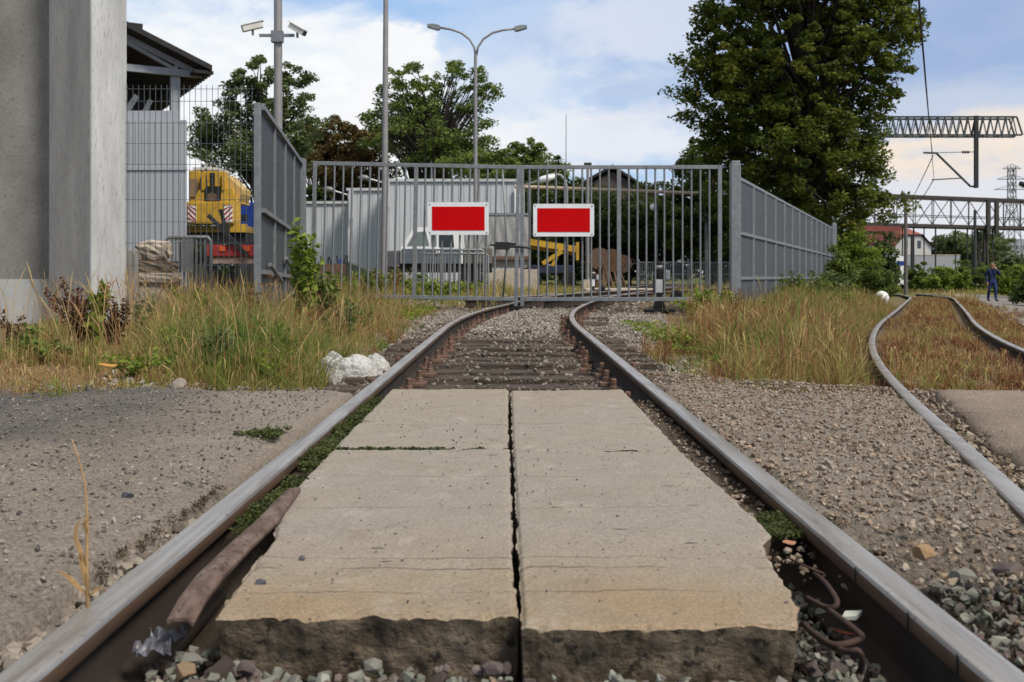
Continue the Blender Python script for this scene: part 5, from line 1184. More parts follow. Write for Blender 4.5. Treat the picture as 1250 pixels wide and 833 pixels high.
# big maple beyond the fence
b_ = (X(990, 46), 46, -.5)
els = [E(970, 60, 118, 110, 46, b_), E(1050, 60, 66, 95, 46, b_, -.5), E(985, -60, 130, 90, 46, b_), E(900, 110, 62, 60, 46, b_, -.6), E(960, 180, 105, 70, 46, b_), E(1040, 180, 52, 70, 46, b_, .4), E(880, 175, 36, 40, 46, b_), E(1020, 255, 62, 42, 46, b_), E(940, 245, 70, 45, 46, b_), E(868, 92, 42, 22, 46, b_), E(1060, 235, 30, 40, 46, b_), E(890, 55, 50, 40, 46, b_), E(1085, 30, 45, 45, 46, b_), E(838, 84, 30, 13, 46, b_), E(835, 116, 24, 10, 46, b_), E(868, 18, 28, 16, 46, b_), E(852, 150, 26, 14, 46, b_), E(1078, 110, 22, 22, 46, b_), E(1095, 250, 22, 12, 46, b_)]
tree('maple_tree', 'large dark green maple towering behind the end of the right fence', b_, els, 1900, 66, .46, .112, L_maple, .34, 301, limbs=200, inner=.3)
# dense thicket at its left foot
b_ = (X(870, 55), 55, -.3)
tree('leafy_tree', 'dark green tree between the yard and the large maple', b_, [E(872, 205, 46, 40, 55, b_), E(845, 205, 26, 26, 55, b_), E(850, 262, 60, 45, 55, b_), E(900, 270, 50, 45, 55, b_)], 240, 90, .6, .12, L_mid, .16, 303, limbs=40)
b_ = (X(800, 58), 58, -.2)
tree('leafy_tree', 'dark bushy tree behind the right half of the right gate leaf', b_, [E(820, 262, 62, 42, 58, b_), E(770, 262, 60, 36, 58, b_), E(740, 268, 45, 36, 58, b_), E(800, 292, 90, 22, 58, b_)], 230, 90, .7, .12, L_dark, .16, 304, limbs=40)
b_ = (X(690, 62), 62, -.2)
tree('leafy_tree', 'dark rounded tree behind the red sign of the right leaf', b_, [E(690, 250, 55, 36, 62, b_), E(725, 262, 50, 40, 62, b_), E(660, 262, 45, 40, 62, b_), E(690, 292, 80, 24, 62, b_)], 200, 90, .75, .13, L_dark, .16, 305, limbs=40)
# the airy tree in the middle
Yt = 76; b_ = (X(530, Yt), Yt, -.2)
els = [E(520, 92, 50, 26, Yt, b_), E(560, 105, 50, 26, Yt, b_), E(490, 130, 42, 36, Yt, b_), E(455, 140, 18, 18, Yt, b_), E(545, 150, 60, 38, Yt, b_), E(600, 115, 24, 12, Yt, b_), E(590, 145, 26, 14, Yt, b_), E(510, 175, 70, 30, Yt, b_), E(560, 190, 60, 25, Yt, b_)]
tree('leafy_tree', 'airy wide tree with bare twigs behind the double armed lamp', b_, els, 240, 70, .75, .14, L_mid, .34, 306, limbs=170, inner=.45)
b_ = (X(505, 84), 84, -.2)
tree('leafy_tree', 'dark dense tree behind the thin mast and airy tree', b_, [E(490, 150, 42, 40, 84, b_), E(520, 175, 60, 34, 84, b_), E(560, 185, 55, 26, 84, b_)], 150, 90, .9, .16, L_grey, .3, 307, limbs=30)
b_ = (X(420, 82), 82, -.2)
tree('copper_tree', 'brown leaved tree between the security camera pole and thin mast', b_, [E(415, 172, 40, 28, 82, b_), E(448, 180, 36, 26, 82, b_), E(385, 185, 26, 26, 82, b_), E(420, 205, 60, 30, 82, b_)], 200, 90, .8, .15, L_brown, .3, 308, limbs=30)
b_ = (X(320, 58), 58, -.2)
els = [E(325, 95, 42, 25, 58, b_), E(350, 110, 40, 28, 58, b_), E(295, 120, 32, 28, 58, b_), E(280, 155, 44, 34, 58, b_), E(345, 160, 46, 36, 58, b_), E(255, 178, 30, 24, 58, b_), E(310, 195, 70, 35, 58, b_), E(375, 165, 16, 30, 58, b_)]
tree('leafy_tree', 'grey green tree between the grey shed and security camera pole', b_, els, 250, 90, .62, .12, L_grey, .3, 309, limbs=70)
b_ = (X(385, 88), 88, -.2)
tree('leafy_tree', 'distant pale tree top behind the brown leaved tree', b_, [E(400, 160, 26, 18, 88, b_), E(385, 178, 26, 26, 88, b_)], 60, 80, .7, .15, L_grey, .25, 310, limbs=20)
b_ = (X(600, 72), 72, -.2)
tree('leafy_tree', 'bright green low tree right of the double armed lamp', b_, [E(605, 196, 30, 15, 72, b_), E(570, 198, 35, 16, 72, b_), E(620, 215, 40, 22, 72, b_)], 110, 80, .65, .14, L_mid, .2, 311, limbs=30)
b_ = (X(640, 85), 85, -.2)
tree('leafy_tree', 'small light green tree above the middle of the gate', b_, [E(645, 182, 24, 15, 85, b_), E(632, 195, 26, 14, 85, b_), E(655, 205, 30, 18, 85, b_)], 70, 70, .65, .15, L_mid, .2, 312, limbs=40, inner=.5)
b_ = (X(684, 88), 88, -.2)
tree('leafy_tree', 'tiny round tree top beside the hair thin antenna', b_, [E(684, 194, 10, 7, 88, b_), E(682, 210, 16, 14, 88, b_)], 30, 70, .5, .14, L_mid, .15, 313, limbs=12)
b_ = (X(640, 66), 66, -.2)
tree('leafy_tree', 'dark low tree just behind the middle of the gate', b_, [E(640, 225, 40, 22, 66, b_), E(620, 235, 30, 25, 66, b_)], 80, 80, .7, .14, L_dark, .2, 314, limbs=20)
# hedges closing the yard, and the far belt of wood
def hedge(label, px0, px1, pyt, Y, mat, n, seed, lsize=.13, name='hedge'):
    r = random.Random(seed); xm = X((px0 + px1) / 2, Y); zb = gz1(xm, Y); b_ = (xm, Y, zb); els = []
    k = max(3, int((px1 - px0) / 28))
    for j in range(k):
        px = px0 + (px1 - px0) * (j + .5) / k; h = (Z(pyt, Y) - zb) * r.uniform(.85, 1.05); els.append(((px - (px0 + px1) / 2) / F * Y, r.uniform(-.6, .6), h * .5, (px1 - px0) / k / F * Y * .95, 1.3, h * .52))
    return tree(name, label, b_, els, n, 90, .7, lsize, mat, .06, seed, 'hedges round the yard', cat='hedge', limbs=30, inner=.1)
hedge('long dark hedge closing the yard behind the right gate leaf', 640, 900, 262, 60, L_dark, 330, 351)
hedge('dark hedge behind the yellow crane and blue lorry', 215, 395, 262, 66, L_grey, 220, 352)
hedge('green hedge seen over the warehouse behind the left gate leaf', 370, 650, 190, 88, L_mid, 900, 353, .17)
hedge('dark thicket between right fence and maple trunk', 890, 1040, 280, 50, L_dark, 200, 354)
def belt(label, px0, px1, pyt, Y, n, seed, mat, ls):
    g_ = np.random.default_rng(seed); px = g_.uniform(px0, px1, n); hh = Z(pyt, Y) + 1.3; x_ = (px - 625) / F * Y
    hmax = hh * (.6 + .6 * fbm(x_ * .06, x_ * 0, 4, seed)); C = np.stack([x_, Y + g_.uniform(-6, 6, n), -1.3 + hmax * g_.random(n) ** .7], 1)
    V, T, tn = leaves_np(C, 40, np.full(n, ls * 5), ls, seed + 1, .6); return tag(np_obj('treeline', V, T, mat, tn), label, kind='stuff')
belt('far wood closing the horizon behind the yard', -420, 1085, 268, 150, 1500, 361, L_dark, .32)
belt('far low green belt on the horizon at the right', 1060, 1700, 312, 260, 700, 362, L_grey, .45)
# bushes along the right
def bush(label, px, py_top, py_bot, wpx, Y, mat, n, seed, lsize=.09, name='bush', grp='bushes near the end of the right fence'):
    xb = X(px, Y); zb = gz1(xb, Y); b_ = (xb, Y, zb); hw = wpx / 2 / F * Y; h = Z(py_top, Y) - zb
    els = [(0, 0, h * .5, hw * .8, hw * .7, h * .5), (-hw * .5, .1, h * .35, hw * .55, hw * .5, h * .36), (hw * .5, -.1, h * .38, hw * .5, hw * .5, h * .4), (0, -.2, h * .25, hw, hw * .6, h * .28)]
    return tree(name, label, b_, els, n, 60, min(.4, h * .16), lsize, mat, .05, seed, grp, cat='bush', limbs=30, inner=.25)
bush('bright yellow green bush at the end of the right fence', 1048, 282, 345, 62, 44, L_fresh, 130, 401, .08)
bush('light green shrub tangled against the last fence panels', 1020, 300, 350, 46, 38, L_mid, 90, 402, .07)
bush('dark shrub under the maple right of the bright bush', 1078, 282, 340, 40, 52, L_dark, 80, 403, .09)
bush('olive shrub low under the bright bush', 1070, 312, 352, 46, 40, L_mid, 70, 404, .06)
for k, (px, py, wd, Y, mt, lab) in enumerate(((1135, 318, 70, 84, L_mid, 'green bush behind the grey pole by the side track'), (1185, 312, 90, 88, L_mid, 'broad green bush in the row behind the walking man'), (1228, 305, 60, 90, L_grey, 'taller grey green bush under the footbridge at the right'),
      (1262, 310, 60, 84, L_mid, 'green bush cut by the right edge of the view'), (1160, 325, 60, 78, L_fresh, 'pale green low bush left of the walking man'), (1110, 326, 40, 86, L_dark, 'dark low bush at the foot of the grey pole'))):
    bush(lab, px, py, 345, wd, Y, mt, 90, 410 + k, .13, grp='bushes beyond the side track')
bush('dark bush at the right edge beside the gravel path', 1256, 334, 378, 46, 40, L_dark, 90, 420, .06, grp='bushes beyond the side track')
bush('yellow green bush behind the walking man at the right edge', 1240, 318, 360, 60, 55, L_fresh, 90, 421, .09, grp='bushes beyond the side track')
for k, (px, py, wd, Y, lab) in enumerate(((1165, 290, 60, 170, 'far grey green tree beyond the footbridge, left of two'), (1200, 280, 70, 180, 'far taller grey green tree beyond the footbridge'), (1150, 296, 50, 175, 'far low tree beside the red roofed house'))):
    b_ = (X(px, Y), Y, -1.2)
    tree('leafy_tree', lab, b_, [E(px, (py + 320) / 2 - 3, wd / 2, (322 - py) / 2, Y, b_), E(px + 12, py + 18, wd / 3, 14, Y, b_)], 60, 60, 1.3, .3, L_grey, .3, 430 + k, 'far trees beyond the footbridge', limbs=10)

# ------------------------------------------------------------------ grass
def blades(x, y, z, h, w, tone, seed, lean=0.35, seedhead=0.25):
    g = np.random.default_rng(seed); n = len(x)
    a = g.random(n) * 2 * np.pi; ln = np.abs(g.normal(0, lean, n)) * h; d = np.stack([np.cos(a), np.sin(a)], 1)
    fa = g.random(n) * np.pi; wv = np.stack([np.cos(fa), np.sin(fa)], 1)
    ts = [0, .35, .7, .88, 1.0]; head = g.random(n) < seedhead
    V = []
    for t in ts:
        prof = {0: 1, .35: .85, .7: .5, .88: .35, 1.0: 0.05}[t]
        ww = w * np.where(head, {0: .5, .35: .45, .7: .7, .88: 1.7, 1.0: .1}[t], prof)
        cx = x + d[:, 0] * ln * t ** 2; cy = y + d[:, 1] * ln * t ** 2; cz = z + h * (t - .25 * (ln / h) * t ** 3)
        V += [np.stack([cx - wv[:, 0] * ww / 2, cy - wv[:, 1] * ww / 2, cz], 1), np.stack([cx + wv[:, 0] * ww / 2, cy + wv[:, 1] * ww / 2, cz], 1)]
    V = np.stack(V, 1).reshape(-1, 3); i = np.arange(n) * 10
    T = np.concatenate([np.stack([i + 2 * k, i + 2 * k + 1, i + 2 * k + 3, i + 2 * k + 2], 1) for k in range(4)])
    return V, T, np.repeat(tone, 10)
grass_m = attr_mat('meadow_grass', [(0.0, (0.16, 0.058, 0.026)), (0.18, (0.27, 0.13, 0.055)), (0.36, (0.46, 0.33, 0.15)), (0.52, (0.33, 0.27, 0.09)), (0.68, (0.2, 0.21, 0.045)), (1.0, (0.085, 0.15, 0.026))], 0.75, 0.3)
def grass(label, x, y, h, w, tone, seed, **kw):
    V, T, tn = blades(x, y, gz(x, y) - .01, h, w, np.clip(tone, 0, 1), seed, **kw)
    return tag(np_obj('grass', V, T, grass_m, tn), label, kind='stuff')
g = np.random.default_rng(5)
def patchy(n, x0, x1, y0, y1, seed, keepf):
    gg = np.random.default_rng(seed); x = gg.uniform(x0, x1, n); y = y0 + (y1 - y0) * gg.random(n) ** 1.3; k = keepf(x, y, gg); return x[k], y[k]
# left verge
def k1(x, y, gg):
    edge = -1.32 - .25 * (fbm(y * 1.5, y * 0, 3, 71) - .5) - .15 * sstep(6.4, 5.4, y); front = 5.45 + 1.5 * (fbm(x * 1.1, x * 0 + 2, 4, 72) - .38) + .9 * sstep(-2.2, -3.4, x)
    den = np.clip(2.6 * (fbm(x * 1.7, y * 1.7, 3, 73) - .27), .10, 1)
    return (x < edge) & (y > front) & (gg.random(len(x)) < den) & (x > -.36 * y - 1.2) & ~((x < -4.3) & (y > 11.5))
x, y = patchy(170000, -8, -1.1, 5.3, 19.2, 6, k1); n = len(x)
amp = fbm(x * 1.1, y * 1.1, 3, 75)
h = (.10 + .42 * sstep(5.6, 7.2, y) * sstep(-1.2, -1.9, x)) * (.35 + 1.15 * amp) * g.uniform(.5, 1.25, n) * (1 - .45 * sstep(-3.3, -4.6, x) * sstep(10, 7, y)); low_ = sstep(8.5, 11, y) * sstep(-3.0, -2.0, x); h = h * (1 - .62 * sstep(-.335, -.38, x / y)) * (1 - .5 * low_); h = np.maximum(h, .05)
tone = np.where(g.random(n) < .5, .68, np.where(g.random(n) < .55, .38, .12)) + 1.5 * (fbm(x * 1.5, y * 1.5, 3, 76) - .42) + .09 * g.normal(0, 1, n) - .22 * sstep(-2.9, -4, x) * sstep(9, 6, y) + .13 * sstep(-2.5, -1.6, x) * sstep(10, 8, y) - .22 * low_
grass('long tan and green grass on the left verge', x, y, h * g.uniform(.6, 1.1, n), g.uniform(.003, .0065, n), tone, 81, lean=.62, seedhead=.22)
x, y = patchy(24000, -6.5, -1.0, 5.1, 6.8, 7, lambda x, y, gg: (y > 5.25 + .35 * fbm(x * 2, x * 0, 3, 78)) & (gg.random(len(x)) < .55)); n = len(x)
grass('low brown grass litter along the foot of the left verge', x, y, g.uniform(.02, .09, n), g.uniform(.004, .009, n), .16 + .25 * g.random(n) + .35 * (fbm(x * 2.5, y * 2.5, 3, 79) > .6), 82, lean=.9, seedhead=.1)
# right verge, between main track and side track
def k2(x, y, gg):
    c = main_c(y); sl = side_l(y); lo = c + 1.25 + 1.55 * sstep(9, 15, y) * sstep(21, 19.6, y) + .35 * (fbm(y * 1.3, y * 0 + 3, 3, 83) - .5); front = 6.35 + 1.7 * (fbm(x * 1.3, x * 0 + 5, 4, 84) - .43)
    inside = (x < sl - .14) & (x > lo) & (y > front) & ~((y > 19.2) & (x < 4.55 + .41 * (y - 19.5)))
    inside &= ~((np.abs(x - X(1076, 33)) < 1.2) & (y > 26)); return inside & (gg.random(len(x)) < np.clip(2.6 * (fbm(x * 1.2, y * 1.2, 3, 85) - .26), .12, 1))
x, y = patchy(280000, 1, 13, 5.9, 34, 8, k2); n = len(x)
mid = sstep(0, .8, x - main_c(y) - 1.3) * sstep(0, .7, side_l(y) - x)
h = (.10 + .42 * mid * sstep(6.4, 8, y)) * (.5 + .9 * fbm(x, y, 3, 86)) * g.uniform(.55, 1.25, n) + .2 * sstep(14, 24, y) * sstep(2.2, .4, x - 4.4 - .41 * (y - 19.5)) * g.random(n)
tone = np.where(g.random(n) < .4, .62, np.where(g.random(n) < .55, .34, .10)) + 1.6 * (fbm(x * .9, y * .9, 3, 87) - .47) + .09 * g.normal(0, 1, n) - .13 * sstep(9.5, 7, y) + .22 * sstep(11, 20, y) * sstep(3, 1, x - 4.4 - .41 * (y - 19.5))
grass('tawny seeding grass on the verge between the two tracks', x, y, h * g.uniform(.6, 1.1, n), g.uniform(.0035, .0075, n) * (1 + y * .02), tone, 88, lean=.5, seedhead=.3)
# dry grass inside and right of the side track
def k3(x, y, gg):
    sl = side_l(y); return (x > sl + .12) & (x < sl + 4.2) & (np.abs(x - sl - 1.505) > .1) & (y > 6.9 + .5 * (fbm(x * 2, x * 0, 3, 91) - .5)) & (gg.random(len(x)) < np.clip(2.6 * (fbm(x * 1.3, y * 1.3, 3, 92) - .28), .12, 1)) & ~((y > 14) & (x > sl + 2.6))
gg_ = np.random.default_rng(9); y = 6.5 + 37 * gg_.random(70000) ** 1.6; x = side_l(y) + gg_.uniform(.05, 4.3, len(y)); kk_ = k3(x, y, gg_); x, y = x[kk_], y[kk_]; n = len(x)
h = (.04 + .17 * fbm(x * 1.4, y * 1.4, 3, 93)) * g.uniform(.5, 1.3, n); h = np.where(np.abs(x - side_l(y) - .75) < .62, h, h * 1.1)
tone = np.where(g.random(n) < .22, .55, np.where(g.random(n) < .4, .3, .06)) + .9 * (fbm(x * .8, y * .8, 3, 94) - .5) + .08 * g.normal(0, 1, n)
grass('short reddish dry grass between the rails of the side track', x, y, h, g.uniform(.005, .011, n) * (1 + y * .02), tone, 95, lean=.5, seedhead=.25)
# far right meadow
x, y = patchy(16000, 14, 42, 34, 95, 10, lambda x, y, gg: (x > side_l(y) + 2.2) & (np.abs(x - np.interp(y, [14, 22, 33, 45, 60, 75], [9.3, 12.0, 16.6, 21.9, 27.5, 31]) - .4) > 1.5)); n = len(x)
grass('tall tan and green grass around the gravel path on the right', x, y, g.uniform(.15, .55, n), g.uniform(.02, .05, n), .35 + .35 * (fbm(x * .3, y * .3, 3, 96) - .3) + .35 * sstep(45, 75, y) * g.random(n) , 97, lean=.4)
x, y = patchy(9000, 9.5, 22, 16, 44, 12, lambda x, y, gg: (x > side_l(y) + 2.3) & (np.abs(x - np.interp(y, [14, 22, 33, 45, 60, 75], [9.3, 12.0, 16.6, 21.9, 27.5, 31]) - .4) > 1.6)); n = len(x)
grass('short dry grass edging the gravel path', x, y, g.uniform(.06, .28, n), g.uniform(.01, .025, n), .25 + .4 * (fbm(x * .5, y * .5, 3, 98) - .3) + .1 * g.normal(0, 1, n), 99, lean=.5)
# yard behind the gate
def k4(x, y, gg): return ((fbm(x * .45, y * .45, 3, 101) > .47) | (x < -2.5)) & (np.abs(x - main_c(y)) > 1.4) & (x < 4.2 + .41 * (y - 19.5))
x, y = patchy(24000, -12, 13, 20, 46, 13, k4); n = len(x)
grass('green and tan weeds growing over the yard behind the gate', x, y, g.uniform(.08, .5, n) * (.5 + fbm(x * .6, y * .6, 3, 102)) * np.where(x < 0, 1.0, .6), g.uniform(.012, .03, n), .5 + .9 * (fbm(x * .35, y * .35, 3, 103) - .42) + .1 * g.normal(0, 1, n), 104, lean=.45)
# tufts: clumps of blades fanning out of one root, each clump of one hue
def tufts(label, cx, cy, hh, tn, seed, per=(26, 70), spread=.05):
    gg = np.random.default_rng(seed); k = gg.integers(per[0], per[1], len(cx)); idx = np.repeat(np.arange(len(cx)), k); n = len(idx)
    r_ = spread * np.sqrt(gg.random(n)) * (.5 + hh[idx] * 2.2); a = gg.random(n) * 6.283
    x = cx[idx] + r_ * np.cos(a); y = cy[idx] + r_ * np.sin(a)
    return grass(label, x, y, hh[idx] * gg.uniform(.45, 1.1, n), gg.uniform(.003, .0065, n) * (1 + y * .015), tn[idx] + .08 * gg.normal(0, 1, n), seed + 1, lean=.75, seedhead=.25)
def tuft_tones(n, gg): return gg.choice([.06, .16, .34, .5, .64, .74, .88], n, p=[.14, .12, .18, .14, .16, .16, .10])
gg = np.random.default_rng(201)
cx, cy = patchy(1500, -7.2, -1.2, 5.4, 14, 202, lambda x, y, q_: k1(x, y, q_)); m_ = len(cx)
tufts('grass tufts of mixed hue in the left verge', cx, cy, gg.uniform(.14, .52, m_) * (.5 + .5 * sstep(5.6, 7, cy)) * (1 - .6 * sstep(-.335, -.38, cx / cy)) * (1 - .5 * sstep(8.5, 11, cy) * sstep(-3, -2, cx)), tuft_tones(m_, gg), 203)
cx = gg.uniform(-4.2, -1.0, 70); cy = 5.0 + np.abs(gg.normal(0, .28, 70)); tufts('stray grass tufts along the front of the left verge', cx, cy, gg.uniform(.04, .2, 70), tuft_tones(70, gg), 205, (12, 40), .07)
cx, cy = patchy(2600, 1.2, 10, 6.1, 24, 206, lambda x, y, q_: k2(x, y, q_)); m_ = len(cx)
tufts('grass tufts of mixed hue in the verge between the tracks', cx, cy, gg.uniform(.14, .5, m_), np.where(cy > 11, np.maximum(tuft_tones(m_, gg), .3), tuft_tones(m_, gg) * .9), 207)
cy = gg.uniform(5.9, 6.9, 60); cx = 1.05 + gg.random(60) * (side_l(cy) - 1.2); tufts('stray grass tufts in the rubble before the tawny verge', cx, cy, gg.uniform(.05, .22, 60), tuft_tones(60, gg), 209, (10, 34), .07)
cy = 7 + 26 * gg.random(700) ** 1.6; cx = side_l(cy) + gg.uniform(.1, 4, 700); kk_ = np.abs(cx - side_l(cy) - 1.505) > .14; tufts('grass tufts between and beside the rails of the side track', cx[kk_], cy[kk_], gg.uniform(.06, .24, kk_.sum()), gg.choice([.04, .1, .2, .36, .6, .72], kk_.sum(), p=[.3, .22, .16, .14, .1, .08]), 211)
# tall thin seeding stems standing above the left verge, and scattered broad weeds
x, y = patchy(5200, -7.5, -1.4, 6.0, 15, 14, k1); n = len(x)
grass('sparse tall straw stems above the left verge', x, y, g.uniform(.35, .8, n), g.uniform(.003, .006, n), .30 + .1 * g.normal(0, 1, n), 105, lean=.45, seedhead=.6)
x, y = patchy(9000, 1.5, 9, 6.6, 24, 15, k2); n = len(x)
grass('sparse tall seeding stems above the verge between the tracks', x, y, g.uniform(.3, .62, n), g.uniform(.004, .007, n), .28 + .14 * g.normal(0, 1, n), 106, lean=.4, seedhead=.7)
# moss and herbs in the joints
def moss(label, pl_, per, rad, size, mat, seed):
    V, T, tn = leaves_np(np.array(pl_), per, np.full(len(pl_), rad), size, seed, .8, .5); return tag(np_obj('moss', V, T, mat, tn), label, kind='stuff')
moss_m = leaf_mat('joint_moss', (0.03, 0.035, 0.012), (0.06, 0.078, 0.02), (0.1, 0.12, 0.032))
r = random.Random(4)
moss('green herbs filling the joint between left rail and left slabs', [(-.665 + r.gauss(0, .015), yy, -.035 + r.uniform(0, .025)) for yy in np.arange(2.45, 4.9, .012) if not 3.05 < yy < 3.2 and r.random() < .85], 48, .034, .0075, moss_m, 501)
moss('low moss along the joint between the two left slabs', [(r.uniform(-.62, -.1), 3.508 + r.gauss(0, .008), -.012) for _ in range(60)], 14, .018, .007, moss_m, 502)
moss('moss tuft between right slab corner and right rail', [(.665 + r.gauss(0, .022), r.uniform(2.42, 2.62), -.028) for _ in range(40)], 50, .024, .006, moss_m, 503)
moss('moss tuft on the road beside the left rail', [(-.9 - abs(r.gauss(0, .07)), 3.85 + r.gauss(0, .05), -.01) for _ in range(36)], 40, .026, .0065, moss_m, 504)
moss('brown moss along the broken road edge by the left rail', [(-.86 - abs(r.gauss(0, .02)), yy, -.03) for yy in np.arange(2.1, 3.0, .012) if r.random() < .7], 16, .016, .0045, leaf_mat('brown_moss', (0.04, 0.03, 0.02), (0.075, 0.055, 0.03), (0.1, 0.085, 0.045)), 505)
moss('low creeping plants on the ballast right of the main track', [(r.uniform(1.6, 2.2), r.uniform(8.5, 15), -.12) for _ in range(60)], 30, .09, .02, L_fresh, 506)
moss('creeping green plants at the foot of the left gate leaf', [(r.uniform(-2.4, -1.5), r.uniform(15, 20), -.06) for _ in range(80)], 30, .12, .025, L_fresh, 507)

# ------------------------------------------------------------------ single plants
def herb(name, label, base, h, nst, lsize, mat, stem_m, seed, spread=.25, per=9, rad=.05, cat='plant', grp=None, flower=None):
    r = random.Random(seed); t_ = thing(name, label, cat, base, 0, grp); mb = MB(); cl = []
    for k in range(nst):
        a = r.uniform(0, 6.28); tipv = Vector((math.cos(a) * spread * r.random(), math.sin(a) * spread * r.random(), h * r.uniform(.65, 1)))
        b0 = Vector((r.gauss(0, .03), r.gauss(0, .03), 0)); m1 = b0.lerp(tipv, .5) + Vector((r.gauss(0, .03), r.gauss(0, .03), h * .06))
        mb.tube([b0, m1, tipv], [.006, .0045, .002], 5, cap=False)
        for t in np.linspace(.2, 1, per): 
            q_ = b0.lerp(m1, t * 2) if t < .5 else m1.lerp(tipv, t * 2 - 1); cl.append(q_[:])
    mb.build('stem', stem_m, t_)
    V, T, tn = leaves_np(np.array(cl), 7, np.full(len(cl), rad), lsize, seed + 1, .5, .9); np_obj('leaves', V, T, mat, tn, False, t_)
    return t_
stem_g = M('green_stem', (0.1, 0.12, 0.04), None, 9, .8, 0, 0); stem_b = M('brown_stem', (0.15, 0.08, 0.045), None, 9, .85, 0, 0)
L_dock = leaf_mat('dock_seed', (0.035, 0.012, 0.008), (0.075, 0.028, 0.018), (0.11, 0.045, 0.025))
L_tan = leaf_mat('dry_head', (0.12, 0.06, 0.03), (0.2, 0.11, 0.05), (0.28, 0.18, 0.09))
def gp(px, py, Y): p = P(px, py, Y); return (p.x, Y, gz1(p.x, Y) - .02)
herb('dock_plant', 'dark red seeding dock plant before the left part of the pier', gp(98, 390, 8.3), .62, 13, .02, L_dock, stem_b, 601, .3, 14, .045, grp='dock plants in the verge')
herb('dock_plant', 'dark red seeding dock plant below the whitewashed pier edge', gp(132, 390, 8.2), .52, 12, .02, L_dock, stem_b, 602, .25, 14, .045, grp='dock plants in the verge')
herb('dock_plant', 'small reddish dock at the far left of the verge', gp(16, 420, 8.6), .32, 4, .02, L_dock, stem_b, 603, .15, 8, .04, grp='dock plants in the verge')
herb('weed', 'tall pale green leafy weed rising between the dark red docks', gp(118, 400, 8.1), .72, 3, .06, L_fresh, stem_g, 604, .06, 6, .06)
herb('weed', 'low green leafy weed at the foot of the pier', gp(30, 420, 8.3), .22, 5, .035, L_mid, stem_g, 605, .2, 5, .06)
herb('sapling', 'leafy green sapling climbing the left fence beside the gate', gp(372, 395, 11.3), 1.3, 7, .05, L_fresh, stem_g, 606, .35, 15, .1, cat='sapling')
herb('sapling', 'bushy green sapling at the hinge end of the left gate leaf', gp(392, 395, 12.0), .8, 9, .045, L_mid, stem_g, 607, .45, 9, .1, cat='sapling')
herb('dock_plant', 'rusty red upright dock spike below the gate hinge', gp(383, 400, 9.5), .5, 3, .014, leaf_mat('rust_dock', (0.1, 0.03, 0.012), (0.17, 0.06, 0.02), (0.24, 0.1, 0.035)), stem_b, 608, .08, 12, .03, grp='dock plants in the verge')
herb('weed', 'green nettle clump in the left verge near the white bag', gp(345, 425, 7.6), .38, 9, .035, L_fresh, stem_g, 609, .3, 7, .06)
herb('weed', 'broad green weed in the middle of the left verge', gp(205, 430, 7.2), .3, 7, .035, L_fresh, stem_g, 610, .25, 6, .06)
herb('weed', 'green weed with round leaves beside the mesh fence foot', gp(285, 360, 11), .5, 8, .045, L_mid, stem_g, 611, .4, 7, .08)
herb('weed', 'leafy weed with brown heads before the tall near fence post', gp(322, 390, 10), .72, 5, .02, L_tan, stem_b, 612, .3, 6, .03)
herb('weed', 'bushy green weed below the right end of the right gate leaf', gp(860, 380, 17.5), .62, 12, .05, L_fresh, stem_g, 613, .7, 8, .11)
herb('weed', 'pale green weed at the foot of the right gate post', gp(905, 385, 16.5), .5, 12, .045, L_mid, stem_g, 614, .7, 8, .1)
herb('weed', 'tall bushy green weeds along the middle of the right fence', gp(985, 350, 26), .9, 16, .07, L_mid, stem_g, 615, 1.4, 8, .16)
herb('weed', 'tall grey green weeds along the last panels of the fence', gp(1010, 345, 31), 1.1, 16, .07, L_grey, stem_g, 616, 1.4, 8, .18)
herb('weed', 'yellow flowered green weeds before the grey warehouse', gp(455, 345, 27), .8, 20, .07, L_mid, stem_g, 617, 1.8, 8, .18)
herb('weed', 'green bushy weeds below the left red sign in the yard', gp(520, 345, 26), .55, 16, .07, L_fresh, stem_g, 618, 1.6, 8, .15)
herb('weed', 'rusty seeding weeds below the pickup bonnet in the yard', gp(480, 345, 25), .95, 10, .03, L_tan, stem_b, 619, 1.0, 9, .1)
r = random.Random(77)
for k, (px, py, Y, h_, lab) in enumerate(((60, 440, 7.4, .16, 'low green rosette left of the small dock at the pier foot'), (160, 455, 6.2, .2, 'small green weed before the left verge near the orange leaf'), (250, 440, 6.6, .34, 'dark leafy weed left of centre in the left verge'),
      (300, 432, 7.6, .42, 'bushy weed in the verge below the mesh fence'), (330, 445, 6.6, .3, 'low leafy weed at the right front of the left verge'), (420, 405, 10.5, .5, 'reddish green weed right of the rusty dock spike'), (440, 395, 12.5, .45, 'leafy weed beside the ballast below the left gate leaf'),
      (240, 375, 10.5, .6, 'tall weed before the crowd barrier'), (180, 385, 10, .5, 'tall weed before the block pile'))):
    herb('weed', lab, gp(px, py, Y), h_, 8, [.03, .022, .026][k % 3], [L_mid, L_fresh, L_grey][k % 3], stem_g, 650 + k, .28, 7, .06)
for k, (px, py, Y, h_, lab) in enumerate(((835, 415, 10.5, .3, 'white flowered weed at the left edge of the tawny verge'), (960, 380, 15, .55, 'green weed before the first panels of the right fence'), (1035, 365, 22, .6, 'green weed clump between fence and side track'), (1005, 400, 12, .42, 'dull green weed in the tawny grass near the side track'))):
    herb('weed', lab, gp(px, py, Y), h_, 9, .03, [L_fresh, L_mid][k % 2], stem_g, 670 + k, .4, 7, .08)
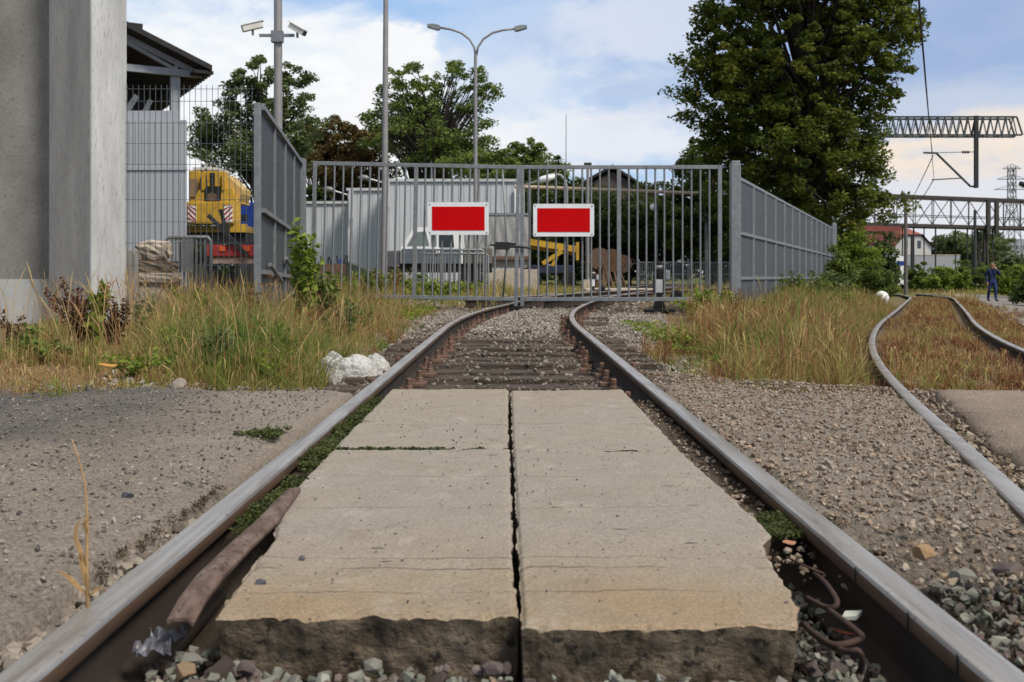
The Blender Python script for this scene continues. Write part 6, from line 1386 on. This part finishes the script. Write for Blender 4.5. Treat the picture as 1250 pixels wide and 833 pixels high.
# the dry stalk in the foreground
def stalk():
    b0 = P(108, 728, 1.82); b0.z = -.05; t_ = thing('dry_stalk', 'dry straw coloured grass stalk rooted beside the left rail in the foreground', 'plant', b0)
    straw = M('straw', (0.42, 0.27, 0.12), (0.3, 0.18, 0.08), 30, .75, 0, .1)
    def pt(px, py): return P(px, py, 1.82) - b0
    MB().tube([(0, 0, 0), pt(106, 680), pt(107, 640), pt(104, 590), pt(96, 560), pt(88, 536)], [.0035, .003, .0022, .0018, .0013, .001], 6).build('stem', straw, t_, smoothed=True)
    def lf(ps, w_):
        v = []; f = []
        for k, p in enumerate(ps):
            q_ = w_ * [.4, 1, .8, .5, .1][min(k, 4)]; v += [(p.x - q_, p.y - .003, p.z), (p.x, p.y, p.z - q_ * .4), (p.x + q_, p.y - .003, p.z)]
        for k in range(len(ps) - 1): f += [(3 * k, 3 * k + 1, 3 * k + 4, 3 * k + 3), (3 * k + 1, 3 * k + 2, 3 * k + 5, 3 * k + 4)]
        o = MB().raw(v, f).build('leaf', straw, t_, smoothed=True); md = o.modifiers.new('s', 'SOLIDIFY'); md.thickness = .0006
    lf([pt(108, 726), pt(95, 715), pt(84, 703), pt(74, 697), pt(64, 697)], .006)
    lf([pt(106, 690), pt(99, 672), pt(93, 655), pt(95, 640), pt(101, 632)], .005)
    lf([pt(107, 650), pt(104, 640), pt(108, 633), pt(106, 634), pt(103, 645)], .005)
    lf([pt(108, 724), pt(104, 700), pt(100, 684), pt(99, 676), pt(100, 670)], .0055)
    lf([pt(109, 727), pt(116, 722), pt(122, 716), pt(126, 716), pt(130, 722)], .004)
    g2 = np.random.default_rng(3); n = 60
stalk()

# white bag of rubble at the verge
wbm = M('white_plastic_sheet', (0.66, 0.66, 0.64), (0.45, 0.44, 0.42), 6, .5, 0, 1.0, 18, .06, fine=((0.28, 0.25, 0.21), 22, .5))
for k, (pa, pb, pt_, pbm, Y, lab) in enumerate(((404, 462, 428, 454, 7.5, 'crumpled white plastic sheet heaped beside the left rail'), (440, 476, 426, 448, 7.8, 'smaller rounded white plastic bag nearest the left rail'), (390, 422, 424, 440, 7.8, 'torn end of white plastic half buried in the grass'))):
    x0, x1, z1 = X(pa, Y), X(pb, Y), Z(pt_, Y); z0 = gz1((x0 + x1) / 2, Y) - .02
    bm = bmesh.new(); bmesh.ops.create_icosphere(bm, subdivisions=5, radius=1)
    for v in bm.verts:
        c = v.co.copy(); q_ = fbm(np.array([c.x * 2.2 + k * 5 + c.z]), np.array([c.y * 2.2 + c.z * 1.7]), 4, 700 + k)[0]; rid = abs(fbm(np.array([c.x * 3 + k]), np.array([c.y * 3 - c.z * 2]), 3, 720 + k)[0] - .5)
        c *= .94 + .4 * (q_ - .45) - 1.5 * max(0, .045 - rid)
        v.co = Vector(((x0 + x1) / 2 + c.x * (x1 - x0) / 2 * 1.1, Y + c.y * (x1 - x0) * .4, z0 + (max(c.z, 0) ** .6) * (z1 - z0) * .86))
    me = bpy.data.meshes.new('plastic_bag'); bm.to_mesh(me); bm.free(); me.materials.append(wbm); me.polygons.foreach_set('use_smooth', [True] * len(me.polygons))
    o = bpy.data.objects.new('plastic_bag', me); COL.objects.link(o); tag(o, lab, 'plastic bag', 'white plastic at the verge')
# white ball marker by the side track
wo = P(1076, 362, 33.0); zb = wo.z - .22
t_ = thing('white_marker', 'white dome shaped marker stone in the grass left of the side track', 'marker', (wo.x, 33, zb))
MB().lathe((0, 0, 0), [(.2, -.1), (.24, .1), (.235, .2), (.2, .3), (.12, .37), (.03, .4)], 18).build('dome', white_paint, t_, smoothed=True)

# ------------------------------------------------------------------ railway gear on the right
Yg = 60.0
ga = thing('catenary_gantry', 'dark lattice overhead line gantry with a drop post above the side track', 'gantry', (X(1190, Yg), Yg, 0))
gx_ = lambda px: (px - 1190) / F * Yg; gzz = lambda py: Z(py, Yg)
lat_m = M('dark_lattice_steel', (0.05, 0.06, 0.062), (0.035, 0.042, 0.045), 3, .7, .1, 0)
mb = MB(); z1, z0 = gzz(143), gzz(165); xa, xb = gx_(1000), gx_(1241)
for yy in (0, .9):
    mb.beam((xa, yy, z1), (xb, yy, z1), .10, .10); mb.beam((xa, yy, z0), (xb + .3, yy, z0), .10, .10); mb.beam((xb, yy, z1), (xb + .35, yy, z0), .08, .08)
    n = 26; st = (xb - xa) / n
    for k in range(n):
        a = xa + k * st
        mb.beam((a, yy, z0), (a + st / 2, yy, z1), .05, .05); mb.beam((a + st / 2, yy, z1), (a + st, yy, z0), .05, .05)
for k in range(14): a = xa + k * (xb - xa) / 13; mb.beam((a, 0, z0), (a, .9, z0), .04, .04); mb.beam((a, 0, z1), (a, .9, z1), .04, .04)
mb.build('lattice_beam', lat_m, ga)
MB().box(-.11, .11, -.25, -.06, gzz(230), gzz(142), bev=.01).build('drop_post', darksteel, ga)
MB().tube([(0, -.15, gzz(228)), (gx_(1183), -.15, gzz(228)), (gx_(1142), -.15, gzz(188))], .07, 8).build('cantilever_arm', lat_m, ga)
MB().tube([(gx_(1126), -.15, gzz(187)), (gx_(1142), -.15, gzz(187.5))], .06, 8).build('end_bar', lat_m, ga)
MB().tube([(gx_(1142), -.15, gzz(187)), (gx_(1190), -.15, gzz(186))], .022, 6).build('tie_rod', lat_m, ga)
MB().lathe((gx_(1178), -.15, gzz(186.3)), [(.05, -.25), (.09, -.2), (.05, -.12), (.09, -.05), (.05, .02), (.09, .1), (.05, .2)], 10, axis='x').build('insulator', rust, ga)
MB().tube([(gx_(1136), -.15, gzz(220)), (gx_(1171), -.15, gzz(218))], .04, 6).build('registration_arm', lat_m, ga)
mb = MB()
for yy in (0, .9):
    mb.beam((gx_(1020), yy, -1), (gx_(1020), yy, z1), .14, .14)
for k in range(9): mb.beam((gx_(1020), 0, -.5 + k * 1.1), (gx_(1020), .9, .6 + k * 1.1), .05, .05)
mb.build('support_post', lat_m, ga)
def wire(label, p0, p1, r_, sagv):
    ps = [Vector(p0).lerp(Vector(p1), t) - Vector((0, 0, 4 * sagv * t * (1 - t))) for t in np.linspace(0, 1, 24)]
    return tag(MB().tube(ps, r_, 6).build('overhead_wire', darksteel), label, 'wire', 'overhead wires of the side track')
d = Vector((.432, 1, 0))
p0 = P(1138, 187, Yg)
wire('upper overhead wire dropping from the top edge to the cantilever arm', p0 - d * 54, p0, .018, .5)
p1 = P(1140, 219, Yg)
wire('lower contact wire dropping to the registration arm', p1 - d * 52 + Vector((0, 0, .3)), p1, .014, .0)
wire('thin overhead wire slanting away behind the gantry', p1, P(1110, 258, 110), .03, .3)
wire('thin wire slanting from the arm end towards the footbridge', P(1139, 190, Yg), P(1095, 275, 140), .03, .3)
# footbridge
fb = thing('footbridge', 'long dark lattice footbridge spanning the tracks in the distance', 'bridge', (X(1160, 110), 110, 0), 0)
fb.rotation_euler = (0, 0, math.atan2(8, X(1250, 114) - X(1075, 106)))
L0, L1 = -16, 16; zt_, zb_ = Z(241.5, 110), Z(274.5, 110)
brm = M('footbridge_steel', (0.055, 0.047, 0.043), (0.034, 0.029, 0.027), 3, .8, .1, 0)
mb = MB()
for yy in (0, 2.4):
    mb.beam((L0, yy, zt_), (L1, yy, zt_), .2, .28); mb.beam((L0, yy, zb_ + .95), (L1, yy, zb_ + .95), .06, .08)
    n = 12; st = (L1 - L0) / n
    for k in range(n):
        a = L0 + k * st; mb.beam((a, yy, zb_), (a, yy, zt_), .07, .06)
        mb.beam((a, yy, zb_), (a + st, yy, zt_), .07, .06) if k % 2 else mb.beam((a, yy, zt_), (a + st, yy, zb_), .07, .06)
mb.build('lattice_side', brm, fb)
MB().box(L0, L1, -.2, 2.6, zb_ - .35, zb_).build('deck', brm, fb)
for px in (1104, 1138.5, 1190, 1218, 1232):
    xx = (X(px, 110) - fb.location.x)
    mb = MB(); mb.beam((xx, .2, -1.5), (xx, .2, zb_ - .355), .12, .12); mb.beam((xx + .35, 2.2, -1.5), (xx + .35, 2.2, zb_ - .355), .09, .09)
    if px > 1200: mb.beam((xx - .7, 1.2, -1.5), (xx, 1.2, zb_ - .4), .25, .2); mb.beam((xx + .7, 1.2, -1.5), (xx, 1.2, zb_ - .4), .25, .2); mb.beam((xx, -.35, zb_ - 1), (xx, -.35, zt_ - .3), .5, .25)
    mb.build('pier', brm, fb)
# stair of red boards at its left end
MB().box(L0 + 2.5, L0 + 8.5, -.5, -.25, zb_ - .9, zb_ - .36).build('red_fascia', bpy.data.materials.get('faded_red_boards') or M('faded_red_boards', (0.2, 0.05, 0.045), (0.14, 0.04, 0.036), 2, .8, 0, 0), fb)
# pylon
py_ = thing('pylon', 'pale lattice electricity pylon far off above the footbridge', 'pylon', (X(1235, 260), 260, -1.5))
mb = MB(); pm = M('pale_pylon_steel', (0.3, 0.32, 0.34), None, 2, .7, .1, 0); ht = Z(203, 260) + 1.5
for k in range(8):
    z0, z1 = ht * k / 8, ht * (k + 1) / 8; w0, w1 = 2.6 * (1 - .72 * min(1, z0 / (ht * .7))), 2.6 * (1 - .72 * min(1, z1 / (ht * .7)))
    for sx, sy in ((-1, -1), (1, -1), (1, 1), (-1, 1)):
        mb.beam((sx * w0, sy * w0, z0), (sx * w1, sy * w1, z1), .22, .22); mb.beam((sx * w0, sy * w0, z0), (-sx * w1 if sy > 0 else sx * w1, sy * w1 if sy > 0 else -sy * w1, z1), .12, .12); mb.beam((sx * w0, -1 * w0, z0), (-sx * w1, -1 * w1, z1), .12, .12)
for pyv, half in ((206, 22 / 2), (219, 36 / 2), (231.5, 42 / 2)):
    zz = Z(pyv, 260) + 1.5; hw = half / F * 260
    mb.beam((-hw, 0, zz), (hw, 0, zz), .3, .25); mb.beam((-hw, 0, zz), (0, 0, zz + 1.2), .15, .15); mb.beam((hw, 0, zz), (0, 0, zz + 1.2), .15, .15)
mb.build('lattice_tower', pm, py_)
lh = thing('signal_lamp', 'dark railway lamp head on a post at the right edge', 'lamp', (X(1249, 70), 70, -1))
MB().tube([(.3, 0, 0), (.3, 0, Z(226, 70) + 1)], .07, 8).build('pole', lat_m, lh); MB().tube([(-.25, 0, Z(224, 70) + 1), (.1, 0, Z(226, 70) + 1), (.4, 0, Z(227.5, 70) + 1)], [.16, .2, .08], 10).build('lamp_head', darksteel, lh, smoothed=True)
# poles
pole_m = M('grey_timber_pole', (0.16, 0.145, 0.135), (0.1, 0.09, 0.085), 4, .9, 0, .2, 20, .02, stretch=(3, 3, .3))
for lab, px, top, Y, r_ in (('grey timber pole at the bend of the side track', 1105.5, 246, 66, .13), ('dark thin pole beyond the footbridge, left of two', 1113, 288, 130, .2), ('dark post in the bushes right of the red roofed house', 1190, 258, 105, .18)):
    t_ = thing('utility_pole', lab, 'pole', (X(px, Y), Y, -1.3)); MB().tube([(0, 0, 0), (0, 0, Z(top, Y) + 1.3)], [r_, r_ * .8], 10).build('pole', pole_m if r_ < .15 else lat_m, t_)
    MB().lathe((0, 0, Z(top, Y) + 1.301), [(r_ * .85, 0), (r_ * .85, .08), (r_ * .3, .16)], 10).build('cap', darksteel, t_)
# house
Yh2 = 150; hs = thing('house', 'white house with red hipped roof beyond the footbridge', 'house', (X(1110, Yh2), Yh2, -1.2))
hx = lambda px: (px - 1110) / F * Yh2; hz = lambda py: Z(py, Yh2) + 1.2
wallw = M('house_render', (0.55, 0.53, 0.52), (0.46, 0.45, 0.44), 1, .8, 0, 0); roofr = M('red_roof_tiles', (0.25, 0.085, 0.07), (0.18, 0.065, 0.055), 2, .8, 0, .2, 8)
MB().prism([(hx(1093), -1), (hx(1136.5), -1), (hx(1136.5), hz(301)), (hx(1124), hz(288)), (hx(1104), hz(288)), (hx(1093), hz(301))], 'y', 0, 9).build('wall', wallw, hs)
MB().raw([(hx(1089.5), -.3, hz(303)), (hx(1103), -.3, hz(286.5)), (hx(1080), 4, hz(277)), (hx(1060), 4, hz(298)), (hx(1126), -.3, hz(286.5)), (hx(1113), 2.5, hz(277)), (hx(1139), -.3, hz(302)), (hx(1115), 9, hz(277)), (hx(1139), 9, hz(302)), (hx(1060), 9, hz(298)), (hx(1080), 9, hz(277))],
    [(0, 1, 2, 3), (1, 4, 5), (1, 5, 2), (4, 6, 8, 7), (4, 7, 5), (2, 5, 7, 10), (3, 2, 10, 9)]).build('roof', roofr, hs)
for px in (1106, 1122): MB().box(hx(px - 2), hx(px + 2), -.06, -.005, hz(303), hz(294)).build('window', glass, hs)
MB().box(hx(1050), hx(1093) - .05, 1.5, 8, -1, hz(300)).build('side_wall', wallw, hs)
# low grey embankment buildings
for lab, pa, pb, pt_, Y in (('low grey boundary wall beneath the red roofed house', 1096, 1172, 312, 140), ('pale distant flat roofed blocks under the pylon', 1195, 1226, 287, 320), ('distant grey block at the right edge under the footbridge', 1228, 1275, 292, 300)):
    t_ = thing('building' if Y > 200 else 'boundary_wall', lab, 'building' if Y > 200 else 'wall', (X((pa + pb) / 2, Y), Y, -1.3)); w_ = X(pb, Y) / 2 - X(pa, Y) / 2; hh = Z(pt_, Y) + 1.3
    MB().box(-w_, w_, 0, 6 if Y > 200 else .4, -1, hh).build('wall', M('far_wall_' + str(Y), (0.32, 0.32, 0.34), (0.27, 0.27, 0.29), .3, .9, 0, 0), t_)
    if Y > 200:
        for rr in range(3):
            for cc_k in range(6): a = -w_ + (cc_k + .3) * 2 * w_ / 6; MB().box(a, a + 2 * w_ / 6 * .5, -.06, -.005, hh * (.3 + .22 * rr), hh * (.3 + .22 * rr) + hh * .1).build('window', glass, t_)
    else: MB().box(-w_, w_, -.05, .45, hh + .002, hh + .12).build('coping', conc, t_)
# white and blue van far off by the pole
Yk = 80; vn = thing('van', 'white and blue van partly hidden by bushes beside the grey pole', 'van', (X(1095, Yk), Yk, -1.0)); kx = lambda px: (px - 1095) / F * Yk; kz = lambda py: Z(py, Yk) + 1.0
MB().prism([(kx(1083), .35), (kx(1104), .35), (kx(1104), kz(313)), (kx(1095), kz(312)), (kx(1091), kz(309)), (kx(1087), kz(318)), (kx(1083), kz(323))], 'y', 0, 1.9).build('body', white_paint, vn)
MB().box(kx(1094.5), kx(1104.2), -.03, -.004, kz(324), kz(319)).build('blue_panel', blue, vn)
MB().prism([(kx(1088.5), kz(320)), (kx(1092), kz(312.5)), (kx(1094), kz(313)), (kx(1094), kz(320))], 'y', -.02, -.003).build('side_window', glass, vn)
for px in (1087, 1101): MB().lathe((kx(px), .1, .34), [(.2, -.1), (.34, -.1), (.36, 0), (.34, .12), (.2, .12)], 16, axis='y').build('wheel', black, vn, auto=40)
cw = thing('car', 'small pale car half hidden behind the green bushes', 'car', (X(1172, 100), 100, -1.1)); ax = lambda px: (px - 1172) / F * 100
MB().prism([(ax(1160), .3), (ax(1186), .3), (ax(1186), .85), (ax(1181), 1.0), (ax(1178), 1.5), (ax(1167), 1.52), (ax(1163), 1.0), (ax(1160), .9)], 'y', 0, 1.7).build('body', white_paint, cw)
MB().prism([(ax(1165), 1.0), (ax(1168), 1.44), (ax(1177), 1.42), (ax(1179), 1.0)], 'y', -.02, -.003).build('side_window', glass, cw)
for px in (1165, 1181): MB().lathe((ax(px), .1, .32), [(.2, -.1), (.32, -.1), (.33, 0), (.32, .1), (.2, .1)], 16, axis='y').build('wheel', black, cw, auto=40)

# ------------------------------------------------------------------ the walking man
def person():
    Yp = 45.0; xb = X(1211, Yp); t_ = thing('person', 'man in dark blue workwear walking towards the camera, hand raised to his mouth', 'person', (xb, Yp, gz1(xb, Yp) + .05), 0)
    J = {}; edges = []; rad = {}
    def add(n, p, r_, par=None):
        J[n] = len(J); rad[n] = (p, r_)
        if par: edges.append((J[par], J[n]))
    # facing -Y (towards the camera), x to the camera's right
    add('pelvis', (0, 0, .95), .15); add('waist', (0, .01, 1.08), .145, 'pelvis'); add('chest', (0, .01, 1.28), .165, 'waist'); add('neckb', (0, .0, 1.45), .085, 'chest'); add('neck', (0, -.01, 1.52), .058, 'neckb')
    add('jaw', (0, -.03, 1.585), .078, 'neck'); add('head', (0, -.02, 1.66), .096, 'jaw'); add('crownv', (0, -.01, 1.735), .07, 'head')
    for s, n in ((-1, 'r'), (1, 'l')):
        add('hip' + n, (s * .10, 0, .88), .115, 'pelvis')
        fy = -.16 if s > 0 else .14
        add('thigh' + n, (s * .105, fy * .35, .68), .098, 'hip' + n); add('knee' + n, (s * .105, fy * .6 - .03, .49), .073, 'thigh' + n); add('calf' + n, (s * .105, fy * .8 + .02, .32), .07, 'knee' + n); add('ankle' + n, (s * .105, fy + .03, .10), .052, 'calf' + n); add('foot' + n, (s * .11, fy - .05, .055), .05, 'ankle' + n); add('toe' + n, (s * .12, fy - .15, .04), .04, 'foot' + n)
        add('sh' + n, (s * .185, .01, 1.40), .078, 'chest')
    add('elr', (-.27, .05, 1.13), .055, 'shr'); add('far', (-.265, .0, 1.0), .045, 'elr'); add('wrr', (-.25, -.05, .88), .034, 'far'); add('har', (-.245, -.065, .80), .038, 'wrr')
    add('ell', (.29, -.10, 1.17), .056, 'shl'); add('fal', (.22, -.19, 1.29), .046, 'ell'); add('wrl', (.12, -.19, 1.44), .033, 'fal'); add('hal', (.075, -.165, 1.52), .038, 'wrl')
    for h_, ds, in (('har', (0, -.02, -1)), ('hal', (-.45, .1, .75))):
        c = Vector(rad[h_][0]); dv_ = Vector(ds).normalized(); side = Vector((0, 1, 0)) if h_ == 'har' else Vector((.7, .3, .5)).normalized()
        for k in range(4):
            b0 = c + side * (k - 1.5) * .018 + dv_ * .02; add(f'{h_}f{k}a', tuple(b0 + dv_ * .03), .010, h_); add(f'{h_}f{k}b', tuple(b0 + dv_ * (.065 - .006 * abs(k - 1.2)) + Vector((0, .01, 0))), .008, f'{h_}f{k}a')
        add(h_ + 'ta', tuple(c - side * .04 + dv_ * .005), .011, h_); add(h_ + 'tb', tuple(c - side * .05 + dv_ * .04), .009, h_ + 'ta')
    names = list(J); me = bpy.data.meshes.new('body'); me.from_pydata([rad[n][0] for n in names], edges, [])
    o = bpy.data.objects.new('body', me); COL.objects.link(o); md = o.modifiers.new('skin', 'SKIN')
    sv = me.skin_vertices[0].data
    for i, n in enumerate(names): sv[i].radius = (rad[n][1], rad[n][1] * (.78 if n in ('pelvis', 'waist', 'chest') else 1)); sv[i].use_root = (n == 'pelvis')
    sb = o.modifiers.new('sub', 'SUBSURF'); sb.levels = 2; sb.render_levels = 2
    dg = bpy.context.evaluated_depsgraph_get(); m2 = bpy.data.meshes.new_from_object(o.evaluated_get(dg)); bpy.data.objects.remove(o)
    for m_ in (skin_m, navy, black, M('lighter_work_trousers', (0.02, 0.035, 0.12), (0.014, 0.022, 0.08), 10, .85, 0, .2, 60)): m2.materials.append(m_)
    for p in m2.polygons:
        c = p.center; mi = 1
        if c.z < .98: mi = 3
        if c.z < .085: mi = 2
        if c.z > 1.495 and abs(c.x) < .055 and c.y > -.13 or c.z > 1.55: mi = 0
        if abs(c.x) > .17 and c.z < .87 and c.x < 0: mi = 0
        if c.x > .03 and c.y < -.12 and c.z > 1.45: mi = 0
        p.material_index = mi; p.use_smooth = True
    bo = bpy.data.objects.new('body', m2); COL.objects.link(bo); bo.parent = t_
    hb = MB(); v = []; f = []
    for i in range(9):
        th_ = i / 8 * 1.75
        for j in range(16):
            a = 2 * math.pi * j / 16; rr = math.sin(th_) * .104; zz = 1.675 + math.cos(th_) * .105
            yy = math.sin(a) * rr; v.append((math.cos(a) * rr * .96, yy + .005, max(zz, 1.70 if math.sin(a) < -.2 else 1.6)))
    for i in range(8):
        for j in range(16): f.append((i * 16 + j, i * 16 + (j + 1) % 16, (i + 1) * 16 + (j + 1) % 16, (i + 1) * 16 + j))
    hb.raw(v, f).build('hair', hair_m, t_, smoothed=True)
    for s in (-1, 1):
        MB().lathe((s * .036, -.112, 1.665), [(.012, -.004), (.010, .004)], 8, axis='y').build('eye', darksteel, t_)
        MB().lathe((s * .098, -.01, 1.655), [(.028, -.008), (.024, .008)], 10, axis='x').build('ear', skin_m, t_)
    MB().tube([(0, -.108, 1.67), (0, -.135, 1.635), (0, -.112, 1.628)], [.008, .014, .01], 8).build('nose', skin_m, t_, smoothed=True)
    MB().box(-.024, .024, -.112, -.104, 1.597, 1.605).build('mouth', M('lip', (0.25, 0.1, 0.08), None, 5, .6, 0, 0), t_)
person()
